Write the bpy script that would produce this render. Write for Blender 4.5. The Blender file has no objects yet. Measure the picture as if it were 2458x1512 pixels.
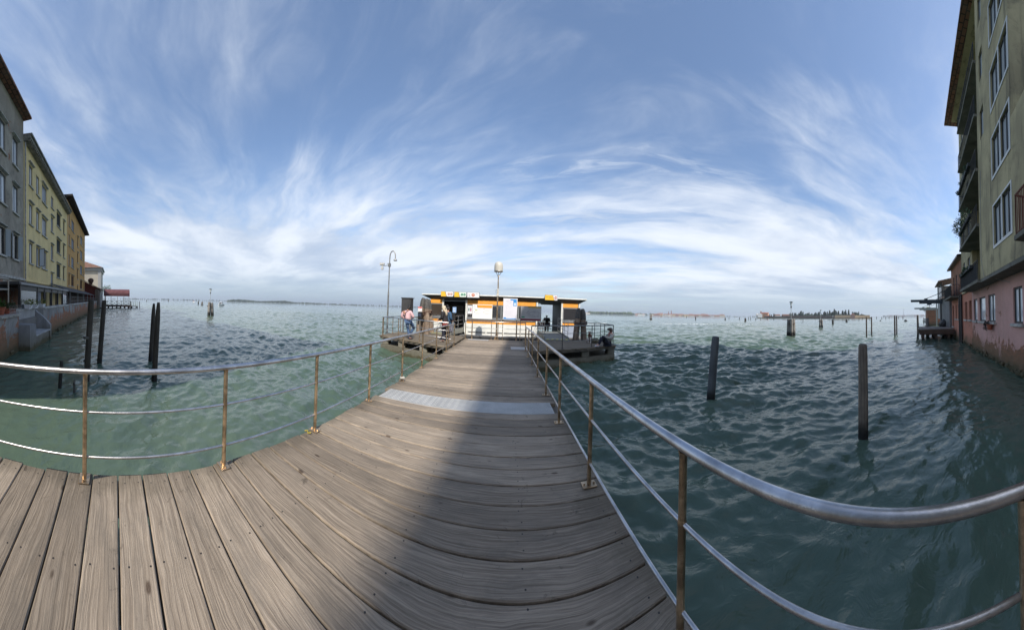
import bpy, bmesh, math, random
import numpy as np
from mathutils import Vector, Matrix, noise as mnoise
random.seed(7); np.random.seed(7)
SC = bpy.context.scene
COL = SC.collection
PI = math.pi
# ------------------------------------------------------------------ camera
EYE = 2.55            # metres above the water; the boardwalk is at 0.85
DECK = 0.85
F = 598.0; X0 = 1216.0; C0 = 738.5; TA = 21.0; TB = 7.0
cam = bpy.data.cameras.new('camera'); camo = bpy.data.objects.new('camera', cam); COL.objects.link(camo)
SC.camera = camo
cam.type = 'PANO'; cam.panorama_type = 'CENTRAL_CYLINDRICAL'
cam.central_cylindrical_range_u_min = -X0 / F
cam.central_cylindrical_range_u_max = (2458 - X0) / F
cam.central_cylindrical_range_v_max = C0 / F
cam.central_cylindrical_range_v_min = -(1512 - C0) / F
cam.clip_start = 0.05; cam.clip_end = 30000
_n = Vector((TA / F, TB / F, 1)).normalized()
_R = _n.rotation_difference(Vector((0, 0, 1))).to_matrix().to_4x4()
_B = Matrix.Rotation(PI / 2, 4, 'X')
camo.matrix_world = Matrix.Translation((0, 0, EYE)) @ _R @ _B
# ------------------------------------------------------------------ sun, sky, exposure
SUN_AZ = math.radians(18.5); SUN_EL = math.radians(41)     # behind the camera, a little to the right
sdir = Vector((math.sin(SUN_AZ) * math.cos(SUN_EL), -math.cos(SUN_AZ) * math.cos(SUN_EL), math.sin(SUN_EL)))
sun = bpy.data.lights.new('sun', 'SUN'); sun.energy = 3.7; sun.angle = math.radians(0.8); sun.color = (1, .93, .83)
suno = bpy.data.objects.new('sun', sun); COL.objects.link(suno)
suno.rotation_euler = (-sdir).to_track_quat('-Z', 'Y').to_euler()
SC.view_settings.view_transform = 'Standard'; SC.view_settings.look = 'None'
SC.view_settings.exposure = 0.52; SC.view_settings.gamma = 1.0
SC.cycles.max_bounces = 6; SC.cycles.diffuse_bounces = 2; SC.cycles.glossy_bounces = 3
SC.cycles.transmission_bounces = 4; SC.cycles.transparent_max_bounces = 8; SC.cycles.volume_bounces = 0
SC.cycles.sample_clamp_indirect = 6
SC.cycles.use_denoising = True
SC.cycles.caustics_reflective = False; SC.cycles.caustics_refractive = False

class NT:
    """small helper for node trees"""
    def __init__(s, nt): s.t = nt; nt.nodes.clear()
    def n(s, typ, **kw):
        nd = s.t.nodes.new(typ)
        for k, v in kw.items():
            if k.startswith('i_'):
                key = k[2:]; key = int(key) if key.isdigit() else key
                s.set(nd, key, v)
            else: setattr(nd, k, v)
        return nd
    def set(s, nd, key, v):
        if isinstance(v, bpy.types.NodeSocket): s.t.links.new(v, nd.inputs[key])
        elif isinstance(v, bpy.types.Node): s.t.links.new(v.outputs[0], nd.inputs[key])
        else:
            if isinstance(v, tuple) and len(v) == 3 and nd.inputs[key].type == 'RGBA': v = (*v, 1)
            nd.inputs[key].default_value = v
    def math(s, op, a, b=0.0, c=0.0, clamp=False):
        nd = s.t.nodes.new('ShaderNodeMath'); nd.operation = op; nd.use_clamp = clamp
        s.set(nd, 0, a); s.set(nd, 1, b)
        if op in ('MULTIPLY_ADD', 'SMOOTH_MIN', 'SMOOTH_MAX', 'COMPARE'): s.set(nd, 2, c)
        return nd.outputs[0]
    def ramp01(s, v, lo, hi, a=0.0, b=1.0):
        nd = s.t.nodes.new('ShaderNodeMapRange'); nd.clamp = True; nd.interpolation_type = 'SMOOTHSTEP'
        s.set(nd, 0, v)
        for i, x in zip((1, 2, 3, 4), (lo, hi, a, b)): nd.inputs[i].default_value = x
        return nd.outputs[0]
    def mix(s, f, a, b, blend='MIX'):
        nd = s.t.nodes.new('ShaderNodeMix'); nd.data_type = 'RGBA'; nd.blend_type = blend
        s.set(nd, 0, f); s.set(nd, 6, a); s.set(nd, 7, b)
        return nd.outputs[2]
    def comb(s, x, y, z):
        nd = s.t.nodes.new('ShaderNodeCombineXYZ'); s.set(nd, 0, x); s.set(nd, 1, y); s.set(nd, 2, z); return nd.outputs[0]
    def sep(s, v):
        nd = s.t.nodes.new('ShaderNodeSeparateXYZ'); s.set(nd, 0, v); return nd.outputs
    def noise(s, vec, scale=1.0, detail=4.0, rough=.55, dist=0.0):
        nd = s.t.nodes.new('ShaderNodeTexNoise'); s.set(nd, 'Vector', vec)
        nd.inputs['Scale'].default_value = scale; nd.inputs['Detail'].default_value = detail
        nd.inputs['Roughness'].default_value = rough; nd.inputs['Distortion'].default_value = dist
        return nd.outputs[0]

world = bpy.data.worlds.new('World'); SC.world = world; world.use_nodes = True
W = NT(world.node_tree)
sky = W.n('ShaderNodeTexSky', sky_type='NISHITA', sun_disc=False)
sky.sun_elevation = SUN_EL; sky.sun_rotation = PI - SUN_AZ
sky.air_density = 1.0; sky.dust_density = 1.2; sky.ozone_density = 2.0
SKY_K = 0.15
tc = W.n('ShaderNodeTexCoord').outputs['Generated']
dx, dy, dz = W.sep(tc)
den = W.math('ADD', W.math('MAXIMUM', dz, 0.0), 0.055)
px_ = W.math('DIVIDE', dx, den); py_ = W.math('DIVIDE', dy, den)
# cloud plane turned so that u runs along the cirrus streaks, v across them
cu = W.math('ADD', W.math('MULTIPLY', px_, -.885), W.math('MULTIPLY', py_, .465))
cv = W.math('ADD', W.math('MULTIPLY', px_, .465), W.math('MULTIPLY', py_, .885))
warp = W.noise(W.comb(W.math('MULTIPLY', cu, .35), W.math('MULTIPLY', cv, .6), 3.1), 1.0, 4, .55)
cvw = W.math('ADD', cv, W.math('MULTIPLY', W.math('SUBTRACT', warp, .5), 1.1))
fine = W.noise(W.comb(W.math('MULTIPLY', cu, .52), W.math('MULTIPLY', cvw, 1.05), 1.7), 1.15, 9, .58, .35)
mid = W.noise(W.comb(W.math('MULTIPLY', cu, .22), W.math('MULTIPLY', cvw, .6), 5.3), 1.0, 5, .55, .3)
wisp = W.noise(W.comb(W.math('MULTIPLY', cu, 1.0), W.math('MULTIPLY', cvw, 3.0), 9.7), 1.6, 9, .66, .8)
soft = W.noise(W.comb(W.math('MULTIPLY', cu, .5), W.math('MULTIPLY', cvw, .9), 14.0), .8, 5, .5, .4)
def gauss(v, c, k):
    d = W.math('SUBTRACT', v, c); return W.math('EXPONENT', W.math('MULTIPLY', W.math('MULTIPLY', d, d), -k))
# the long bright streak that crosses the sky at v ~ 2, and a fainter one above it
streak = W.math('MULTIPLY', gauss(cvw, 2.12, 7.0), W.ramp01(wisp, .30, .66))
streak2 = W.math('MULTIPLY', W.math('MULTIPLY', gauss(cvw, 1.42, 26.0), W.ramp01(wisp, .42, .70)), gauss(cu, .0, .9))
lx = W.math('ARCTAN2', dx, dy)
veil = W.math('MULTIPLY', gauss(lx, -.86, 1.9), W.ramp01(dz, .60, .16))     # broad veil left of centre
veilr = W.math('MULTIPLY', gauss(lx, 1.15, 3.2), W.ramp01(dz, .62, .30))    # cirrus swirl on the right
cov = W.math('ADD', W.math('MULTIPLY', fine, .62), W.math('MULTIPLY', mid, .42))
cov = W.math('ADD', cov, W.math('MULTIPLY', W.math('SUBTRACT', wisp, .5), .20))
cov = W.math('ADD', cov, W.math('MULTIPLY', veil, .26))
cov = W.math('ADD', cov, W.math('MULTIPLY', veilr, .16))
cov = W.math('ADD', cov, W.ramp01(dz, .40, .06, 0.0, .16))
cloud = W.ramp01(cov, .44, .78)
cloud = W.math('MAXIMUM', cloud, W.math('MULTIPLY', streak, .80))
cloud = W.math('MAXIMUM', cloud, W.math('MULTIPLY', streak2, .7))
low = W.ramp01(dz, .13, .0, 0.0, .74)
cloud = W.math('MAXIMUM', cloud, W.math('MULTIPLY', low, W.ramp01(mid, .25, .75, .8, 1.0)))
skyg = W.mix(.08, sky, (1.5, 1.75, 2.2))
skyc = W.mix(1.0, skyg, (SKY_K * .94, SKY_K * .99, SKY_K * 1.03), 'MULTIPLY')
shade = W.ramp01(W.math('ADD', W.math('MULTIPLY', fine, .5), W.math('MULTIPLY', soft, .5)), .36, .62)
cloudc = W.mix(shade, (.37, .44, .56), (.67, .71, .77))
lowc = W.mix(W.ramp01(dz, .0, .16), (.33, .42, .51), cloudc)
col = W.mix(W.math('MULTIPLY', cloud, .93), skyc, lowc)
bg = W.n('ShaderNodeBackground', i_0=col); bg.inputs[1].default_value = 1.0
W.n('ShaderNodeOutputWorld', i_0=bg)

# ------------------------------------------------------------------ picture <-> place
_H = [(-100, 688), (0, 694), (304, 708.7), (437, 719.4), (521, 725), (605, 729), (870, 737), (964, 739.8), (1216, 745.5), (1440, 750), (1740, 757.5), (1780, 758.5), (2128, 762), (2600, 764)]
def yh(px): return float(np.interp(px, [a for a, b in _H], [b for a, b in _H]))
def az(px): return (px - X0) / F
def ground(px, y, h=0.0):
    d = (EYE - h) * F / (y - yh(px)); a = az(px)
    return d * math.sin(a), d * math.cos(a), d
def at(px, d): return d * math.sin(az(px)), d * math.cos(az(px))
def zat(px, y, d): return EYE + (yh(px) - y) / F * d

# ------------------------------------------------------------------ mesh helpers
class MB:
    def __init__(s): s.v = []; s.f = []; s.m = []
    def add(s, vs, fs, mi=0):
        o = len(s.v); s.v += [tuple(p) for p in vs]; s.f += [tuple(i + o for i in f) for f in fs]; s.m += [mi] * len(fs); return s
    def box(s, x0, x1, y0, y1, z0, z1, mi=0):
        x0, x1 = min(x0, x1), max(x0, x1); y0, y1 = min(y0, y1), max(y0, y1); z0, z1 = min(z0, z1), max(z0, z1)
        return s.add([(x0, y0, z0), (x1, y0, z0), (x1, y1, z0), (x0, y1, z0), (x0, y0, z1), (x1, y0, z1), (x1, y1, z1), (x0, y1, z1)],
                     [(0, 3, 2, 1), (4, 5, 6, 7), (0, 1, 5, 4), (1, 2, 6, 5), (2, 3, 7, 6), (3, 0, 4, 7)], mi)
    def bbox(s, x0, x1, y0, y1, z0, z1, b=.01, mi=0):
        """box with chamfered long edges (all 12 edges)"""
        bm = bmesh.new(); bmesh.ops.create_cube(bm, size=1)
        for v in bm.verts: v.co = Vector(((x0 + x1) / 2 + v.co.x * (x1 - x0), (y0 + y1) / 2 + v.co.y * (y1 - y0), (z0 + z1) / 2 + v.co.z * (z1 - z0)))
        bmesh.ops.bevel(bm, geom=bm.edges[:], offset=b, segments=1, affect='EDGES')
        s.bm(bm, mi); return s
    def bm(s, bm, mi=0):
        bm.verts.index_update(); s.add([v.co[:] for v in bm.verts], [[v.index for v in f.verts] for f in bm.faces], mi); bm.free()
    def prism(s, pts, z0, z1, mi=0):
        n = len(pts); vs = [(x, y, z0) for x, y in pts] + [(x, y, z1) for x, y in pts]
        return s.add(vs, [tuple(range(n - 1, -1, -1)), tuple(range(n, 2 * n))] + [(i, (i + 1) % n, n + (i + 1) % n, n + i) for i in range(n)], mi)
    def cyl(s, p0, p1, r0, r1=None, n=10, mi=0, cap=True):
        r1 = r0 if r1 is None else r1
        return s.tube([p0, p1], [r0, r1], n, mi, cap)
    def tube(s, pts, r, n=10, mi=0, cap=True):
        pts = [Vector(p) for p in pts]; rs = r if isinstance(r, (list, tuple)) else [r] * len(pts)
        vs = []; up = None
        for i, p in enumerate(pts):
            t = ((pts[min(i + 1, len(pts) - 1)] - p).normalized() + (p - pts[max(i - 1, 0)]).normalized())
            t = t.normalized() if t.length > 1e-9 else Vector((0, 0, 1))
            if up is None:
                up = Vector((0, 0, 1)) if abs(t.z) < .9 else Vector((1, 0, 0))
            a = t.cross(up).normalized(); b = a.cross(t).normalized(); up = b
            for k in range(n):
                q = 2 * PI * k / n; vs.append(p + (a * math.cos(q) + b * math.sin(q)) * rs[i])
        fs = []
        for i in range(len(pts) - 1):
            for k in range(n):
                fs.append((i * n + k, i * n + (k + 1) % n, (i + 1) * n + (k + 1) % n, (i + 1) * n + k))
        if cap: fs += [tuple(range(n - 1, -1, -1)), tuple((len(pts) - 1) * n + k for k in range(n))]
        return s.add(vs, fs, mi)
    def lathe(s, prof, c=(0, 0, 0), n=16, mi=0):
        vs = []; fs = []
        for r, z in prof:
            for k in range(n): vs.append((c[0] + r * math.cos(2 * PI * k / n), c[1] + r * math.sin(2 * PI * k / n), c[2] + z))
        for i in range(len(prof) - 1):
            for k in range(n): fs.append((i * n + k, i * n + (k + 1) % n, (i + 1) * n + (k + 1) % n, (i + 1) * n + k))
        fs += [tuple(range(n - 1, -1, -1)), tuple((len(prof) - 1) * n + k for k in range(n))]
        return s.add(vs, fs, mi)
    def quad(s, a, b, c, d, mi=0): return s.add([a, b, c, d], [(0, 1, 2, 3)], mi)
    def ball(s, c, r, sub=1, jit=0.0, sc=(1, 1, 1), mi=0):
        bm = bmesh.new(); bmesh.ops.create_icosphere(bm, subdivisions=sub, radius=1)
        for v in bm.verts:
            k = 1 + random.uniform(-jit, jit)
            v.co = Vector((c[0] + v.co.x * r * sc[0] * k, c[1] + v.co.y * r * sc[1] * k, c[2] + v.co.z * r * sc[2] * k))
        s.bm(bm, mi); return s
    def leaves(s, c, rad, n, size, sc=(1, 1, 1), mi=0):
        for _ in range(n):
            d = Vector((random.gauss(0, 1), random.gauss(0, 1), random.gauss(0, 1))).normalized() * rad * random.uniform(.25, 1) ** .6
            p = Vector((c[0] + d.x * sc[0], c[1] + d.y * sc[1], c[2] + d.z * sc[2]))
            a = Vector((random.gauss(0, 1), random.gauss(0, 1), random.gauss(0, 1))).normalized()
            b = a.orthogonal().normalized(); q = size * random.uniform(.6, 1.3)
            s.add([p - a * q, p + b * q * .5, p + a * q, p - b * q * .5], [(0, 1, 2, 3)], mi)
        return s
    def shift(s, o):
        s.v = [(p[0] - o[0], p[1] - o[1], p[2] - o[2]) for p in s.v]; return s
    def rot(s, M):
        s.v = [tuple(M @ Vector(p)) for p in s.v]; return s
    def mesh(s, name, mats, smooth=False):
        me = bpy.data.meshes.new(name); me.from_pydata(s.v, [], s.f)
        for m in (mats if isinstance(mats, (list, tuple)) else [mats]): me.materials.append(m)
        if any(s.m): me.polygons.foreach_set('material_index', s.m)
        if smooth is True: me.polygons.foreach_set('use_smooth', [True] * len(s.f))
        me.update()
        if smooth == 'auto':
            me.polygons.foreach_set('use_smooth', [True] * len(s.f))
            bm = bmesh.new(); bm.from_mesh(me)
            for e in bm.edges:
                if len(e.link_faces) == 2 and e.calc_face_angle(0) > .7: e.smooth = False
            bm.to_mesh(me); bm.free()
        return me

def tag(o, label=None, cat=None, group=None, kind=None):
    for k, v in (('label', label), ('category', cat), ('group', group), ('kind', kind)):
        if v: o[k] = v
    return o
def thing(name, label, cat, loc=(0, 0, 0), rz=0.0, group=None):
    o = bpy.data.objects.new(name, None); COL.objects.link(o); o.location = loc; o.rotation_euler = (0, 0, rz)
    o.empty_display_size = .3
    return tag(o, label, cat, group)
def part(name, mb, mat, parent, world=False, smooth=False, label=None):
    """mesh part under a thing (or under a part); world=True: mb is in world coordinates and the thing has no rotation"""
    if world:
        r = parent
        while r.parent: r = r.parent
        mb.shift(r.location)
    o = bpy.data.objects.new(name, mb.mesh(name, mat, smooth)); COL.objects.link(o); o.parent = parent
    if label: o['label'] = label
    return o
def solo(name, mb, mat, label, cat, group=None, loc=None, smooth=False, kind=None):
    if loc is not None: mb.shift(loc)
    o = bpy.data.objects.new(name, mb.mesh(name, mat, smooth)); COL.objects.link(o)
    if loc is not None: o.location = loc
    return tag(o, label, cat, group, kind)
def dup(root, loc=None, rz=None, label=None):
    r = root.copy(); COL.objects.link(r)
    if loc is not None: r.location = loc
    if rz is not None: r.rotation_euler = (0, 0, rz)
    if label: r['label'] = label
    def rec(src, dst):
        for ch in src.children:
            c = ch.copy(); COL.objects.link(c); c.parent = dst; rec(ch, c)
    rec(root, r)
    return r
def text_part(name, s, size, mat, parent, M):
    """raised lettering as a mesh; M places the text plane (local x right, y up)"""
    cu_ = bpy.data.curves.new(name, 'FONT'); cu_.body = s; cu_.size = size; cu_.align_x = 'CENTER'; cu_.align_y = 'CENTER'; cu_.extrude = .002
    o = bpy.data.objects.new(name, cu_); COL.objects.link(o)
    dg = bpy.context.evaluated_depsgraph_get(); dg.update()
    me = bpy.data.meshes.new_from_object(o.evaluated_get(dg)); bpy.data.objects.remove(o)
    me.transform(M); me.materials.clear(); me.materials.append(mat)
    o = bpy.data.objects.new(name, me); COL.objects.link(o); o.parent = parent
    return o

# ------------------------------------------------------------------ materials
MATS = {}
def mat(name, base, rough=.6, metal=0.0, spec=.5, var=0.0, vscale=3.0, bump=0.0, bscale=20.0, island=0.0, col2=None, coat=0.0, stretch=None):
    if name in MATS: return MATS[name]
    m = bpy.data.materials.new(name); m.use_nodes = True; T = NT(m.node_tree)
    p = T.n('ShaderNodeBsdfPrincipled'); T.n('ShaderNodeOutputMaterial', i_0=p)
    p.inputs['Roughness'].default_value = rough; p.inputs['Metallic'].default_value = metal
    p.inputs['Specular IOR Level'].default_value = spec; p.inputs['Coat Weight'].default_value = coat
    c = tuple(base)
    pos = T.n('ShaderNodeNewGeometry').outputs['Position']
    if stretch:
        x, y, z = T.sep(pos); pos = T.comb(T.math('MULTIPLY', x, stretch[0]), T.math('MULTIPLY', y, stretch[1]), T.math('MULTIPLY', z, stretch[2]))
    colr = None
    if var or col2:
        n = T.noise(pos, vscale, 6, .6, .3)
        b2 = col2 if col2 else tuple(x * (1 - var) for x in c)
        b1 = c if col2 else tuple(min(1, x * (1 + var * .6)) for x in c)
        colr = T.mix(T.ramp01(n, .36, .64), b2, b1)
    if island:
        r = T.n('ShaderNodeNewGeometry').outputs['Random Per Island']
        k = T.ramp01(r, 0, 1, 1 - island, 1 + island * .6)
        colr = T.mix(1.0, colr if colr is not None else c, T.comb(k, k, k), 'MULTIPLY')
    if colr is not None: T.set(p, 'Base Color', colr)
    else: p.inputs['Base Color'].default_value = (*c, 1)
    if bump:
        b = T.n('ShaderNodeBump'); b.inputs['Strength'].default_value = bump; b.inputs['Distance'].default_value = .02
        T.set(b, 'Height', T.noise(pos, bscale, 6, .6)); T.set(p, 'Normal', b)
    MATS[name] = m; return m

def wood(name, c1, c2, axis='z', isl=.25, rough=.75, wet=None, scale=1.0):
    """weathered wood: grain along axis; wet=(z0,z1,colour) darkens below the tide line"""
    if name in MATS: return MATS[name]
    m = bpy.data.materials.new(name); m.use_nodes = True; T = NT(m.node_tree)
    p = T.n('ShaderNodeBsdfPrincipled'); T.n('ShaderNodeOutputMaterial', i_0=p); p.inputs['Roughness'].default_value = rough
    g = T.n('ShaderNodeNewGeometry'); pos = g.outputs['Position']; ri = g.outputs['Random Per Island']
    x, y, z = T.sep(pos); off = T.math('MULTIPLY', ri, 37.0)
    lo, hi = .9 * scale, 26.0 * scale
    sx = T.math('MULTIPLY', x, lo if axis == 'x' else hi); sy = T.math('MULTIPLY', y, lo if axis == 'y' else hi); sz = T.math('MULTIPLY', z, lo if axis == 'z' else hi)
    gv = T.comb(T.math('ADD', sx, off), sy, T.math('ADD', sz, off))
    grain = T.noise(gv, 1.0, 5, .65, .6)
    blot = T.noise(T.comb(T.math('ADD', x, off), y, z), 2.2, 4, .6)
    c = T.mix(T.ramp01(grain, .3, .7), c1, c2)
    c = T.mix(T.ramp01(blot, .35, .75, .0, .55), c, tuple(v * .55 for v in c1))
    k = T.ramp01(ri, 0, 1, 1 - isl, 1 + isl * .7)
    c = T.mix(1.0, c, T.comb(k, k, k), 'MULTIPLY')
    if wet:
        e = T.math('ADD', z, T.math('MULTIPLY', T.math('SUBTRACT', T.noise(pos, 6, 3), .5), .25))
        c = T.mix(T.ramp01(e, wet[1], wet[0]), c, wet[2])
    T.set(p, 'Base Color', c)
    b = T.n('ShaderNodeBump'); b.inputs['Strength'].default_value = .5; b.inputs['Distance'].default_value = .012
    T.set(b, 'Height', grain); T.set(p, 'Normal', b)
    MATS[name] = m; return m

def plaster(name, c1, c2, stain=(.06, .06, .055), stain_amt=.5, brick=None, algae=None, scale=.6, rough=.9, vert=.5):
    """old render: blotches, run-off streaks, brick=(zlo,zhi,bias) shows through low down, algae=(z0,z1) dark tide band"""
    if name in MATS: return MATS[name]
    m = bpy.data.materials.new(name); m.use_nodes = True; T = NT(m.node_tree)
    p = T.n('ShaderNodeBsdfPrincipled'); T.n('ShaderNodeOutputMaterial', i_0=p); p.inputs['Roughness'].default_value = rough
    p.inputs['Specular IOR Level'].default_value = .25
    pos = T.n('ShaderNodeNewGeometry').outputs['Position']; x, y, z = T.sep(pos)
    big = T.noise(pos, scale, 6, .6, .4); fine_ = T.noise(pos, scale * 7, 6, .7)
    c = T.mix(T.ramp01(big, .35, .65), c1, c2)
    c = T.mix(T.ramp01(fine_, .5, .75, 0, .25), c, tuple(v * .6 for v in c1))
    run = T.noise(T.comb(T.math('MULTIPLY', x, 2.2), T.math('MULTIPLY', y, 2.2), T.math('MULTIPLY', z, .22)), 1.0, 5, .65)
    c = T.mix(T.ramp01(run, .48, .78, 0, stain_amt * vert * 1.6), c, stain)
    c = T.mix(T.ramp01(T.noise(pos, scale * 1.9, 5, .7, .8), .52, .78, 0, stain_amt), c, stain)
    hgt = fine_
    if brick:
        bt = T.n('ShaderNodeTexBrick', i_Vector=T.comb(T.math('ADD', x, T.math('MULTIPLY', y, .7)), z, 0.0))
        bt.inputs['Color1'].default_value = (.46, .16, .075, 1); bt.inputs['Color2'].default_value = (.32, .115, .06, 1); bt.inputs['Mortar'].default_value = (.22, .19, .16, 1)
        bt.inputs['Scale'].default_value = 1.0; bt.inputs['Brick Width'].default_value = .26; bt.inputs['Row Height'].default_value = .075; bt.inputs['Mortar Size'].default_value = .012
        bc = T.mix(T.ramp01(T.noise(pos, 2.2, 6, .75), .42, .68, 0, .7), bt.outputs['Color'], (.15, .10, .06)); bc = T.mix(T.ramp01(T.noise(pos, 5.5, 5, .7), .55, .70, 0, .6), bc, (.30, .27, .23))
        msk = T.math('ADD', T.math('MULTIPLY', T.noise(T.comb(x, y, T.math('MULTIPLY', z, 1.1)), .55, 6, .68, .8), .8), T.math('MULTIPLY', T.noise(pos, 3.4, 6, .75, .6), .2))
        zl = T.ramp01(z, brick[1], brick[0], .065 + brick[2], -.10 + brick[2])
        mk = T.ramp01(T.math('ADD', msk, zl), .52, .545)
        c = T.mix(mk, c, bc)
        hgt = T.math('SUBTRACT', fine_, T.math('MULTIPLY', mk, T.math('ADD', .35, T.math('MULTIPLY', bt.outputs['Fac'], .5))))
    if algae:
        e = T.math('ADD', z, T.math('MULTIPLY', T.math('SUBTRACT', T.noise(pos, 2.2, 5, .7), .5), .8))
        c = T.mix(T.ramp01(e, algae[1], algae[0]), c, T.mix(T.ramp01(T.noise(pos, 9, 4), .4, .65), (.018, .020, .014), (.07, .065, .035)))
        c = T.mix(T.ramp01(e, algae[1] + .75, algae[1] - .1, 0, .55), c, (.12, .105, .06))
    T.set(p, 'Base Color', c)
    b = T.n('ShaderNodeBump'); b.inputs['Strength'].default_value = .55; b.inputs['Distance'].default_value = .03
    T.set(b, 'Height', hgt); T.set(p, 'Normal', b)
    MATS[name] = m; return m

def tiles(name, c1=(.30, .13, .075), c2=(.17, .085, .06)):
    if name in MATS: return MATS[name]
    m = bpy.data.materials.new(name); m.use_nodes = True; T = NT(m.node_tree)
    p = T.n('ShaderNodeBsdfPrincipled'); T.n('ShaderNodeOutputMaterial', i_0=p); p.inputs['Roughness'].default_value = .9
    pos = T.n('ShaderNodeNewGeometry').outputs['Position']
    bt = T.n('ShaderNodeTexBrick', i_Vector=pos); bt.inputs['Scale'].default_value = 1.0; bt.inputs['Brick Width'].default_value = .45; bt.inputs['Row Height'].default_value = .3
    bt.inputs['Color1'].default_value = (*c1, 1); bt.inputs['Color2'].default_value = (*c2, 1); bt.inputs['Mortar'].default_value = (.05, .03, .02, 1); bt.inputs['Mortar Size'].default_value = .035
    T.set(p, 'Base Color', T.mix(T.ramp01(T.noise(pos, 1.1, 5), .4, .7, 0, .5), bt.outputs['Color'], (.2, .17, .13)))
    MATS[name] = m; return m

STEEL = mat('brushed_steel', (.52, .52, .53), .36, 1.0, var=.25, vscale=6, bump=.08, bscale=60)
def steel_post():
    """bronze-tinted stainless posts with rust bleeding near the foot"""
    return mat('tarnished_steel', (.50, .37, .24), .36, .85, var=.45, vscale=9, bump=.1, bscale=50)
STEELP = steel_post()
STEELD = mat('dark_steel', (.14, .14, .14), .45, .85, var=.3, vscale=8)
GALV = mat('galvanised_steel', (.30, .30, .29), .5, .75, var=.3, vscale=5, bump=.1)
WHITEP = mat('white_paint', (.70, .70, .66), .4, 0, var=.10, vscale=2.2, coat=.1)
ORANGEP = mat('orange_paint', (.80, .34, .05), .4, 0, var=.08, vscale=2)
YELLOWP = mat('yellow_paint', (.82, .47, .04), .45)
GREYP = mat('grey_paint', (.17, .175, .18), .5, var=.15, vscale=3)
DARKP = mat('dark_grey_paint', (.055, .058, .06), .5, var=.2, vscale=3)
BLACKP = mat('black_paint', (.015, .015, .016), .5)
REDP = mat('red_paint', (.55, .04, .03), .5)
MAROON = mat('maroon_paint', (.20, .03, .05), .5)
BLUEP = mat('blue_paint', (.04, .25, .62), .45)
PAPER = mat('printed_paper', (.74, .73, .75), .5, var=.08, vscale=18)
INK = mat('ink', (.05, .05, .06), .6)
GREENP = mat('green_paint', (.02, .22, .12), .5)
REDCIR = mat('red_circle_paint', (.42, .22, .20), .5)
OCIR = mat('orange_circle_paint', (.52, .14, .05), .5)
PALEG = mat('pale_green_white', (.66, .74, .68), .5)
CONC = plaster('wet_concrete', (.27, .26, .23), (.17, .165, .15), stain=(.05, .05, .04), stain_amt=.6, algae=(.05, .20), scale=1.2)
CONCW = plaster('grey_concrete', (.28, .28, .285), (.20, .20, .21), stain=(.06, .06, .06), stain_amt=.5, algae=(.1, .45), scale=.9)
STONE = mat('white_stone', (.42, .41, .38), .8, var=.3, vscale=3, bump=.3)
def deck_wood(name='deck_planks'):
    m = bpy.data.materials.new(name); m.use_nodes = True; T = NT(m.node_tree)
    p = T.n('ShaderNodeBsdfPrincipled'); T.n('ShaderNodeOutputMaterial', i_0=p); p.inputs['Roughness'].default_value = .82; p.inputs['Specular IOR Level'].default_value = .3
    g = T.n('ShaderNodeNewGeometry'); pos = g.outputs['Position']; ri = g.outputs['Random Per Island']; x, y, z = T.sep(pos); off = T.math('MULTIPLY', ri, 61.0)
    wv = T.noise(T.comb(T.math('MULTIPLY', x, 1.6), T.math('ADD', T.math('MULTIPLY', y, 4.0), off), 0.0), 1.0, 3, .5)
    yw = T.math('ADD', y, T.math('MULTIPLY', T.math('SUBTRACT', wv, .5), .10))
    g1 = T.noise(T.comb(T.math('ADD', T.math('MULTIPLY', x, 1.3), off), T.math('MULTIPLY', yw, 75.0), 0.0), 1.0, 6, .7)
    g2 = T.noise(T.comb(T.math('ADD', T.math('MULTIPLY', x, 3.5), off), T.math('MULTIPLY', yw, 210.0), 0.0), 1.0, 4, .7)
    bl = T.noise(T.comb(T.math('ADD', x, off), T.math('MULTIPLY', y, 3.0), 0.0), 1.7, 6, .65, .6)
    c = T.mix(T.ramp01(g1, .30, .70), (.18, .142, .108), (.44, .362, .285))
    c = T.mix(T.ramp01(g2, .52, .72, 0, .55), c, (.13, .098, .072))
    c = T.mix(T.ramp01(bl, .40, .72, 0, .60), c, (.17, .145, .12))
    c = T.mix(T.ramp01(T.noise(pos, 7, 6, .75, .8), .60, .72, 0, .75), c, (.085, .07, .055))
    vo = T.n('ShaderNodeTexVoronoi'); T.set(vo, 'Vector', T.comb(T.math('ADD', T.math('MULTIPLY', x, 1.5), off), T.math('MULTIPLY', y, 3.6), 0.0)); vo.inputs['Scale'].default_value = 1.5
    c = T.mix(T.ramp01(vo.outputs['Distance'], .11, .05, 0, .85), c, (.075, .05, .035))
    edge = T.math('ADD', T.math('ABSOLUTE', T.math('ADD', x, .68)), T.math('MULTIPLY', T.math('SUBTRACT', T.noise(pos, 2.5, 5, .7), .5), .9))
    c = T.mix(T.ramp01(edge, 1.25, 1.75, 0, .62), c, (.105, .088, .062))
    k = T.ramp01(ri, 0, 1, .74, 1.16); c = T.mix(1.0, c, T.comb(k, k, T.math('MULTIPLY', k, .98)), 'MULTIPLY')
    T.set(p, 'Base Color', c)
    b = T.n('ShaderNodeBump'); b.inputs['Strength'].default_value = .8; b.inputs['Distance'].default_value = .008
    T.set(b, 'Height', T.math('ADD', g1, T.math('MULTIPLY', g2, .5))); T.set(p, 'Normal', b); MATS[name] = m; return m
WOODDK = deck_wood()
WOODBEAM = wood('deck_beam', (.10, .085, .07), (.17, .15, .12), 'y', .2, .85)
PILEW = wood('pile_wood', (.10, .078, .06), (.25, .205, .16), 'z', .3, .8, wet=(.1, .55, (.010, .010, .009)))
PILEX = wood('pile_wood_weathered', (.10, .072, .052), (.31, .235, .175), 'z', .3, .85, wet=(.1, .55, (.012, .011, .010)))
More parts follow.
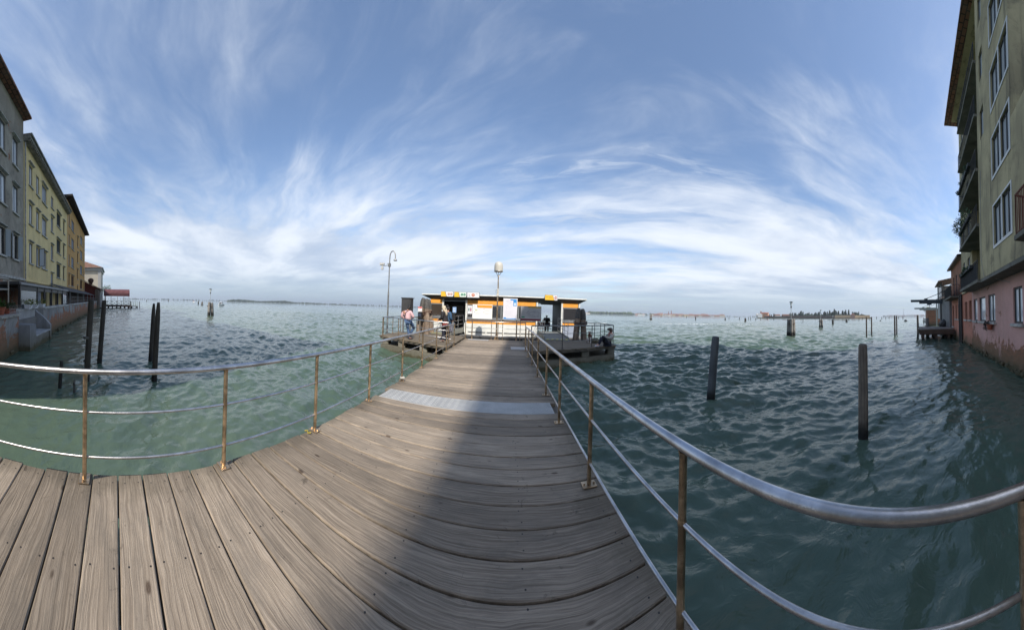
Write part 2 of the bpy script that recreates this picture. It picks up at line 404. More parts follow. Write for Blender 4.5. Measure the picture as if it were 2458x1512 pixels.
PILED = wood('pile_wood_dark', (.026, .022, .017), (.058, .050, .040), 'z', .2, .8, wet=(.1, .5, (.010, .010, .009)))  # base colour darkened to hold the shade on the quay piles
PILEB = wood('pile_wood_bluish', (.07, .078, .085), (.13, .14, .15), 'z', .2, .8, wet=(.1, .45, (.010, .011, .011)))
PILEG = wood('pile_wood_grey', (.13, .12, .11), (.30, .28, .26), 'z', .35, .85, wet=(.35, .8, (.012, .011, .010)))
PILEBR = wood('pile_wood_brown', (.06, .035, .025), (.12, .075, .05), 'z', .2, .8, wet=(.1, .3, (.010, .010, .009)))
CHAR = mat('charred_wood', (.085, .08, .074), .85, var=.4, vscale=12, bump=.5, bscale=18)
RUST = mat('rusty_chain', (.09, .045, .03), .8, var=.5, vscale=20)
CLOTHT = mat('clear_bulb_glass', (.7, .74, .76), .1)

def glass(name, base=(.10, .12, .14), rough=.06, metal=.0, spec=.9):
    return mat(name, base, rough, metal, spec, coat=.6)
PANE = glass('window_glass', (.20, .235, .27))
PANEB = glass('window_glass_bright', (.50, .55, .61))
PANED = glass('window_glass_dark', (.025, .03, .033))
FRAMEW = mat('white_window_frame', (.62, .62, .6), .5)
PANEC = glass('reflecting_glass', (.58, .63, .68)); FRAMEG = mat('slate_window_frame', (.10, .11, .135), .5); PANEW = glass('curtain_sky_glass', (.74, .77, .82))  # pale pane colours hold the sky's reflection and curtain white
FRAMED = mat('dark_window_frame', (.03, .032, .034), .5)
FRAMEBR = mat('brown_window_frame', (.13, .065, .03), .6)
SHUT = mat('dark_green_shutter', (.012, .022, .02), .6)
SHUTW = mat('grey_louvre_shutter', (.26, .29, .31), .6)

# ------------------------------------------------------------------ water
def build_water():
    rr = [.5]
    while rr[-1] < 9000:
        r = rr[-1]; rr.append(r + (max(.03, .0062 * r) if r < 320 else .06 * r))
    rr = np.array(rr)
    dense = np.linspace(-2.2, 2.2, 1250); rest = np.linspace(2.2, 2 * PI - 2.2, 62)[1:-1]
    aa = np.concatenate([dense, rest]); na, nr = len(aa), len(rr)
    Rg, Ag = np.meshgrid(rr, aa, indexing='ij')
    X = Rg * np.sin(Ag); Y = Rg * np.cos(Ag); Z = np.zeros_like(X)
    sp = np.maximum(np.gradient(rr)[:, None] * np.ones_like(X), Rg * .0036)
    rs = np.random.RandomState(3)
    th0 = math.radians(-118)
    gust = .75 + .35 * np.sin(X * .07 + 1.3 * np.sin(Y * .05)) * np.sin(Y * .09 + .6) 
    for i in range(90):
        lam = .30 * (6.5 / .30) ** (rs.rand() ** 1.25)
        th = th0 + rs.normal() * .58
        k = 2 * PI / lam; amp = .0090 * lam ** .80 * (.5 + rs.rand())
        if lam > 2.5: amp *= .55
        elif lam > 1.4: amp *= .82
        elif lam < .8: amp *= 1.25
        ph = rs.rand() * 6.28
        arg = k * (X * math.cos(th) + Y * math.sin(th)) + ph + .9 * np.sin(.23 * k * (X * math.sin(th) - Y * math.cos(th)) + ph * 3)
        s = np.exp(1.15 * np.sin(arg)) * .74 - .97
        fade = np.clip((lam / sp - 2.5) / 3.0, 0, 1)
        Z += amp * s * fade * gust
    shel = np.clip((Y + 6) / 14, .35, 1)          # calmer close to the walls
    Z *= np.where(Rg < 60, shel, 1)
    co = np.stack([X, Y, Z], -1).reshape(-1, 3).astype(np.float32)
    i = np.arange(nr - 1)[:, None]; j = np.arange(na)[None, :]; j2 = (j + 1) % na
    quads = np.stack([i * na + j, (i + 1) * na + j, (i + 1) * na + j2, i * na + j2], -1).reshape(-1, 4)
    ctr = np.arange(na)
    me = bpy.data.meshes.new('water'); nv = len(co); nf = len(quads)
    me.vertices.add(nv); me.vertices.foreach_set('co', co.ravel())
    me.loops.add(nf * 4); me.loops.foreach_set('vertex_index', quads[:, ::-1].astype(np.int32).ravel())
    me.polygons.add(nf); me.polygons.foreach_set('loop_start', np.arange(0, nf * 4, 4, dtype=np.int32))
    me.polygons.foreach_set('use_smooth', np.ones(nf, bool))
    me.update(calc_edges=True); me.validate()
    m = bpy.data.materials.new('lagoon_water'); m.use_nodes = True; T = NT(m.node_tree)
    p = T.n('ShaderNodeBsdfPrincipled'); T.n('ShaderNodeOutputMaterial', i_0=p)
    p.inputs['IOR'].default_value = 1.333; p.inputs['Roughness'].default_value = .02; p.inputs['Specular IOR Level'].default_value = .5
    pos = T.n('ShaderNodeNewGeometry').outputs['Position']
    big = T.noise(pos, .022, 4, .6, .5); med = T.noise(pos, .16, 4, .6, .3)
    c = T.mix(T.ramp01(big, .35, .65), (.066, .104, .078), (.102, .142, .100))
    c = T.mix(T.ramp01(med, .45, .8, 0, .35), c, (.135, .166, .112))
    fx_, fy_, fz_ = T.sep(pos)
    T.set(p, 'Base Color', c)
    x2 = T.comb(T.math('ADD', T.math('MULTIPLY', fx_, .80), T.math('MULTIPLY', fy_, -.35)), T.math('ADD', T.math('MULTIPLY', fx_, .6), T.math('MULTIPLY', fy_, 1.2)), 0.0)
    h = T.math('ADD', T.math('MULTIPLY', T.noise(x2, 4.6, 3, .5, .5), .035), T.math('MULTIPLY', T.noise(x2, .75, 3, .5, .5), .34))
    h = T.math('ADD', h, T.math('MULTIPLY', T.noise(x2, .16, 3, .6, .6), .9))
    rg = T.math('SUBTRACT', 1.0, T.math('ABSOLUTE', T.math('SUBTRACT', T.math('MULTIPLY', T.noise(x2, 2.1, 4, .6, 1.2), 2.0), 1.0)))
    h = T.math('ADD', h, T.math('MULTIPLY', T.math('MULTIPLY', rg, rg), .03))
    b = T.n('ShaderNodeBump'); b.inputs['Strength'].default_value = .75; b.inputs['Distance'].default_value = .32
    T.set(b, 'Height', h); T.set(p, 'Normal', b)
    me.materials.append(m)
    o = bpy.data.objects.new('water', me); COL.objects.link(o); tag(o, kind='structure')
build_water()
# ------------------------------------------------------------------ facades with real openings
def facade_wall(mb, x0, x1, z0, z1, holes, y=0.0, deep=.14):
    """wall sheet facing +y at y, with rectangular holes (xa,xb,za,zb) and their reveals"""
    xs = sorted({x0, x1, *[min(max(v, x0), x1) for h in holes for v in h[:2]]}); zs = sorted({z0, z1, *[min(max(v, z0), z1) for h in holes for v in h[2:]]})
    for i in range(len(xs) - 1):
        run = None
        for j in range(len(zs) - 1):
            cx, cz = (xs[i] + xs[i + 1]) / 2, (zs[j] + zs[j + 1]) / 2
            inside = any(a < cx < b and c < cz < d for a, b, c, d in holes)
            if not inside:
                if run is None: run = zs[j]
            if inside or j == len(zs) - 2:
                if run is not None:
                    top = zs[j] if inside else zs[j + 1]
                    mb.quad((xs[i + 1], y, run), (xs[i], y, run), (xs[i], y, top), (xs[i + 1], y, top)); run = None
    for a, b, c, d in holes:
        q = y - deep
        mb.quad((a, y, c), (a, q, c), (a, q, d), (a, y, d)); mb.quad((b, q, c), (b, y, c), (b, y, d), (b, q, d))
        mb.quad((a, q, c), (a, y, c), (b, y, c), (b, q, c)); mb.quad((a, y, d), (a, q, d), (b, q, d), (b, y, d))
        mb.quad((b, q - .02, c), (a, q - .02, c), (a, q - .02, d), (b, q - .02, d))
    return mb

def window(parent, x, w, z, h, y=0.0, style='white', lights=2, hood=True, sill=True, deep=.14):
    """x centre, z sill height; frame > pane, sill, hood; all local to the building"""
    fm, pm = {'white': (FRAMEG, PANEW), 'glass': (FRAMED, PANE), 'dark': (FRAMED, PANED), 'shut': (SHUT, SHUT), 'shutw': (SHUTW, SHUTW), 'brown': (FRAMEBR, PANED), 'brownl': (FRAMEBR, PANE), 'blue': (FRAMED, PANEC)}[style]
    a, b = x - w / 2, x + w / 2; q = y - deep
    fr = MB(); t = .085 if style == 'blue' else .055
    fr.box(a, a + t, q - .01, q + .05, z, z + h).box(b - t, b, q - .01, q + .05, z, z + h)
    fr.box(a + t, b - t, q - .01, q + .05, z, z + t).box(a + t, b - t, q - .01, q + .05, z + h - t, z + h)
    for k in range(1, lights):
        c = a + w * k / lights; fr.box(c - .04, c + .04, q - .012, q + .055, z + t, z + h - t)
    if style in ('shut', 'shutw'):       # closed louvred leaves
        for k in range(lights):
            c0, c1 = a + w * k / lights + .05, a + w * (k + 1) / lights - .05
            n = int(h / .09)
            for i in range(n):
                zz = z + t + (h - 2 * t) * i / n
                fr.add([(c0, q + .045, zz), (c1, q + .045, zz), (c1, q + .01, zz + .085), (c0, q + .01, zz + .085)], [(1, 0, 3, 2)])
    f = part('window', fr, fm, parent)
    part('pane', MB().box(a + t, b - t, q - .005, q + .012, z + t, z + h - t), pm, f)
    if sill: part('sill', MB().bbox(a - .12, b + .12, y - .02, y + .14, z - .13, z - .002, .012), STONE, f)
    if hood: part('hood', MB().add([(a - .16, y, z + h + .1), (b + .16, y, z + h + .1), (b + .16, y + .22, z + h + .13), (a - .16, y + .22, z + h + .13), (a - .16, y, z + h + .2), (b + .16, y, z + h + .2), (b + .16, y + .22, z + h + .18), (a - .16, y + .22, z + h + .18)],
        [(0, 1, 2, 3), (4, 7, 6, 5), (3, 2, 6, 7), (1, 5, 6, 2), (0, 3, 7, 4)]), STONE, f)
    return f
def open_leaf(f, x, z, h, w, y, m, ang, side):
    """one louvred leaf folded back on its hinge at x"""
    mb = MB(); d = Vector((math.cos(ang) * side, math.sin(ang), 0)) * w
    n = int(h / .1)
    P = lambda s, zz, o=0: (x + d.x * s - d.y * o * .03 * side, y + d.y * s + d.x * o * .03 * side, zz)
    for (s0, s1, z0, z1) in ((0, .12, z, z + h), (.88, 1, z, z + h), (.12, .88, z, z + .08), (.12, .88, z + h - .08, z + h)):
        mb.add([P(s0, z0), P(s1, z0), P(s1, z1), P(s0, z1), P(s0, z0, 1), P(s1, z0, 1), P(s1, z1, 1), P(s0, z1, 1)], [(0, 1, 2, 3), (7, 6, 5, 4), (0, 4, 5, 1), (1, 5, 6, 2), (2, 6, 7, 3), (3, 7, 4, 0)])
    for i in range(n):
        zz = z + .08 + (h - .16) * i / n
        mb.add([P(.12, zz, 1), P(.88, zz, 1), P(.88, zz + .07, 0), P(.12, zz + .07, 0)], [(0, 1, 2, 3)])
    part('shutter', mb, m, f)

def fx(px, Y): return Y * math.tan(az(px))

# ------------------------------------------------------------------ left shore: quay, terrace, houses
def left_shore():
    T_OLIVE = None
    # ground behind both quays
    g = MB().prism([(-9.0, -4.7), (7.0, -4.9), (7.0, -60), (-9.0, -60)], .2, .93)
    solo('quay_ground', g, plaster('paving_stone', (.24, .235, .22), (.17, .165, .155), stain_amt=.3), None, None, kind='structure')
    g = MB().prism([(-60.5, -4.75), (-9.02, -4.75), (-9.02, -60), (-60.5, -60)], .2, 1.45)
    solo('terrace_ground', g, plaster('terrace_paving', (.2, .19, .18), (.15, .145, .14), stain_amt=.3), None, None, kind='structure')
    # ---- quay wall
    qw = thing('quay_wall', 'long weathered brick and render quay wall rising from the water below the terraces', 'wall', (-35, -4.5, 0))
    qm = plaster('quay_render', (.22, .22, .225), (.33, .325, .31), stain=(.08, .08, .078), stain_amt=.6, brick=(1.9, .4, .075), algae=(.12, .55), scale=.8)
    w = MB().box(-61, -15.2, -5.0, -4.5, -1.5, 1.86).box(-11.0, -9.0, -5.0, -4.5, -1.5, 1.72).box(-15.2, -11.0, -5.2, -4.9, -1.5, 1.86)
    # ragged footing stones along the tide line
    for i in range(150):
        x = random.uniform(-60, -9.2)
        if -15.6 < x < -10.8: continue
        s = random.uniform(.12, .4); w.ball((x, -4.5 + random.uniform(-.05, .12), random.uniform(-.12, .18)), s * .6, 1, .25, (1.3, .5, .6))
    part('wall', w, qm, qw, True)
    cp = MB()
    x = -60.5
    while x < -15.5:
        l = random.uniform(1.2, 2.2); z = 1.86 + (.0 if x < -24 else .002)
        if not -27.3 < x < -24.5: cp.bbox(x, min(x + l - .02, -15.4), -5.05, -4.42, z, z + .11 + random.uniform(0, .015), .015)
        x += l
    cp.bbox(-11.0, -9.0, -5.05, -4.4, 1.72, 1.80, .015)
    part('coping', cp, STONE, qw, True)
    # raw grey concrete recess built out over the water
    by = thing('concrete_bay', 'grey concrete landing bay with a ledge built out from the quay wall', 'landing bay', (-13, -4.5, 0))
    cw = MB()
    cw.prism([(-11.9, -4.92), (-11.05, -4.92), (-11.1, -3.95), (-11.85, -3.9)], -.3, 1.28)
    cw.prism([(-14.6, -4.9), (-11.92, -4.9), (-11.92, -3.95), (-14.6, -3.98)], -.25, .62)
    cw.add([(-14.95, -4.9, -.2), (-14.62, -4.9, -.2), (-14.62, -3.9, -.2), (-14.95, -3.9, -.2), (-14.95, -4.9, 1.84), (-14.62, -4.9, 1.84), (-14.62, -4.35, 1.42), (-14.62, -3.9, .95), (-14.95, -3.9, .95), (-14.95, -4.35, 1.42)],
           [(0, 3, 2, 1), (0, 4, 9, 8, 3), (1, 2, 7, 6, 5), (4, 5, 6, 9), (9, 6, 7, 8), (3, 8, 7, 2), (0, 1, 5, 4)])
    part('concrete_body', cw, CONCW, by, True)
    part('back_panel', MB().box(-14.55, -11.95, -4.895, -4.86, .63, 1.9), mat('smooth_concrete', (.33, .33, .335), .85, var=.15, vscale=1.5), by, True)
    part('seat_slab', MB().bbox(-14.6, -11.93, -4.85, -3.88, .622, .70, .012), mat('pale_concrete', (.34, .34, .34), .85, var=.2, vscale=2), by, True)
    part('coping', MB().bbox(-14.9, -11.2, -5.25, -4.84, 1.902, 1.97, .012), STONE, by, True)
    # striped metal edging on the near coping
    gr = MB()
    for i in range(15): gr.box(-9.15 - i * .125, -9.21 - i * .125, -4.95, -4.36, 1.806, 1.85)
    gr.box(-9.0, -11.0, -4.4, -4.36, 1.802, 1.84)
    solo('metal_edging', gr, mat('pale_metal', (.5, .5, .5), .5, .3), 'pale slatted metal edging lying on the near end of the quay wall', 'metal edging', loc=(-10, -4.7, 1.8))
    # ---- grey house
    gp = plaster('grey_render', (.25, .225, .19), (.36, .33, .28), stain=(.08, .075, .07), stain_amt=.6, brick=(5, 2.5, .02), scale=.45)
    Y = -7.5
    H = thing('grey_house', 'soot-grey rendered house with white shutters beside the yellow house', 'house', (-14, Y, 1.45))
    xr0, xr1 = -19.48 + 14, -4.0 + 14  # right end drawn out, unseen, so the house shades the water
    wins = [(-17.75, .98, 9.05, 2.0, 'white', 2), (-17.75, .92, 5.55, 1.85, 'dark', 1), (-15.5, 1.05, 9.05, 2.0, 'white', 2), (-15.4, .95, 5.55, 1.85, 'dark', 1), (-17.75, .98, 12.55, 2.0, 'white', 2), (-15.5, .98, 12.55, 2.0, 'white', 2), (-12.6, 1, 9.05, 2.0, 'white', 2), (-12.6, 1, 12.55, 2, 'white', 2), (-12.6, 1, 5.55, 1.9, 'dark', 1)]
    loc = [(x + 14, w_, z - 1.45, h_, s, l) for x, w_, z, h_, s, l in wins]
    mb = facade_wall(MB(), xr0, xr1, -.62, 15.6, [(x - w_ / 2, x + w_ / 2, z, z + h_) for x, w_, z, h_, s, l in loc])
    mb.quad((xr1, 0, -.62), (xr1, -11, -.62), (xr1, -11, 15.6), (xr1, 0, 15.6)); mb.quad((xr0, -11, 0), (xr0, 0, 0), (xr0, 0, 15.6), (xr0, -11, 15.6))
    mb.quad((xr0, -11, 0), (xr0, -11, 15.6), (xr1, -11, 15.6), (xr1, -11, 0))
    part('wall', mb, gp, H)
    for i, (x, w_, z, h_, s, l) in enumerate(loc):
        f = window(H, x, w_, z, h_, 0, s, l)
        if s == 'dark':
            open_leaf(f, x - w_ / 2 - .02, z, h_, .5, .03, SHUTW, .35, -1); open_leaf(f, x + w_ / 2 + .02, z, h_, .5, .03, SHUTW, .25, 1)
    part('roof', MB().add([(xr0 - .1, .7, 15.6), (xr1 + .5, .7, 15.6), (xr1 + .5, -11.5, 15.6), (xr0 - .1, -11.5, 15.6), (xr0 + 3, -5.4, 18.2), (xr1 - 3, -5.4, 18.2), (xr0 - .1, .7, 15.75), (xr1 + .5, .7, 15.75), (xr1 + .5, -11.5, 15.75), (xr0 - .1, -11.5, 15.75)],
        [(0, 3, 2, 1), (0, 1, 7, 6), (1, 2, 8, 7), (2, 3, 9, 8), (3, 0, 6, 9), (6, 7, 5, 4), (8, 9, 4, 5), (7, 8, 5), (9, 6, 4)]), tiles('roof_tiles'), H)
    part('ledge', MB().bbox(xr0 + .05, xr1, .003, .16, 2.55, 2.75, .02), STONE, H)
    # ---- yellow house
    yp = plaster('yellow_render', (.76, .61, .32), (.66, .52, .27), stain=(.36, .29, .17), stain_amt=.5, scale=.35)
    bx = -29
    H = thing('yellow_house', 'pale yellow four-storey house with white windows and dark shutters between the grey and orange houses', 'house', (bx, Y, 1.45))
    x0, x1 = -38.0 - bx, -19.52 - bx
    hz = 14.35
    L = []
    for z in (12.5, 9.15, 5.7):
        L += [(-21.3, .95, z, 1.8, 'white', 2, True), (-23.3, .95, z, 1.8, 'white', 2, z < 12), (-25.6, 1.75, z, 1.8, 'white', 4, True)]
    for z in (11.9, 8.5, 5.3):
        L += [(-32.3, 2.2, z, 1.75, 'shut', 4, True), (-35.6, .95, z, 1.75, 'shut', 2, True)]
    for z, h in ((13.2, 1.3), (10.4, 1.75), (7.1, 1.75), (3.6, 1.9)):
        L += [(-28.9, 1.15, z, h, 'white', 3, z < 13)]
    for x in (-21.0, -23.4, -25.9, -28.2): L.append((x, 1.05, 1.5, 2.2, 'glass', 2, False))
    for x in (-31.0, -34.5): L.append((x, 1.0, 1.5, 2.2, 'dark', 2, False))
    L = [(x - bx, w_, z - 1.45, h, s, l, hd) for x, w_, z, h, s, l, hd in L]
    mb = facade_wall(MB(), x0, x1, 0, hz, [(x - w_ / 2, x + w_ / 2, z, z + h) for x, w_, z, h, *_ in L])
    mb.quad((x1, 0, 0), (x1, -12, 0), (x1, -12, hz), (x1, 0, hz)); mb.quad((x0, -12, 0), (x0, 0, 0), (x0, 0, hz), (x0, -12, hz)); mb.quad((x0, -12, 0), (x0, -12, hz), (x1, -12, hz), (x1, -12, 0))
    part('wall', mb, yp, H)
    for i, (x, w_, z, h, s, l, hd) in enumerate(L):
        f = window(H, x, w_, z, h, 0, s, l, hd)
        if i == 7:       # a casement standing open
            q = MB(); a = x - w_ / 2 - .02
            for (c0, c1, zz0, zz1) in ((0, .06, z, z + h), (.5, .56, z, z + h), (.06, .5, z, z + .06), (.06, .5, z + h - .06, z + h)):
                q.box(a - .02, a + .02, c0, c1, zz0, zz1)
            lf = part('casement', q, FRAMED, f); part('pane', MB().box(a - .006, a + .006, .06, .5, z + .06, z + h - .06), PANEB, f)
    part('ledge', MB().bbox(-28 - bx, x1 - .02, .003, .16, 2.55, 2.72, .02), yp, H)
    cn = MB().box(x0 - .1, x1, .003, .35, hz - .35, hz - .2).box(x0 - .1, x1, .003, .75, hz, hz + .16).box(x0 - .1, x1, .003, .6, hz - .2, hz - .001)
    x = x0
    while x < x1: cn.box(x, x + .14, .351, .55, hz - .34, hz - .201); x += .32
    part('cornice', cn, mat('grey_stone', (.24, .23, .21), .85, var=.3, vscale=2), H)
    part('roof', MB().add([(x0, .7, hz + .161), (x1, .7, hz + .161), (x1, -12.3, hz + .161), (x0, -12.3, hz + .161), (x0 + 3, -5.8, hz + 2.8), (x1 - 3, -5.8, hz + 2.8)], [(0, 1, 5, 4), (2, 3, 4, 5), (1, 2, 5), (3, 0, 4), (0, 3, 2, 1)]), tiles('roof_tiles'), H)
    ch = part('chimney', MB().box(-37.2 - bx, -36.4 - bx, -2.2, -1.4, hz, hz + 2.6), plaster('orange_render', (.58, .34, .13), (.50, .29, .11), stain=(.28, .2, .12), stain_amt=.5, scale=.3), H)
    part('chimney_cap', MB().lathe([(.4, 0), (.75, .7), (.75, .85), (.3, 1.0)], (-36.8 - bx, -1.8, hz + 2.6), 12), tiles('roof_tiles'), ch)
    pp = MB().tube([(x1 - .12, .12, 0), (x1 - .12, .12, hz - .4)], .06, 8)
    part('downpipe', pp, GALV, H)
    # ---- orange house
    op = plaster('orange_render', (.58, .34, .13), (.50, .29, .11))
    bx = -49
    H = thing('orange_house', 'tall ochre orange house with dark overhanging eaves beyond the yellow house', 'house', (bx, Y, 1.45))
    x0, x1 = -60.3 - bx, -38.03 - bx; hz = 16.3
    L = []
    for z in (4.7, 7.9, 11.1, 14.2):
        st = 'white' if z > 6 else 'brown'
        L += [(-39.9, .95, z, 1.8, st, 2), (-43.2, 2.7, z, 1.8, st, 5), (-54.3, 3.6, z, 1.8, st, 5), (-58.6, 1, z, 1.8, st, 2)]
        L += [(-48.9, 1.2, z - 1.5, 1.9, 'brown', 2)]
    for x in (-41, -45, -52, -56): L.append((x, 1.2, 1.5, 2.3, 'dark', 2))
    L = [(x - bx, w_, z - 1.45, h, s, l) for x, w_, z, h, s, l in L]
    mb = facade_wall(MB(), x0, x1, 0, hz, [(x - w_ / 2, x + w_ / 2, z, z + h) for x, w_, z, h, *_ in L])
    mb.quad((x1, 0, 0), (x1, -12, 0), (x1, -12, hz), (x1, 0, hz)); mb.quad((x0, -12, 0), (x0, 0, 0), (x0, 0, hz), (x0, -12, hz)); mb.quad((x0, -12, 0), (x0, -12, hz), (x1, -12, hz), (x1, -12, 0))
    part('wall', mb, op, H)
    for x, w_, z, h, s, l in L: window(H, x, w_, z, h, 0, s, l, s == 'brown')
    ev = MB().box(x0 - .6, x1 + .9, -12.9, 1.0, hz + .15, hz + .4)
    x = x0
    while x < x1: ev.box(x, x + .14, .003, .85, hz - .05, hz + .149); x += .55
    ev.box(x1 + .003, x1 + .8, -12, -.1, hz - .05, hz + .149)
    part('eaves', ev, mat('dark_eaves', (.03, .025, .022), .8), H)
    part('roof', MB().add([(x0 - .6, 1.0, hz + .401), (x1 + .9, 1.0, hz + .401), (x1 + .9, -12.9, hz + .401), (x0 - .6, -12.9, hz + .401), (x0 + 4, -5.8, hz + 2.2), (x1 - 4, -5.8, hz + 2.2)], [(0, 1, 5, 4), (2, 3, 4, 5), (1, 2, 5), (3, 0, 4), (0, 3, 2, 1)]), tiles('roof_tiles'), H)
    # ---- low dark red house with a tiled roof
    H = thing('red_house', 'low dark red house with a terracotta tiled roof past the orange house', 'house', (-63.5, -6, 0))
    rp = plaster('dark_red_render', (.11, .022, .015), (.085, .018, .013), stain=(.04, .015, .012), stain_amt=.3, algae=(.1, .5), scale=.5)
    mb = MB().box(-66.5, -61.2, -12, -4.2, -1, 5.0)
    mb.add([(-61.2, -12, 5.0), (-61.2, -4.2, 5.0), (-61.2, -8.6, 7.3), (-66.5, -12, 5), (-66.5, -4.2, 5), (-66.5, -8.6, 7.3)], [(0, 1, 2), (5, 4, 3)])
    part('wall', mb, rp, H, True)
    r = MB()
    for (ya, yb, za, zb) in ((-3.7, -8.6, 4.86, 7.42), (-12.6, -8.6, 4.86, 7.42)):
        r.add([(-60.8, ya, za), (-60.8, yb, zb), (-66.9, yb, zb), (-66.9, ya, za), (-60.8, ya, za + .14), (-60.8, yb, zb + .14), (-66.9, yb, zb + .14), (-66.9, ya, za + .14)], [(0, 1, 2, 3), (7, 6, 5, 4), (0, 4, 5, 1), (1, 5, 6, 2), (2, 6, 7, 3), (3, 7, 4, 0)])
    part('roof', r, tiles('roof_tiles'), H, True)
    cb = part('chimney', MB().lathe([(.4, 0), (.45, .5), (.7, .9), (.75, 1.2), (.6, 1.5), (.2, 1.7)], (-62.5, -6.2, 6.0), 12), mat('dark_brick', (.07, .035, .028), .9, var=.3), H, True)
    part('stone_corner', MB().box(-61.19, -61.05, -5.0, -4.1, -1, 4.9).box(-66.5, -61.2, -4.199, -4.1, -1, 4.8), plaster('old_brick', (.10, .085, .075), (.14, .11, .09), stain_amt=.4, algae=(.1, .5)), H, True)
    # ---- white house behind
    H = thing('white_house', 'cream white house with hipped tile roof standing behind the low red house', 'house', (-75, -9, 0))
    wp = plaster('cream_render', (.62, .57, .47), (.55, .50, .42), stain_amt=.12, scale=.3)
    part('wall', MB().box(-84, -72, -15, -4.3, -1, 11.3), wp, H, True)
    part('cornice', MB().box(-84.3, -71.7, -15.3, -4.0, 10.6, 11.31).box(-84.5, -71.4, -15.6, -3.7, 11.31, 11.5), mat('white_cornice', (.46, .46, .45), .8), H, True)
    part('roof', MB().add([(-84.6, -15.7, 11.5), (-71.3, -15.7, 11.5), (-71.3, -3.6, 11.5), (-84.6, -3.6, 11.5), (-79.5, -9.6, 14.0), (-76.5, -9.6, 14.0)], [(0, 3, 2, 1), (0, 1, 5, 4), (1, 2, 5), (2, 3, 4, 5), (3, 0, 4)]), tiles('roof_tiles'), H, True)
    part('corner_pilaster', MB().box(-71.99, -71.85, -5.1, -4.2, -1, 10.6), mat('white_cornice', (.46, .46, .45), .8), H, True)
    # white boat shed wall beyond, small tree behind it
    H = thing('white_shed', 'narrow white waterside building beside the burgundy canopy', 'shed', (-68.5, -4, 0))
    part('wall', MB().box(-71.3, -66.6, -8, -3.6, .3, 5.2).add([(-66.6, -8, 5.2), (-66.6, -3.6, 5.2), (-66.6, -7.9, 6.4)], [(0, 1, 2)]), mat('white_wall', (.5, .5, .5), .8, var=.2, vscale=1.2), H, True)
    part('plinth', MB().box(-71.3, -66.5, -8, -3.5, -1, .3), plaster('old_brick', (.1, .085, .075), (.14, .11, .09)), H, True)
    part('roof', MB().add([(-66.2, -3.0, 4.9), (-66.2, -8.2, 6.5), (-71.5, -8.2, 6.5), (-71.5, -3.0, 4.9), (-66.2, -3.0, 5.05), (-66.2, -8.2, 6.65), (-71.5, -8.2, 6.65), (-71.5, -3.0, 5.05)], [(0, 1, 2, 3), (7, 6, 5, 4), (0, 4, 5, 1), (1, 5, 6, 2), (2, 6, 7, 3), (3, 7, 4, 0)]), mat('grey_green_roof', (.14, .15, .14), .8), H, True)
    t = thing('tree', 'round green tree behind the white shed and burgundy canopy', 'tree', (-88, -3.6, 0))
    part('trunk', MB().tube([(-88, -3.6, 0), (-88.1, -3.5, 3), (-87.8, -3.6, 5.5)], [.2, .16, .08], 8), mat('bark', (.08, .06, .045), .9), t, True)
    lf = MB()
    for _ in range(14): lf.leaves((-88 + random.gauss(0, 1.1), -3.6 + random.gauss(0, 1.0), 5.6 + random.gauss(0, .8)), .9, 45, .16)
    part('crown', lf, mat('leaf_green', (.05, .10, .03), .7, island=.5), t, True)
left_shore()

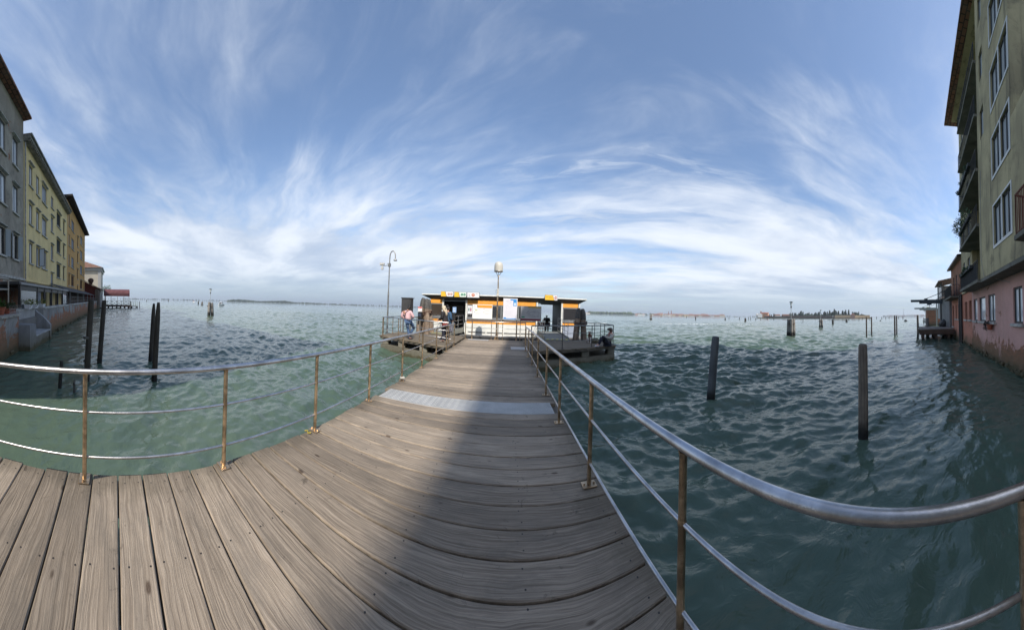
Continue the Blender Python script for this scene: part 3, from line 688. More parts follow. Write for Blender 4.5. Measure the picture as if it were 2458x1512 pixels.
# ------------------------------------------------------------------ terrace: pergola, planters
def terrace():
    P = thing('terrace_pergola', 'black framed terrace pergola with flat dark roof in front of the yellow house', 'pergola', (-19, -6, 1.45))
    part('roof', MB().bbox(-26.3, -12.6, -7.4, -5.1, 3.33, 3.5, .02), DARKP, P, True)
    part('gutter', MB().bbox(-26.3, -12.6, -5.095, -4.98, 3.30, 3.42, .02), mat('grey_metal', (.22, .22, .23), .5, .3), P, True)
    for x in (-12.8, -15.9, -17.6, -19.7, -21.9, -24.0, -26.1):
        part('post', MB().box(x - .07, x + .07, -5.24, -5.1, 1.45, 3.33), BLACKP, P, True)
    part('valance', MB().box(-26.2, -12.8, -5.2, -5.14, 3.02, 3.329), BLACKP, P, True)
    part('glass_screen', MB().box(-15.8, -12.9, -5.17, -5.15, 1.9, 3.0), glass('screen_glass', (.07, .075, .075), .1), P, True)
    cu_ = MB()
    pts = [(-15.7 - i * .05, -5.3 + .05 * math.sin(i * 1.7)) for i in range(30)]
    for (a, b) in zip(pts, pts[1:]): cu_.quad((b[0], b[1], 1.5), (a[0], a[1], 1.5), (a[0], a[1], 3.3), (b[0], b[1], 3.3))
    part('curtain', cu_, mat('grey_curtain', (.24, .26, .30), .8), P, True)
    part('end_panel', MB().box(-26.05, -24.1, -5.17, -5.15, 1.6, 3.0), glass('clear_panel', (.24, .25, .27), .08), P, True)
    # canvas-roofed stall further along
    S = thing('restaurant_awning', 'low dark awning with tables over the terrace beyond the pergola', 'awning', (-43, -5.8, 1.45))
    part('awning_sheet', MB().add([(-60, -7.2, 4.2), (-27, -7.2, 4.2), (-27, -5.0, 3.3), (-60, -5.0, 3.3), (-60, -7.2, 4.26), (-27, -7.2, 4.26), (-27, -5.0, 3.36), (-60, -5.0, 3.36)], [(0, 1, 2, 3), (7, 6, 5, 4), (0, 4, 5, 1), (1, 5, 6, 2), (2, 6, 7, 3), (3, 7, 4, 0)]), mat('dark_canvas', (.05, .05, .055), .8, var=.3), S, True)
    for x in (-28, -34, -40, -46, -52, -58): part('post', MB().box(x - .05, x + .05, -5.2, -5.1, 1.45, 3.35), GREYP, S, True)
    part('back_wall', MB().box(-59, -36, -7.3, -7.2, 1.45, 3.6), mat('terrace_dark_wall', (.07, .045, .035), .8, var=.4), S, True)  # dark brown back wall, tone varied by noise
    rl = MB()
    for x in np.arange(-59, -26.5, 1.6): rl.cyl((x, -4.75, 1.95), (x, -4.75, 2.75), .02, n=6)
    for z in (2.3, 2.72): rl.cyl((-59, -4.75, z), (-26.5, -4.75, z), .018, n=6)
    solo('terrace_railing', rl, STEELD, 'thin dark metal railing along the far coping of the quay wall', 'railing', loc=(-40, -4.75, 1.97))
    # bent tube frame at the near end
    tf = MB().tube([(-8.9, -4.6, 1.8), (-8.95, -4.62, 2.5), (-9.2, -4.7, 2.85), (-9.6, -4.8, 2.95), (-10.6, -4.85, 2.97)], .035, 8).tube([(-10.6, -4.85, 1.8), (-10.6, -4.85, 3.45)], .04, 8).tube([(-8.2, -4.8, 3.42), (-10.6, -4.85, 3.45)], .045, 8)
    solo('tube_frame', tf, mat('beige_tube', (.32, .29, .25), .5, .3), 'beige bent tube frame standing on the quay wall beside the flower pots', 'frame', loc=(-9.5, -4.7, 1.8))
    terra = mat('terracotta', (.30, .085, .045), .8, var=.3, vscale=8)
    gl = mat('plant_leaf', (.07, .16, .035), .6, island=.5); gy = mat('yellow_leaf', (.22, .26, .04), .6, island=.5); gd = mat('dull_leaf', (.055, .09, .035), .7, island=.5)
    def pot(x, m, lm, r, h, label, z=1.86, box=False, full=1.0, group='flower pots on the quay wall'):
        t = thing('flower_pot', label, 'flower pot', (x, -4.72, z), 0, group)
        if box: b = MB().add([(-r, -.13, 0), (r, -.13, 0), (r, .13, 0), (-r, .13, 0), (-r * 1.15, -.17, h), (r * 1.15, -.17, h), (r * 1.15, .17, h), (-r * 1.15, .17, h)], [(0, 3, 2, 1), (0, 1, 5, 4), (1, 2, 6, 5), (2, 3, 7, 6), (3, 0, 4, 7), (4, 5, 6, 7)])
        else: b = MB().lathe([(r * .7, 0), (r, h * .85), (r * 1.1, h * .86), (r * 1.1, h), (r * .9, h)], (0, 0, 0), 16)
        part('pot', b, m, t, smooth=False)
        part('foliage', MB().leaves((0, 0, h + .1 * full), r * 1.15, int(90 * full), .055, (1.1, 1, .75)).leaves((r * .5, .12, h - .02), r * .6, int(30 * full), .05), lm, t)
    pot(-9.45, terra, gl, .24, .34, 'big terracotta pot with bright green trailing plant on the quay wall', z=1.855, full=1.5)
    pot(-10.15, terra, gd, .17, .25, 'small red terracotta pot, first of three behind the wire rack')
    pot(-10.5, terra, gd, .17, .27, 'small red terracotta pot in the middle of the wire rack')
    pot(-10.85, terra, gd, .17, .25, 'small red terracotta pot at the far end of the wire rack')
    pot(-13.0, mat('white_plastic', (.6, .6, .62), .5), gy, .24, .24, 'white trough of yellow-green flowers over the concrete bay ledge, beside the wire rack', z=1.975, box=True)
    pot(-14.1, mat('white_plastic', (.6, .6, .62), .5), gy, .26, .22, 'white trough of yellow-green flowers in the middle of the row', z=1.975, box=True)
    pot(-15.6, mat('white_plastic', (.6, .6, .62), .5), gy, .26, .22, 'white trough of yellow-green flowers past the concrete bay', z=1.985, box=True)
    rk = MB()
    for i in range(9):
        x = -9.9 - i * .16; rk.tube([(x, -4.45, 1.87), (x - .02, -4.45, 2.05), (x + .1, -4.45, 2.25)], .009, 5)
    for z in (1.93, 2.08): rk.cyl((-9.85, -4.45, z), (-11.25, -4.45, z), .009, n=5)
    solo('wire_rack', rk, mat('pale_wire', (.4, .38, .36), .5, .5), 'pale wire rack leaning along the row of red terracotta pots', 'rack', loc=(-10.5, -4.45, 1.87))
terrace()
# ------------------------------------------------------------------ right shore (local frame: x along the wall, +y towards the water)
RANG = math.atan(-.08)
RO = Vector((0, -4.15, 0))
def wx(px, off=0.0):
    c = 1 / math.tan(az(px)); return (4.15 - off) / (-c - .08)
def rthing(name, label, cat, group=None): return thing(name, label, cat, RO, RANG, group)
def railing_local(mb, pts, z0, h, step=.11, top=.025, bar=.008):
    for (a, b) in zip(pts, pts[1:]):
        a = Vector((*a, 0)); b = Vector((*b, 0)); L = (b - a).length; n = max(2, int(L / step))
        for z in (z0 + .06, z0 + h): mb.cyl(a + Vector((0, 0, z)), b + Vector((0, 0, z)), top if z > z0 + .5 else .014, n=6)
        for i in range(n + 1):
            p = a.lerp(b, i / n); mb.cyl((p.x, p.y, z0), (p.x, p.y, z0 + h), bar if 0 < i < n else .02, n=5)
    return mb

def right_shore():
    pink = plaster('pink_render', (.62, .37, .33), (.54, .32, .28), stain=(.38, .27, .23), stain_amt=.45, brick=(2.2, .2, .02), algae=(.08, .50), scale=.55)
    salmon = plaster('salmon_render', (.54, .23, .16), (.46, .20, .14), stain=(.3, .21, .16), stain_amt=.45, brick=(2.0, .2, .0), algae=(.08, .5), scale=.55)
    olive = plaster('olive_render', (.50, .43, .26), (.35, .30, .19), stain=(.12, .105, .075), stain_amt=.75, scale=.5, vert=.8)
    H = rthing('waterside_house', 'tall house with olive upper floors overhanging a peeling pink ground floor in the water', 'house')
    xa, xe, xs, xend = 4.6, 12.5, 17.4, 22.0
    ZB, TOP = 4.45, 20.5
    LW = []
    for a, b in ((2337, 2346), (2350.5, 2365.5), (2371.5, 2389), (2431.5, 2455)):
        x1, x0 = wx(a), wx(b); LW.append(((x0 + x1) / 2, max(.6, x1 - x0 - .05), 2.15, 1.56, 'blue', 2 if a in (2371.5, 2431.5) else 1))
    mb = facade_wall(MB(), xa, 18.3, -1.5, ZB, [(x - w / 2, x + w / 2, z, z + h) for x, w, z, h, *_ in LW], deep=.12)
    mb.quad((xa, 0, -1.5), (xa, -25, -1.5), (xa, -25, ZB), (xa, 0, ZB))
    for i in range(150):        # crumbling footing at the tide line
        x = random.uniform(xa, 22); s = random.uniform(.1, .34); mb.ball((x, random.uniform(-.05, .1), random.uniform(-.12, .26)), s * .6, 1, .25, (1.4, .5, .6))
    part('ground_floor_wall', mb, pink, H)
    for x, w, z, h, s, l in LW: window(H, x, w, z, h, 0, s, l, False, True, .12)
    LS = []
    for a, b in ((2316, 2321.5), (2326, 2332)):
        x1, x0 = wx(a), wx(b); LS.append(((x0 + x1) / 2, min(x1 - x0, 1.1), 2.2, 1.5, 'brownl', 1))
    mb = facade_wall(MB(), 18.3, xend, -1.5, ZB, [(x - w / 2, x + w / 2, z, z + h) for x, w, z, h, *_ in LS], y=.004, deep=.2)
    mb.quad((xend, -25, -1.5), (xend, 0, -1.5), (xend, 0, ZB), (xend, -25, ZB))
    part('salmon_wall', mb, salmon, H)
    for x, w, z, h, s, l in LS: window(H, x, w, z, h, .004, s, l, False, True, .2)
    # upper block on the overhang
    OY = .8
    fl = [ZB + 3.02 * i for i in range(6)]
    UW = []
    for z0 in fl[:5]:
        UW += [(8.34, 1.0, z0 + 1.1, 1.72, 'blue', 2), (9.42, 1.05, z0 + 1.1, 1.72, 'blue', 2)]
        if z0 > 6: UW += [(11.6, .7, z0 + 1.1, 1.5, 'blue', 1)]
    UW = [u for u in UW if not (u[0] > 11 and u[2] < 9)]
    XT = 7.75; XK = 8.15
    mb = facade_wall(MB(), XT, xe, ZB, TOP, [(x - w / 2, x + w / 2, z, z + h) for x, w, z, h, *_ in UW], y=OY, deep=.12)
    mb = facade_wall(mb, xa, XT, ZB, 9.6, [], y=OY)
    mb.quad((XT, OY, 9.6), (XK, -25, 9.6), (XK, -25, TOP), (XT, OY, TOP)); mb.quad((xa, OY, ZB), (xa, -25, ZB), (xa, -25, 9.6), (xa, OY, 9.6)); mb.quad((xa, OY, 9.6), (xa, -25, 9.6), (XK, -25, 9.6), (XT, OY, 9.6))
    mb.quad((xe, -.5, ZB), (xe, OY, ZB), (xe, OY, TOP), (xe, -.5, TOP))
    BW = [(15.6, 1.0, z0 + .15, 2.2, 'dark', 2) for z0 in fl[:5]]
    mb = facade_wall(mb, xe, xs, ZB, TOP, [(x - w / 2, x + w / 2, z, z + h) for x, w, z, h, *_ in BW], y=-.5)
    mb.quad((xs, .12, ZB), (xs, -.5, ZB), (xs, -.5, TOP), (xs, .12, TOP))
    EW = [(18.6, .9, z0 + .9, 1.7, 'white', 2) for z0 in fl[:5]] + [(20.6, .9, z0 + .9, 1.7, 'white', 2) for z0 in fl[:5]]
    mb = facade_wall(mb, xs, xend, ZB, TOP, [(x - w / 2, x + w / 2, z, z + h) for x, w, z, h, *_ in EW], y=.12)
    mb.quad((xend, -25, ZB), (xend, .12, ZB), (xend, .12, TOP), (xend, -25, TOP)); mb.quad((xend, -25, ZB), (xend, -25, TOP), (xa, -25, TOP), (xa, -25, ZB)); mb.quad((XK, -25, TOP), (XT, OY, TOP), (xend, OY, TOP), (xend, -25, TOP))
    part('upper_wall', mb, olive, H)
    for x, w, z, h, s, l in UW:
        f = window(H, x, w, z, h, OY, s, l, False, False, .12)
    for z0 in fl[:5]:
        s = MB(); q = OY + .003; z = z0 + 1.1; h = 1.72; a, b = 7.77, 10.02
        s.box(a, b, q, q + .03, z - .12, z).box(a, b, q, q + .03, z + h, z + h + .08).box(a, a + .07, q, q + .03, z, z + h).box(b - .07, b, q, q + .03, z, z + h).box(8.79, 8.88, q, q + .03, z, z + h)
        part('window_surround', s, FRAMEW, H)
    for x, w, z, h, s, l in BW: window(H, x, w, z, h, -.5, s, l, False, False)
    for x, w, z, h, s, l in EW: window(H, x, w, z, h, .12, s, l, False, True)
    sm = plaster('grey_soffit', (.22, .21, .18), (.15, .145, .12), stain=(.06, .05, .045), stain_amt=.6, scale=.9)
    part('overhang_slab', MB().box(xa, xe, -.0, OY - .005, ZB - .16, ZB - .004).box(xe - .003, xs, -.0, .12, ZB - .14, ZB - .006), sm, H)
    cv = mat('hanging_plant_leaf', (.035, .07, .025), .7, island=.5)
    for i, z0 in enumerate(fl[:5]):
        bsl = part('balcony', MB().bbox(xe + .003, xs + .6, -.49, .98, z0 - .16, z0 + .005, .01), sm, H)
        rl = railing_local(MB(), [(xe + .05, .92), (xs + .55, .92), (xs + .55, .14)], z0, 1.05)
        part('railing', rl, BLACKP, bsl)
        if i == 0: part('windbreak', MB().box(xe + .4, xs + .5, .885, .9, z0 + .1, z0 + .98), mat('dark_mesh_screen', (.03, .032, .036), .8), bsl)
        if i in (0, 1, 2):
            bx = MB()
            for k in range(6): bx.box(xe + 1.2 + k * .62, xe + 1.74 + k * .62, .945, 1.12, z0 + .82, z0 + 1.02)
            part('planter_boxes', bx, mat('dark_planter', (.05, .05, .05), .7), bsl, label='row of balcony flower boxes')
            lf = MB()
            for k in range(12 if i == 1 else 7):
                lf.leaves((random.uniform(xe + 1.6, xs + .4), 1.05 + random.uniform(-.1, .25 if i == 1 else .12), z0 + (1.15 if i == 1 else 1.06) + random.uniform(-.15, .4 if i == 1 else .02)), .45 if i == 1 else .16, 90 if i == 1 else 60, .06)
            part('foliage', lf, cv, bsl)
    # rust-brown balcony at the near end
    bsl = part('balcony', MB().bbox(4.6, 5.9, OY + .003, OY + .75, ZB + .1, ZB + .24, .01), sm, H)
    part('railing', railing_local(MB(), [(4.65, OY + .7), (5.85, OY + .7), (5.85, OY + .05)], ZB + .24, 1.1, .1, .03, .014), mat('rust_red_metal', (.17, .055, .035), .6, .2), bsl)
    ev = part('roof', MB().add([(XT - .3, OY + .6, TOP + .003), (xend + .5, OY + .6, TOP + .003), (xend + .5, -25.5, TOP + .003), (XK - .3, -25.5, TOP + .003), (12, -12, TOP + 2), (19, -12, TOP + 2), (XT - .3, OY + .6, TOP + .2), (xend + .5, OY + .6, TOP + .2), (xend + .5, -25.5, TOP + .2), (XK - .3, -25.5, TOP + .2)],
        [(0, 3, 2, 1), (0, 1, 7, 6), (1, 2, 8, 7), (2, 3, 9, 8), (3, 0, 6, 9), (6, 7, 5, 4), (8, 9, 4, 5), (7, 8, 5), (9, 6, 4)]), tiles('roof_tiles'), H)
    for k, x in enumerate((22.35, 23.3)):
        part('downpipe', MB().tube([(x, .14, -1), (x, .14, 4.5)], .11, 10), mat('dark_pipe', (.03, .025, .025), .5), H)
    cb = MB().tube([(11.9, OY + .02, 10), (12.0, OY + .05, 8), (12.05, OY + .06, 5.5), (11.7, OY + .03, 4.5), (11.0, .4, 4.27), (10.2, .03, 4.0)], .014, 5)
    part('cable', cb, mat('pale_cable', (.3, .3, .28), .7), H)
    # flower pot hanging on the pink wall under the second window
    x = (wx(2371.5) + wx(2389)) / 2
    t = thing('hanging_planter', 'terracotta planter with dark drooping plant hung below a window of the pink wall', 'planter', (Matrix.Translation(RO) @ Matrix.Rotation(RANG, 4, 'Z')) @ Vector((x, .2, 1.72)), RANG)
    part('pot', MB().lathe([(.13, 0), (.18, .25), (.2, .26), (.2, .31), (.15, .31)], (-.25, 0, 0), 14), mat('terracotta', (.3, .085, .045), .8), t)
    part('foliage', MB().leaves((.1, .06, .28), .3, 130, .06, (1.3, .6, .8)).leaves((.4, .05, .12), .22, 60, .05), mat('dark_leaf', (.05, .035, .03), .7, island=.5), t)
    # ---- salmon and brick house
    B2 = rthing('brick_house', 'red brick house with a black balcony next to the olive house', 'house')
    br = plaster('red_brick', (.24, .085, .055), (.19, .075, .05), brick=(9, 3, .3), stain_amt=.3)
    W2 = [(24.6, .8, 2.2, 1.5, 'brownl', 1), (26.2, .8, 2.2, 1.5, 'brown', 1), (28.4, 1.0, 1.3, 2.4, 'brown', 1)]
    mb = facade_wall(MB(), xend + .003, 29.5, -1.5, 4.4, [(x - w / 2, x + w / 2, z, z + h) for x, w, z, h, *_ in W2], y=.02)
    mb.quad((29.5, -9, -1.5), (29.5, .02, -1.5), (29.5, .02, 4.4), (29.5, -9, 4.4)); part('ground_floor_wall', mb, salmon, B2)
    for x, w, z, h, s, l in W2: window(B2, x, w, z, h, .02, s, l, False, True)
    mb = facade_wall(MB(), xend + .003, 29.5, 4.402, 8.0, [(25, 25.9, 4.6, 6.8), (26.8, 27.7, 4.6, 6.8)], y=.05)
    mb.quad((29.5, -9, 4.402), (29.5, .05, 4.402), (29.5, .05, 6.6), (29.5, -9, 8.4)); part('upper_wall', mb, br, B2)
    for x in (25.45, 27.25): window(B2, x, .9, 4.6, 2.2, .05, 'white', 2, False, False)
    part('roof', MB().add([(xend + .004, .5, 7.95), (29.9, .5, 7.95), (29.9, -9, 9.6), (xend + .004, -9, 9.6), (xend + .004, .5, 8.15), (29.9, .5, 8.15), (29.9, -9, 9.8), (xend + .004, -9, 9.8)], [(0, 3, 2, 1), (4, 5, 6, 7), (0, 1, 5, 4), (1, 2, 6, 5)]), mat('pale_roof_edge', (.3, .27, .24), .8), B2)
    bs = part('balcony', MB().bbox(23.2, 29.0, .055, 1.0, 4.28, 4.43, .01), sm, B2)
    part('railing', railing_local(MB(), [(23.25, .1), (23.25, .95), (28.95, .95), (28.95, .1)], 4.43, 1.1), BLACKP, bs)
    part('windbreak', MB().box(23.3, 28.9, .9, .915, 4.5, 5.4), mat('dark_mesh_screen', (.03, .032, .036), .8), bs)
    # ---- grey boat shed with rounded wall, small house with glazed loggia behind
    G = rthing('grey_shed', 'grey rendered waterside shed with a sloping tiled roof behind the timber dock', 'shed')
    part('wall', MB().add([(29.6, .3, -1), (40, .3, -1), (40, -6, -1), (29.6, -6, -1), (29.6, .3, 4.7), (40, .3, 5.2), (40, -6, 6.5), (29.6, -6, 6.5)], [(1, 0, 4, 5), (2, 1, 5, 6), (0, 3, 7, 4), (3, 2, 6, 7)]), plaster('shed_render', (.24, .235, .23), (.19, .185, .18), stain_amt=.35, algae=(.1, .5)), G)
    part('roof', MB().add([(29.4, .6, 4.72), (40.3, .6, 5.25), (40.3, -6, 7.2), (29.4, -6, 7.2), (29.4, .6, 4.9), (40.3, .6, 5.43), (40.3, -6, 7.38), (29.4, -6, 7.38)], [(0, 3, 2, 1), (4, 5, 6, 7), (0, 1, 5, 4), (1, 2, 6, 5), (3, 0, 4, 7)]), tiles('pale_tiles', (.38, .22, .15), (.26, .16, .12)), G)
    part('gutter_pipe', MB().tube([(39.6, .42, 5), (39.6, .42, -1)], .1, 8).box(40.001, 40.6, -2, .5, -1, 5.0), mat('black_gutter', (.02, .02, .022), .5), G)
    L = rthing('loggia_house', 'small white house with glazed loggia under a striped tile roof', 'house')
    part('wall', MB().box(42, 50, -7, .1, 2, 5.6).box(49.6, 50, -7, .1, 5.6, 8.6).box(42, 42.3, -7, -3.4, 5.6, 8.6), mat('pale_wall', (.36, .36, .35), .8, var=.2, vscale=1), L)
    fr = MB()
    for x in (42.1, 44, 46, 48, 49.5): fr.box(x, x + .12, -.05, .07, 5.6, 8.2)
    for y in (-1.8, -3.4): fr.box(42.0, 42.12, y, y + .12, 5.6, 8.2)
    fr.box(42, 49.6, -.05, .07, 8.1, 8.25).box(42, 49.6, -.05, .07, 6.7, 6.8).box(42, 42.12, -3.4, 0, 6.7, 6.8)
    lg = part('loggia_frame', fr, FRAMED, L); part('pane', MB().box(42.13, 49.5, -.02, .02, 5.7, 8.1), glass('loggia_glass', (.4, .45, .5)), lg)
    part('roof', MB().add([(41.6, .6, 8.3), (50.4, .6, 8.3), (50.4, -7, 10), (41.6, -7, 10), (41.6, .6, 8.5), (50.4, .6, 8.5), (50.4, -7, 10.2), (41.6, -7, 10.2)], [(0, 3, 2, 1), (4, 5, 6, 7), (0, 1, 5, 4), (1, 2, 6, 5), (3, 0, 4, 7)]), tiles('pale_tiles'), L)
    bs = part('balcony', MB().box(40.5, 42, -3.5, .2, 5.3, 5.5), sm, L); part('railing', railing_local(MB(), [(40.55, .15), (40.55, -3.4)], 5.5, 1.0, .16), BLACKP, bs)
    # ---- boat cranes reaching over the water
    dk = mat('dark_blue_steel', (.045, .06, .075), .5)
    for k, (x, z, yo, lab, m) in enumerate(((38.0, 4.75, 5.2, 'dark blue steel boat crane beam reaching over the water beside the grey shed', dk), (63, 4.35, 5.0, 'pale grey boat crane beam beyond the dark blue one', mat('pale_steel', (.3, .3, .28), .6)))):
        c = rthing('boat_crane', lab, 'crane', 'boat cranes along the shore')
        part('beam', MB().box(x - .12, x + .12, -.5, yo, z, z + .28).box(x - .16, x + .16, -.5, yo, z - .04, z).box(x - .16, x + .16, -.5, yo, z + .28, z + .32), m, c)
        part('lower_beam', MB().box(x - .1, x + .1, -.5, yo - 1.3, z - .3, z - .045), m, c)
        part('tie_rod', MB().cyl((x, yo * .55, z + .45), (x + .3, -.3, z + 1.7), .05, n=6), m, c); part('tie_rod', MB().cyl((x, yo * .25, z + .3), (x + .3, -.3, z + 1.3), .05, n=6), m, c)
        part('rod_clamp', MB().box(x - .2, x + .2, yo * .5, yo * .6, z + .325, z + .5), m, c); h = part('trolley', MB().box(x - .22, x + .22, 2.0, 2.7, z - .5, z - .305), m, c); part('hook', MB().cyl((x, 2.35, z - .5), (x, 2.35, z - 1.0), .04, n=6), STEELD, h)
        part('column', MB().box(x - .18, x + .18, -.8, -.5, -1, z + 1.9), m, c)
    # ---- low dark workshops further along
    K = rthing('brick_workshop', 'low dark brick workshop with yellow-green growth along its roof beyond the cranes', 'workshop')
    part('wall', MB().box(66, 82, -8, 1.6, -1, 4.3), plaster('workshop_brick', (.15, .11, .09), (.11, .085, .07), brick=(5, 0, .2), stain_amt=.5, algae=(.1, .6)), K)
    part('roof', MB().box(65.7, 82.3, -8.3, 1.9, 4.3, 4.55), mat('workshop_roof', (.17, .14, .12), .9), K)
    part('foliage', MB().leaves((70, 1.3, 4.75), .7, 200, .12, (5, .7, .5)).leaves((77, 1.2, 4.7), .6, 150, .12, (5, .7, .5)), mat('yellow_growth', (.30, .27, .05), .8, island=.5), K)
    K = rthing('far_boathouse', 'low pale boathouse with a red roof beyond the dark brick workshop', 'boathouse')
    part('wall', MB().box(86, 120, -14, -3, -1, 4.0), mat('boathouse_wall', (.25, .21, .19), .9, var=.3, vscale=.6), K); part('roof', MB().add([(85.5, -2.4, 4.0), (120, -2.4, 4.0), (120, -8, 6.2), (85.5, -8, 6.2), (85.5, -14, 4), (120, -14, 4)], [(0, 1, 2, 3), (3, 2, 5, 4), (0, 3, 4)]), tiles('roof_tiles'), K)
    # ---- timber dock
    D = rthing('timber_dock', 'brown timber dock on stout posts built out from the brick house wall', 'dock')
    pk = MB(); y = .35
    while y < 4.0: pk.bbox(26.4, 33.2, y, y + .175, 1.08, 1.15, .008); y += .19
    part('deck', pk, wood('dock_planks', (.13, .10, .08), (.22, .18, .15), 'x', .25), D)
    bw = wood('dock_beam', (.075, .045, .032), (.13, .08, .055), 'y', .2)
    part('rim_beam', MB().bbox(26.3, 26.42, .3, 4.05, .72, 1.075, .01).bbox(33.1, 33.25, .3, 4.05, .72, 1.075, .01).bbox(26.43, 33.09, 3.9, 4.05, .72, 1.075, .01).bbox(26.25, 26.55, .3, 4.0, .55, .715, .01), bw, D)
    for x in (26.6, 29.5, 32.6):
        for y in (.8, 2.2, 3.6): part('post', MB().bbox(x - .15, x + .15, y - .15, y + .15, -1.2, .71, .02), wood('dock_post', (.09, .055, .04), (.15, .09, .065), 'z', .2, wet=(.05, .3, (.02, .014, .01))), D)
    M_ = Matrix.Translation(RO) @ Matrix.Rotation(RANG, 4, 'Z')
    q = M_ @ Vector((31.5, .9, 1.15))
    solo('tarpaulin_heap', MB().ball((0, 0, .42), .55, 3, .09, (.9, .7, 1.0)).ball((.4, .2, .3), .4, 3, .09, (.9, .8, 1.0)), mat('black_tarpaulin', (.02, .02, .024), .45, bump=.6, bscale=5), 'heap under black tarpaulin on the timber dock against the grey shed', 'tarpaulin').location = q
    q = M_ @ Vector((32.3, 2.9, 0))
    solo('dock_bollard', MB().tube([(0, 0, -1.2), (0, 0, 1.2), (.02, 0, 2.3)], [.24, .23, .2], 12), PILEG, 'thick weathered grey post standing at the outer end of the timber dock', 'post').location = q
right_shore()
# ------------------------------------------------------------------ boardwalk and its railings
PXL, PXR, PY0, PY1 = -2.34, .98, -5.2, 14.3
def boardwalk():
    B = thing('boardwalk', 'weathered grey timber boardwalk running out to the floating waterbus stop', 'boardwalk', (-.75, 0, DECK))
    pk = MB(); y = PY0
    while y < PY1 - .02:
        w = random.uniform(.225, .25) if y < 4.3 else random.uniform(.19, .215)
        if not (4.08 < y + w / 2 < 4.62):
            dz_ = random.uniform(-.004, .004); e = random.uniform(-.02, .02)
            g_ = random.uniform(.009, .016)
            pk.bbox(PXL + e, PXR + e, y, min(y + w - g_, PY1), DECK - .06, DECK + dz_, .007)
            for xs_ in (PXL + .10, -1.52, -.68, .17, PXR - .10):
                for yo in (.22, .78):
                    q = random.uniform(-.012, .012); cx_, cy_ = xs_ + q, y + w * yo + q
                    pk.add([(cx_ + .007 * math.cos(a_), cy_ + .007 * math.sin(a_), DECK + dz_ + .0012) for a_ in np.linspace(0, 2 * PI, 7)[:-1]], [(0, 1, 2, 3, 4, 5)], 1)
        y += w
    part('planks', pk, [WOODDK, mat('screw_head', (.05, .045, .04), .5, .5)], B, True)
    ed = MB()
    for x in (PXL - .03, PXR - .12): ed.bbox(x, x + .15, PY0, PY1, DECK - .32, DECK - .065, .01)
    for x in (-1.6, -.75, .1): ed.bbox(x, x + .15, PY0, PY1, DECK - .3, DECK - .065, .01)
    part('beam', ed, WOODBEAM, B, True)
    for y in (-3.5, 1.0, 5.5, 10.0):
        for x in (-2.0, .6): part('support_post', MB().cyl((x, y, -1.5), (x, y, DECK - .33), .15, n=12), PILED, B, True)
    [part('cross_beam', MB().box(-2.25, .9, y, y + .2, DECK - .5, DECK - .325), WOODBEAM, B, True) for y in (.9, 5.4, 9.9)]
    # checker plate threshold with raised tread lozenges
    pl = MB().bbox(-2.24, .86, 4.10, 4.60, DECK - .02, DECK + .012, .004)
    k = 0
    y = 4.14
    while y < 4.58:
        x = -2.21 + (k % 2) * .03
        while x < .83:
            a = .7 if (k + int(x * 16)) % 2 else -.7
            ca, sa = math.cos(a), math.sin(a)
            q = [(x + ca * u - sa * v, y + sa * u + ca * v) for u, v in ((-.019, 0), (0, -.006), (.019, 0), (0, .006))]
            pl.add([(q[0][0], q[0][1], DECK + .0125), (q[1][0], q[1][1], DECK + .0125), (q[2][0], q[2][1], DECK + .0125), (q[3][0], q[3][1], DECK + .0125), (x, y, DECK + .019)], [(0, 1, 4), (1, 2, 4), (2, 3, 4), (3, 0, 4)])
            x += .06
        y += .036; k += 1
    part('tread_plate', pl, mat('aluminium_tread', (.42, .42, .41), .55, .25, var=.12, vscale=2.5), B, True)
    part('threshold_plate', MB().bbox(-2.1, -.95, 13.72, 14.2, DECK + .004, DECK + .012, .002), mat('aluminium_tread', (.50, .50, .49), .5, .35), B, True)
    part('threshold_plate', MB().bbox(.25, .95, 10.9, 11.7, DECK + .004, DECK + .012, .002), mat('aluminium_tread', (.50, .50, .49), .5, .35), B, True)
boardwalk()

def rail_path(zs, rads, path, m_top, R, bend=.0):
    pass
def railing(name, label, pts, posts, z0=DECK, heights=(1.025, .645, .22), rads=(.027, .0125, .0125), pr=.0215, group='stainless steel railings', ends=True, mt=None, mp=None):
    """pts: ground path of the rails; posts: list of (x,y)"""
    R = thing(name, label, 'railing', (pts[0][0], pts[0][1], z0), 0, group)
    mt = mt or STEEL; mp = mp or STEELP
    for i, (h, r) in enumerate(zip(heights, rads)):
        part('handrail' if i == 0 else 'middle_rail' if i == 1 else 'lower_rail', MB().tube([(x, y, z0 + h) for x, y in pts], r, 12 if i == 0 else 8), mt, R, True, True)
    for x, y in posts:
        mb = MB().cyl((x, y, z0 + .004), (x, y, z0 + heights[0] - rads[0] * .8), pr, n=12)
        for h_ in heights[1:]: mb.lathe([(pr, -.02), (pr * 1.12, -.008), (pr * 1.12, .008), (pr, .02)], (x, y, z0 + h_), 12)
        mb.lathe([(pr, -.03), (pr * 1.25, 0)], (x, y, z0 + heights[0] - rads[0] * .8), 12)
        p = part('post', mb, mp, R, True, 'auto')
        part('foot_plate', MB().bbox(x - .07, x + .07, y - .05, y + .05, z0 + .003, z0 + .015, .003).cyl((x - .05, y, z0 + .015), (x - .05, y, z0 + .03), .01, n=6).cyl((x + .05, y, z0 + .015), (x + .05, y, z0 + .03), .01, n=6), mp, p, True)
    return R
LX, RX = -2.27, .86
ly = [-4.9, -3.05, -1.66, -.27, 1.10, 2.42, 3.8, 5.25, 6.65, 8.1, 9.55, 11.05]
ry = [-4.9, -3.4, -1.9, -.45, .98, 2.35, 3.77, 5.05, 6.45, 7.85, 9.25, 10.6]
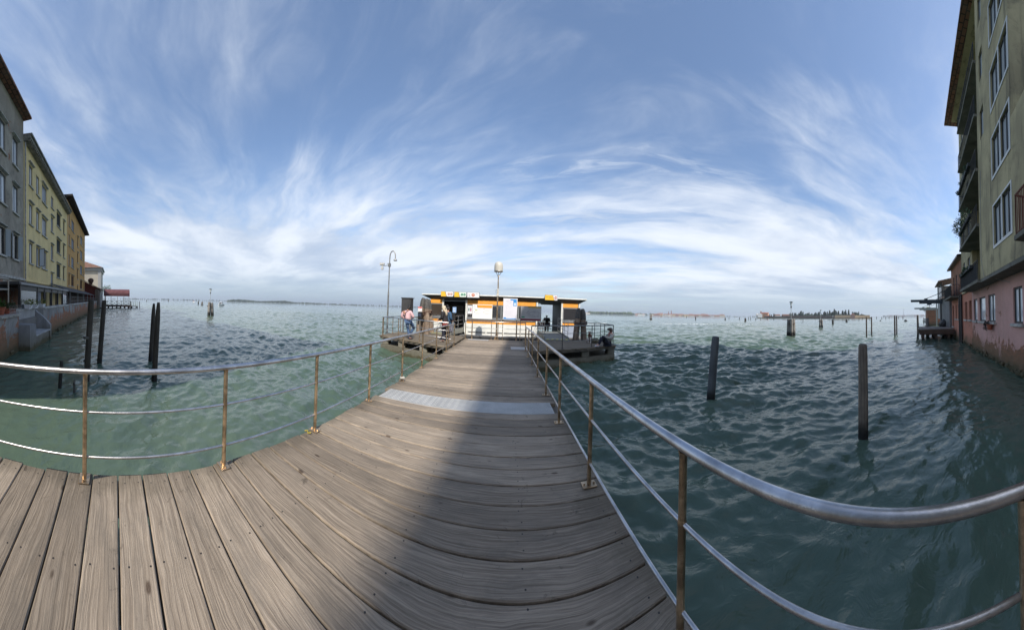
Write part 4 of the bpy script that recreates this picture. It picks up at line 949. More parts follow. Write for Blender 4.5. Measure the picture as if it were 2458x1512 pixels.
railing('railing', 'long stainless railing with sunlit bronze posts along the boardwalk edge', [(LX, -4.9), (LX, 2.4), (LX - .04, 11.05)], [(LX - (.04 * (y - 2.4) / 8.65 if y > 2.4 else 0), y) for y in ly])
railing('railing', 'long stainless railing in shade along the boardwalk edge', [(RX, -4.9), (RX, 2.4), (RX, 10.6)], [(RX, y) for y in ry])
ex = [-2.30, -1.62, -.72, .52, 1.05]
railing('railing', 'stainless railing across the end of the boardwalk in front of the white hull', [(-2.35, 14.22), (1.15, 14.22)], [(-2.32, 14.22), (-1.95, 14.22), (-.45, 14.22), (.62, 14.22), (1.12, 14.22)])
# a cable tie and yellow rag at two feet of the left railing
solo('yellow_tape', MB().tube([(-.05, 0, .006), (-.02, .03, .010), (.02, -.01, .007), (.05, .02, .012)], .010, 5), mat('yellow_tape', (.34, .27, .04), .8), 'scrap of dirty yellow tape at a railing foot on the sunlit edge of the boardwalk', 'tape').location = (LX - .01, 2.29, DECK + .012)
solo('rope_tie', MB().tube([(.05 * math.cos(a), .05 * math.sin(a), .04 + .012 * a / 3) for a in np.linspace(0, 12, 40)], .012, 6), mat('white_rope', (.5, .48, .44), .8), 'white rope wound round a railing post foot on the sunny side of the boardwalk', 'rope').location = (LX, 5.25, DECK + .01)

# ------------------------------------------------------------------ side platforms on concrete floats
def platform(label, poly, front, pillars, x_axis_planks=True):
    P = thing('landing_platform', label, 'platform', (poly[0][0], poly[0][1], 0), 0, 'landing platforms beside the boardwalk')
    # planks clipped to the polygon, running along x
    pk = MB(); ys = [p[1] for p in poly]; y = min(ys)
    def span(yy):
        xs = []
        for (a, b) in zip(poly, poly[1:] + poly[:1]):
            if (a[1] - yy) * (b[1] - yy) < 0: xs.append(a[0] + (b[0] - a[0]) * (yy - a[1]) / (b[1] - a[1]))
        return (min(xs), max(xs)) if len(xs) >= 2 else None
    w = .16
    while y < max(ys) - .02:
        s = span(y + w / 2)
        if s: 
            e = random.uniform(-.02, .02); pk.bbox(s[0] + e, s[1] + e, y, y + w - .008, DECK - .06, DECK + random.uniform(-.004, .003), .005)
        y += w
    part('planks', pk, WOODDK, P, True)
    cx = sum(p[0] for p in poly) / len(poly); cy = sum(p[1] for p in poly) / len(poly)
    inn = lambda k: [(cx + (x - cx) * k, cy + (y - cy) * k) for x, y in poly]
    part('edge_beam', MB().prism(inn(.985), DECK - .16, DECK - .064), WOODBEAM, P, True)
    part('concrete_float', MB().prism(inn(.97), -.8, .36), CONC, P, True)
    for x, y in pillars: part('stub_pillar', MB().bbox(x - .2, x + .2, y - .2, y + .2, .361, DECK - .162, .02), CONC, P, True)
    return P
LP = [(-7.05, 12.75), (-2.5, 10.75), (-2.5, 15.6), (-7.05, 15.6)]
RP = [(1.0, 10.6), (5.85, 12.3), (5.95, 14.8), (1.0, 14.8)]
def along(a, b, t, off=0.0):
    dx_, dy_ = b[0] - a[0], b[1] - a[1]; l = math.hypot(dx_, dy_); return (a[0] + dx_ * t - dy_ / l * off, a[1] + dy_ * t + dx_ / l * off)
platform('sunlit landing platform of planks on a stained concrete float', LP, None, [along(LP[0], LP[1], t, .3) for t in (.06, .34, .66, .95)] + [(-6.8, 15.2)])
platform('shaded landing platform of planks on a concrete float', RP, None, [along(RP[0], RP[1], t, .3) for t in (.08, .62, .96)] + [(5.6, 14.4)])
a, b = LP[0], LP[1]
fl = [along(a, b, t, .12) for t in (.02, .30, .62, .98)]
railing('railing', 'railing along the front edge of the sunlit landing platform before the two women', [fl[0], fl[-1]], fl, heights=(1.06, .70, .36))
railing('railing', 'railing along the outer side of the sunlit landing platform by the lamp post', [(-6.93, 12.9), (-6.93, 15.45)], [(-6.93, 12.95), (-6.93, 14.2), (-6.93, 15.4)], heights=(1.06, .7, .36))
railing('railing', 'short railing along the back of the sunlit landing platform by the dark cabinet', [(-6.8, 15.48), (-5.75, 15.48)], [(-6.75, 15.48), (-5.8, 15.48)], heights=(1.06, .7, .36))
a, b = RP[0], RP[1]
fr_ = [along(a, b, t, .1) for t in (.03, .34, .68, .97)]
railing('railing', 'dark railing along the front edge of the shaded landing platform above the seated person', [fr_[0], fr_[-1]], fr_, heights=(1.08, .72, .36), mp=STEELD, mt=GALV)
railing('railing', 'dark railing round the far corner of the shaded landing platform', [(5.74, 12.5), (5.84, 14.65), (4.35, 14.68)], [(5.8, 13.9), (5.84, 14.65), (5.45, 14.68), (4.4, 14.68)], heights=(1.08, .72, .36), mp=STEELD, mt=STEELD)

# ------------------------------------------------------------------ floating waterbus stop
WY = 19.0
def zz(y, d=WY): return EYE - (y - 745.5) * d / F
def station():
    S = thing('waterbus_stop', 'white floating waterbus stop with orange bands, dark flat roof and two openings', 'floating stop', (-.2, WY, 0))
    XL, XM0, XM1, XR0, XR1, XB = -6.0, -3.16, 2.33, 4.23, 5.69, 22.6
    XLc = -4.97
    part('pontoon', MB().bbox(-7.0, 6.6, 18.35, 23.6, -.8, .52, .05), mat('black_hull', (.02, .02, .021), .5, var=.4, vscale=2), S, True)
    part('floor', MB().bbox(-6.6, 6.2, 18.6, 23.2, .525, .60, .01), mat('grey_floor', (.14, .14, .14), .7, var=.2), S, True)
    # roof: thin slab, underside slopes back to the wall head
    o = .95; zt, ze, zw = 3.66, 3.56, 3.27
    x0, x1, y0, y1 = XL - .62, XR1 + .5, WY - .36, XB + .6
    ix0, ix1, iy0, iy1 = XL, XR1, WY, XB
    part('roof', MB().add([(x0, y0, ze), (x1, y0, ze), (x1, y1, ze), (x0, y1, ze), (ix0, iy0, zw), (ix1, iy0, zw), (ix1, iy1, zw), (ix0, iy1, zw)],
        [(0, 1, 5, 4), (1, 2, 6, 5), (2, 3, 7, 6), (3, 0, 4, 7), (4, 5, 6, 7)]), DARKP, S, True)
    part('roof_sheet', MB().bbox(x0 - .02, x1 + .02, y0 - .02, y1 + .02, ze + .003, zt, .02), WHITEP, S, True)
    zo, zwin, zs1, zor, zw0, zwb = 2.94, 1.90, 1.75, 1.48, .72, .60
    def section(xa, xb, glass_m, nm, label=None):
        """one front panel: bands top to bottom"""
        part('upper_band', MB().bbox(xa, xb, WY, WY + .08, zo, zw - .002, .008), ORANGEP, S, True)
        f = MB(); t = .09
        f.box(xa, xb, WY + .005, WY + .07, zo - t, zo - .002).box(xa, xb, WY + .005, WY + .07, zwin, zwin + .07).box(xa, xa + t, WY + .005, WY + .07, zwin + .07, zo - t).box(xb - t, xb, WY + .005, WY + .07, zwin + .07, zo - t)
        w = xb - xa; n = max(1, round(w / 1.35))
        for k in range(1, n): f.box(xa + w * k / n - .05, xa + w * k / n + .05, WY + .005, WY + .07, zwin + .07, zo - t)
        fo = part('window', f, GREYP, S, True)
        part('pane', MB().box(xa + t, xb - t, WY + .03, WY + .045, zwin + .07, zo - t), glass_m, fo, True)
        part('sill_rail', MB().bbox(xa, xb, WY - .06, WY + .06, zs1, zwin - .002, .01), GREYP, S, True)
        part('lower_band', MB().bbox(xa, xb, WY + .0, WY + .08, zor, zs1 - .002, .006), ORANGEP, S, True)
    gm = glass('stop_glass', (.03, .032, .035), .04); gb = glass('stop_glass_brown', (.06, .045, .035), .05)
    section(XL, XLc, gb, 'left'); section(XM0 + .12, XM1 - .1, gm, 'main'); section(XR0 + .12, XR1 - .1, gm, 'right')
    # white lower hull of the middle cabin with rounded lower corners
    def lower(xa, xb, r=.28):
        pts = [(xa, zor - .002), (xa, zwb + r)] + [(xa + r - r * math.cos(q), zwb + r - r * math.sin(q)) for q in np.linspace(.2, PI / 2, 6)] + [(xb - r + r * math.sin(q), zwb + r - r * math.cos(q)) for q in np.linspace(0, PI / 2 - .2, 6)] + [(xb, zwb + r), (xb, zor - .002)]
        n = len(pts); vs = [(x, WY - .01, z) for x, z in pts] + [(x, WY + .3, z) for x, z in pts]
        return MB().add(vs, [tuple(range(n)), tuple(range(2 * n - 1, n - 1, -1))] + [((i + 1) % n, i, n + i, n + (i + 1) % n) for i in range(n)])
    part('lower_wall', lower(XM0 - .06, XM1 + .02), WHITEP, S, True)
    part('lower_wall', lower(XL, XLc, .1), WHITEP, S, True); part('lower_wall', lower(XR0 + .1, XR1, .1), mat('bluish_panel', (.30, .34, .42), .5), S, True)
    for x, l in ((-2.9, 1.35), (-1.45, 1.2), (-.15, 1.2), (1.15, 1.1)): part('rubbing_strip', MB().bbox(x, x + l, WY - .06, WY - .012, .80, .86, .006), GREYP, S, True)
    for x in (XLc - .06, XM0, XM1 - .06, XR0, XR1 - .06): part('corner_post', MB().bbox(x, x + .13, WY - .03, WY + .13, .6, zw - .004, .012), WHITEP, S, True)
    # side and back walls
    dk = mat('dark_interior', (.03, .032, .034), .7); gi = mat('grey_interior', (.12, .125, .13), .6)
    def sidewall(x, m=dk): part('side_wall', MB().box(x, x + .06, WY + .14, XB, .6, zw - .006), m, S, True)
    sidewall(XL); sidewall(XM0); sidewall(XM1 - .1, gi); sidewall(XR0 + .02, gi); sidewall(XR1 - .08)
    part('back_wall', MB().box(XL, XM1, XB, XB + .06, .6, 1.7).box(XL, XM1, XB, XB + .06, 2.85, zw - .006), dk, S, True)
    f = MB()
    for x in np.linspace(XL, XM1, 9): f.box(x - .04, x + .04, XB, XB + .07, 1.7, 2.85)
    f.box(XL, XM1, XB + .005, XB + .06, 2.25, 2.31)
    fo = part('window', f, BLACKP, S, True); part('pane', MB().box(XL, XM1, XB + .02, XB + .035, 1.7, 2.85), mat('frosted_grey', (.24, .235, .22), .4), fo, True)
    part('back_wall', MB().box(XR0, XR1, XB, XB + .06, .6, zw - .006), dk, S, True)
    # rail with maroon board across the back of the right opening
    r = MB()
    for z in (1.62, 1.3, 1.0): r.cyl((XM1, XB + .1, z), (XR0, XB + .1, z), .022, n=8)
    part('back_rail', r, STEEL, S, True)
    part('maroon_board', MB().bbox(XM1 + .3, XR0 - .2, XB - .1, XB + .05, 1.18, 1.58, .01).bbox(XM1 + .3, XR0 - .2, XB - .5, XB - .1, 1.02, 1.08, .01), MAROON, S, True)
    part('ceiling_lamp', MB().box(XM1 + .5, XR0 - .3, WY + 1.2, WY + 1.5, zw - .12, zw - .01), GREYP, S, True)
    part('notice', MB().box(-3.0, -2.63, WY - .02, WY + .004, 2.2, 2.83), PAPER, S, True)
    n1 = MB()
    for x, m in ((-2.89, 0), (-2.74, 1)):
        n1.box(x - .045, x + .045, WY - .026, WY - .021, 2.42, 2.6, m).lathe([(.001, 0), (.035, .02), (.035, .05), (.001, .07)], (x, WY - .024, 2.61), 8, m)
    q = part('pictogram', n1, [mat('teal_ink', (.05, .17, .16), .6), mat('magenta_ink', (.36, .03, .10), .6)], S, True)
station()
# gangways up to the two openings
def gangway(label, p0, p1, w, z0, z1, hatch=True):
    p0, p1 = Vector(p0), Vector(p1); L = (p1 - p0).length; a = math.atan2(p1.y - p0.y, p1.x - p0.x) - PI / 2
    G = thing('gangway', label, 'gangway', (p0.x, p0.y, z0), a, 'gangways to the waterbus stop')
    s = (z1 - z0) / L
    sl = lambda x0, x1, ya, yb, za, zb: MB().add([(x0, ya, za + s * ya), (x1, ya, za + s * ya), (x1, yb, za + s * yb), (x0, yb, za + s * yb), (x0, ya, zb + s * ya), (x1, ya, zb + s * ya), (x1, yb, zb + s * yb), (x0, yb, zb + s * yb)], [(0, 3, 2, 1), (4, 5, 6, 7), (0, 1, 5, 4), (1, 2, 6, 5), (2, 3, 7, 6), (3, 0, 4, 7)])
    part('ramp_floor', sl(-w / 2, w / 2, 0, L, .0, .04), mat('ramp_grey', (.19, .20, .19), .6, var=.2, vscale=3), G)
    for x in (-w / 2, w / 2): part('side_beam', sl(x - .03, x + .03, .35, L, -.22, .14), mat('ramp_beam', (.26, .26, .23), .6, .2, var=.2), G)
    h = MB(); n = 5
    for k in range(n):
        x0 = -w / 2 + .03 + (w - .06) * k / n; d = (w - .06) / n
        h.add([(x0, .0, .046), (x0 + d * .5, .0, .046), (x0 + d, .36, .046 + s * .36), (x0 + d * .5, .36, .046 + s * .36)], [(0, 1, 2, 3)])
    part('hazard_stripe', h, mat('hazard_yellow', (.50, .44, .10), .6), G)
    for x in (-w / 2, w / 2):
        r = MB(); pts = [(x, y, z0 * 0 + .14 + s * y) for y in (.7, L * .4, L * .7, L - .05)]
        for (px_, py__, pz) in pts: r.cyl((px_, py__, pz), (px_, py__, pz + .95), .018, n=8)
        for hh in (.95, .6, .3): r.tube([(q[0], q[1], q[2] + hh) for q in pts], .016, 8)
        part('handrail', r, STEEL, G)
    return G
gangway('gangway with yellow hazard stripes rising past the blond person to the dark opening', (-4.75, 15.65, 0), (-4.0, 19.3, 0), 1.45, DECK + .01, 1.0)
gangway('shaded gangway with yellow hazard stripes below the no entry sign', (3.1, 14.6, 0), (3.3, 19.3, 0), 1.5, DECK + .015, 1.0)

# ------------------------------------------------------------------ signs over the roof edge and boards on the end railing
def sign(name, label, x0, x1, z0, z1, y, draw, group=None, cat='sign', frame=GREYP, face=None):
    S = thing(name, label, cat, ((x0 + x1) / 2, y, z0), 0, group)
    part('frame', MB().bbox(x0, x1, y, y + .08, z0, z1, .01), frame, S, True)
    part('face', MB().box(x0 + .02, x1 - .02, y - .006, y - .001, z0 + .02, z1 - .02), face or PAPER, S, True)
    draw(S, x0 + .02, x1 - .02, z0 + .02, z1 - .02, y - .006)
    return S
def TM(x, y, z): return Matrix.Translation((x, y, z)) @ Matrix.Rotation(PI / 2, 4, 'X')
def disc(c, r, y, m, S, nm='line_disc', t=.004):
    n = 24; vs = [(c[0] + r * math.cos(2 * PI * k / n), y - t, c[1] + r * math.sin(2 * PI * k / n)) for k in range(n)]; vs += [(v[0], y - .0005, v[2]) for v in vs]
    return part(nm, MB().add(vs, [tuple(range(n)), tuple(range(2 * n - 1, n - 1, -1))] + [((k + 1) % n, k, n + k, n + (k + 1) % n) for k in range(n)]), m, S, True)
def loc_text(S, s, size, m, x, y, z):
    L = S.location; return text_part('lettering', s, size, m, S, TM(x - L.x, y - L.y, z - L.z))
def line_sign(cm, texts, tcol):
    def d(S, a, b, c, e, y):
        w = b - a
        part('yellow_field', MB().add([(a, y - .003, c), (a + w * .45, y - .003, c), (a + w * .33, y - .003, e), (a, y - .003, e), (a, y - .0005, c), (a + w * .45, y - .0005, c), (a + w * .33, y - .0005, e), (a, y - .0005, e)], [(0, 1, 2, 3), (0, 4, 5, 1), (1, 5, 6, 2), (2, 6, 7, 3), (3, 7, 4, 0)]), YELLOWP, S, True)
        part('slanted_bar', MB().add([(a + w * .45, y - .0035, c), (a + w * .485, y - .0035, c), (a + w * .365, y - .0035, e), (a + w * .33, y - .0035, e)], [(0, 1, 2, 3)]), INK, S, True)
        for k, t in enumerate(texts):
            cx = a + w * (.64 + .22 * k); cz = (c + e) / 2
            disc((cx, cz), .092, y, cm, S); loc_text(S, t, .10, tcol, cx, y - .006, cz)
    return d
RY = WY - .50
def sx(px, d=RY): return d * math.tan(az(px))
SZ0, SZ1 = 3.45, 3.86
WT = mat('white_lettering', (.75, .75, .72), .5)
sign('line_sign', 'yellow and white roof sign with two pale red line circles, over the dark opening', sx(1057), sx(1087), SZ0, SZ1, RY, line_sign(REDCIR, ('4.1', '4.2'), WT), 'line signs on the roof edge')
sign('line_sign', 'yellow and white roof sign with two green line circles over the dark opening', sx(1089), sx(1118.5), SZ0 - .02, SZ1 - .02, RY, line_sign(GREENP, ('5.1', '5.2'), WT), 'line signs on the roof edge', face=PALEG)
def d_a(S, a, b, c, e, y):
    cx, cz = a + (b - a) * .5, (c + e) / 2
    disc((cx, cz), .12, y, OCIR, S); loc_text(S, 'A', .16, WT, cx, y - .006, cz)
    m = MB()
    for k in range(4): m.box(a + .1, a + .26 - .03 * k, y - .003, y - .0005, c + .06 + .06 * k, c + .085 + .06 * k)
    m.box(cx + .17, b - .1, y - .003, y - .0005, e - .11, e - .085)
    part('lettering', m, mat('grey_ink', (.35, .36, .38), .6), S, True)
sign('stop_sign', 'white roof sign with a single orange circle marked A', sx(1120), sx(1149.5), SZ0 - .03, SZ1 - .03, RY, d_a)
def d_n(S, a, b, c, e, y):
    w = b - a; cz = (c + e) / 2
    part('yellow_field', MB().add([(a, y - .003, c), (a + w * .74, y - .003, c), (a + w * .60, y - .003, e), (a, y - .003, e)], [(0, 1, 2, 3)]), YELLOWP, S, True)
    part('slanted_bar', MB().add([(a + w * .74, y - .0035, c), (a + w * .77, y - .0035, c), (a + w * .63, y - .0035, e), (a + w * .60, y - .0035, e)], [(0, 1, 2, 3)]), INK, S, True)
    m = MB().box(a + .05, a + w * .26, y - .006, y - .003, cz + .03, cz + .06).box(a + w * .31, a + w * .6, y - .006, y - .003, cz + .035, cz + .065).box(a + w * .3, a + w * .4, y - .006, y - .003, cz - .055, cz - .03).box(a + w * .43, a + w * .63, y - .006, y - .003, cz - .055, cz - .03)
    part('lettering', m, mat('brown_ink', (.28, .17, .02), .6), S, True)
    cx = a + w * .865; d = disc((cx, cz), .105, y, mat('no_entry_red', (.30, .02, .03), .5), S, 'no_entry_disc'); part('white_bar', MB().box(cx - .09, cx + .09, y - .007, y - .0045, cz - .025, cz + .025), PAPER, d, True)
sign('no_entry_sign', 'yellow roof sign with a red no entry disc over the see-through opening', sx(1307), sx(1337.5), SZ0 - .02, SZ1 - .02, RY, d_n)

BY_ = 14.14
def bx_(px): return BY_ * math.tan(az(px))
def bz(y): return EYE - (y - 745.5) * BY_ / F
def legs(S, xs, z1):
    for x in xs: part('leg', MB().cyl((x, BY_ + .1, DECK + .004), (x, BY_ + .1, z1), .018, n=8), STEELP, S, True)
def d_info(S, a, b, c, e, y):
    w, h = b - a, e - c
    part('orange_header', MB().add([(a + w * .27, y - .003, e - h * .22), (b, y - .003, e - h * .22), (b, y - .003, e - .01), (a + w * .22, y - .003, e - .01)], [(0, 1, 2, 3)]), ORANGEP, S, True)
    part('slanted_bar', MB().add([(a + w * .255, y - .0035, e - h * .22), (a + w * .275, y - .0035, e - h * .22), (a + w * .225, y - .0035, e - .01), (a + w * .205, y - .0035, e - .01)], [(0, 1, 2, 3)]), INK, S, True)
    m = MB()
    for ux, uz in ((.1, .66), (.58, .62), (.1, .40), (.58, .40)):
        for k in range(3): m.box(a + w * (ux + .05), a + w * (ux + .34 - .05 * k), y - .0028, y - .0005, c + h * (uz - .035 * k), c + h * (uz - .035 * k) + .006)
    part('lettering', m, mat('pale_print', (.46, .46, .46), .6), S, True)
    m = MB()
    for ux, uz in ((.09, .9), (.1, .70), (.57, .68), (.1, .44), (.57, .44)): m.box(a + w * ux, a + w * ux + .035, y - .0028, y - .0005, c + h * uz, c + h * uz + .035)
    part('lettering', m, INK, S, True)
    part('green_patch', MB().box(a + w * .13, a + w * .24, y - .0026, y - .0005, c + h * .56, c + h * .66), mat('pale_lime', (.52, .54, .28), .6), S, True)
S = sign('notice_board', 'white notice board with orange header on the end railing', bx_(1134), bx_(1182), bz(768), bz(733), BY_, d_info, cat='notice board', frame=WHITEP, face=mat('white_sheet', (.78, .78, .76), .45))
legs(S, (bx_(1135), bx_(1181)), bz(766))
def d_map(S, a, b, c, e, y):
    w, h = b - a, e - c
    part('blue_panel', MB().box(a + w * .72, b - .02, y - .003, y - .0005, e - h * .35, e - .02).box(a + w * .5, a + w * .72, y - .003, y - .0005, e - h * .08, e - .02), BLUEP, S, True)
    part('pale_square', MB().box(a + w * .76, b - .05, y - .006, y - .0032, e - h * .33, e - h * .19), mat('pale_blue', (.5, .62, .72), .5), S, True)
    part('blue_footer', MB().box(a + .02, a + w * .22, y - .003, y - .0005, c + .02, c + h * .1).box(a + w * .22, b - .02, y - .0026, y - .0005, c + .02, c + h * .06), BLUEP, S, True)
    m = MB(); random.seed(5)
    for k in range(26):
        x = a + w * random.uniform(.08, .6); z = c + h * random.uniform(.5, .9); t = random.uniform(-1.2, 1.2); l = random.uniform(.05, .2)
        p0 = Vector((x, 0, z)); p1 = Vector((min(x + l * math.cos(t), a + w * .68), 0, z + l * math.sin(t) * .6)); n = Vector((-(p1 - p0).z, 0, (p1 - p0).x)).normalized() * .003
        m.add([(p0.x - n.x, y - .0022, p0.z - n.z), (p1.x - n.x, y - .0022, p1.z - n.z), (p1.x + n.x, y - .0022, p1.z + n.z), (p0.x + n.x, y - .0022, p0.z + n.z)], [(0, 1, 2, 3)])
    for k in range(9): m.box(a + w * .1, a + w * random.uniform(.6, .9), y - .0022, y - .0005, c + h * (.14 + .035 * k), c + h * (.14 + .035 * k) + .006)
    part('route_lines', m, mat('lilac_print', (.50, .48, .56), .6), S, True)
S = sign('timetable_board', 'tall white timetable board with bright blue panel on the end railing', bx_(1207.5), bx_(1241.5), bz(767.5), bz(716), BY_ - .02, d_map, cat='timetable board', frame=WHITEP, face=mat('lilac_sheet', (.70, .69, .75), .45))
legs(S, (bx_(1208), bx_(1241)), bz(766))
def d_net(S, a, b, c, e, y):
    w, h = b - a, e - c
    part('maroon_footer', MB().box(a, b, y - .003, y - .0005, c, c + h * .13), MAROON, S, True)
    part('mustard_header', MB().add([(a + w * .38, y - .003, e - h * .1), (b, y - .003, e - h * .1), (b, y - .003, e - .005), (a + w * .34, y - .003, e - .005)], [(0, 1, 2, 3)]), mat('mustard', (.42, .30, .06), .5), S, True)
    part('green_key', MB().box(a + w * .05, a + w * .2, y - .003, y - .0005, c + h * .2, c + h * .29), GREENP, S, True)
    m = MB(); random.seed(9)
    def arc(cx, cz, r1, r2, t0, t1, th=.007):
        ts = np.linspace(t0, t1, 16)
        for u, v in zip(ts, ts[1:]):
            m.add([(cx + (r1 - th) * math.cos(u), y - .0022, cz + (r2 - th) * math.sin(u)), (cx + (r1 - th) * math.cos(v), y - .0022, cz + (r2 - th) * math.sin(v)), (cx + (r1 + th) * math.cos(v), y - .0022, cz + (r2 + th) * math.sin(v)), (cx + (r1 + th) * math.cos(u), y - .0022, cz + (r2 + th) * math.sin(u))], [(3, 2, 1, 0)])
    cx, cz = a + w * .6, c + h * .52
    arc(cx, cz, w * .3, h * .28, 0, 6.28); arc(cx + .05, cz - .03, w * .22, h * .16, .5, 5.2); arc(cx - .1, cz + .05, w * .16, h * .2, 2, 7); arc(cx, cz, w * .35, h * .1, 0, 3.1)
    for k in range(30):
        x = cx + random.uniform(-.3, .3) * w; z = cz + random.uniform(-.25, .25) * h; m.box(x, x + random.uniform(.02, .09), y - .0024, y - .0005, z, z + .008)
    for k in range(8): m.box(a + w * .05, a + w * random.uniform(.12, .28), y - .0024, y - .0005, c + h * (.36 + .06 * k), c + h * (.36 + .06 * k) + .008)
    part('network_lines', m, mat('slate_ink', (.20, .21, .25), .6), S, True)
S = sign('network_map_board', 'route map board with shade-greyed face and maroon footer on the end railing', bx_(1249.5), bx_(1299.5), bz(768.5), bz(733), BY_ - .01, d_net, cat='map board', frame=GREYP, face=mat('shade_grey_sheet', (.42, .43, .44), .4))  # the board's shade is put into the grey of its face
legs(S, (bx_(1250.5), bx_(1292)), bz(766))
# ------------------------------------------------------------------ lamp post, dome mast, cabinet, machines
def lamp_post():
    x, y = at(933.5, 15.7); x, y = -7.2, 13.95
    t = thing('lamp_post', 'tall steel gooseneck lamp post with camera arm on the sunlit landing platform', 'lamp post', (x, y, DECK))
    top = 6.0 - DECK
    pts = [(0, 0, 0), (.0, 0, 3.2), (.03, 0, top - .35)]
    c = Vector((.21, 0, top - .33)); 
    arc = [(.21 - .19 * math.cos(a), 0, top - .33 + .34 * math.sin(a)) for a in np.linspace(0, PI, 14)]
    part('pole', MB().tube([(0, 0, .02), (.005, 0, 2.6)], .05, 12).tube([(.005, 0, 2.6), (.01, 0, top - .5)] + arc[:] + [(.40, 0, top - .5)], .034, 12), GALV, t, smooth='auto')
    part('base_plate', MB().bbox(-.13, .13, -.13, .13, .004, .025, .004).cyl((0, 0, .025), (0, 0, .2), .075, .055, 12), GALV, t)
    part('lamp_head', MB().lathe([(.04, .06), (.05, .02), (.11, -.02), (.12, -.07), (.10, -.09), (.02, -.10)], (.40, 0, top - .52), 18), mat('lamp_grey', (.33, .33, .32), .45, .3), t, smooth='auto')
    zc = 5.13 - DECK
    b = part('bracket', MB().bbox(-.07, .08, -.07, .07, zc - .09, zc + .12, .01).cyl((-.06, 0, zc), (-.5, 0, zc - .03), .018, n=8).tube([(-.05, .02, zc + .1), (-.15, .02, zc + .14), (-.2, .02, zc + .03)], .01, 6), GALV, t)
    part('security_camera', MB().bbox(-.62, -.36, -.07, .07, zc + .04, zc + .17, .015).bbox(-.66, -.6, -.08, .08, zc + .02, zc + .19, .008).cyl((-.5, 0, zc - .2), (-.5, 0, zc + .05), .045, n=12).bbox(-.56, -.44, -.06, .06, zc - .26, zc - .1, .01), mat('camera_grey', (.5, .5, .48), .4), t)
lamp_post()
def dome_mast():
    x, y = at(1193.5, 14.42)
    t = thing('antenna_mast', 'steel mast topped by a cream dome beside the timetable board', 'antenna mast', (x, y, DECK))
    zt = 5.36 - DECK
    part('pole', MB().tube([(0, 0, .02), (0, 0, 2.55)], .042, 12).tube([(0, 0, 2.55), (0, 0, 3.45)], .03, 12), STEELP, t, smooth='auto')
    part('base_plate', MB().bbox(-.13, .13, -.1, .1, .004, .02, .004).add([(-.12, -.01, .02), (.12, -.01, .02), (.045, -.01, .32), (-.045, -.01, .32), (-.12, .01, .02), (.12, .01, .02), (.045, .01, .32), (-.045, .01, .32)], [(0, 1, 2, 3), (7, 6, 5, 4), (1, 5, 6, 2), (4, 0, 3, 7)]), STEELP, t)
    j = part('junction_box', MB().bbox(-.07, .07, -.09, .05, 2.5, 2.66, .012).lathe([(.03, 2.66), (.055, 2.7), (.055, 2.9), (.03, 2.96)], (0, 0, 0), 12), mat('cream_box', (.55, .53, .47), .5), t)
    part('cable', MB().tube([(.0, -.04, 2.9), (-.11, -.04, 2.86), (-.12, -.04, 2.72), (-.05, -.05, 2.6)], .009, 6).tube([(.03, 0, 2.6), (.045, 0, 3.0), (.02, 0, 3.5)], .012, 6), GALV, t)
    zb = zt - .56
    br = MB()
    for k in range(3):
        a = .5 + 2.094 * k; br.tube([(0, 0, zb - .33), (.09 * math.cos(a), .09 * math.sin(a), zb - .17), (.20 * math.cos(a), .20 * math.sin(a), zb)], .016, 8)
    br.cyl((0, 0, 3.4), (0, 0, zb - .3), .03, n=10)
    part('bracket', br, STEELP, t)
    part('dome', MB().lathe([(.20, .0), (.245, .01), (.25, .06), (.25, .30), (.242, .38), (.215, .46), (.165, .52), (.09, .555), (.001, .565)], (0, 0, zb), 28), mat('cream_dome', (.52, .50, .44), .45), t, smooth='auto')
    part('dome_rim', MB().lathe([(.255, -.02), (.262, 0), (.255, .022)], (0, 0, zb), 28), GALV, t)
dome_mast()
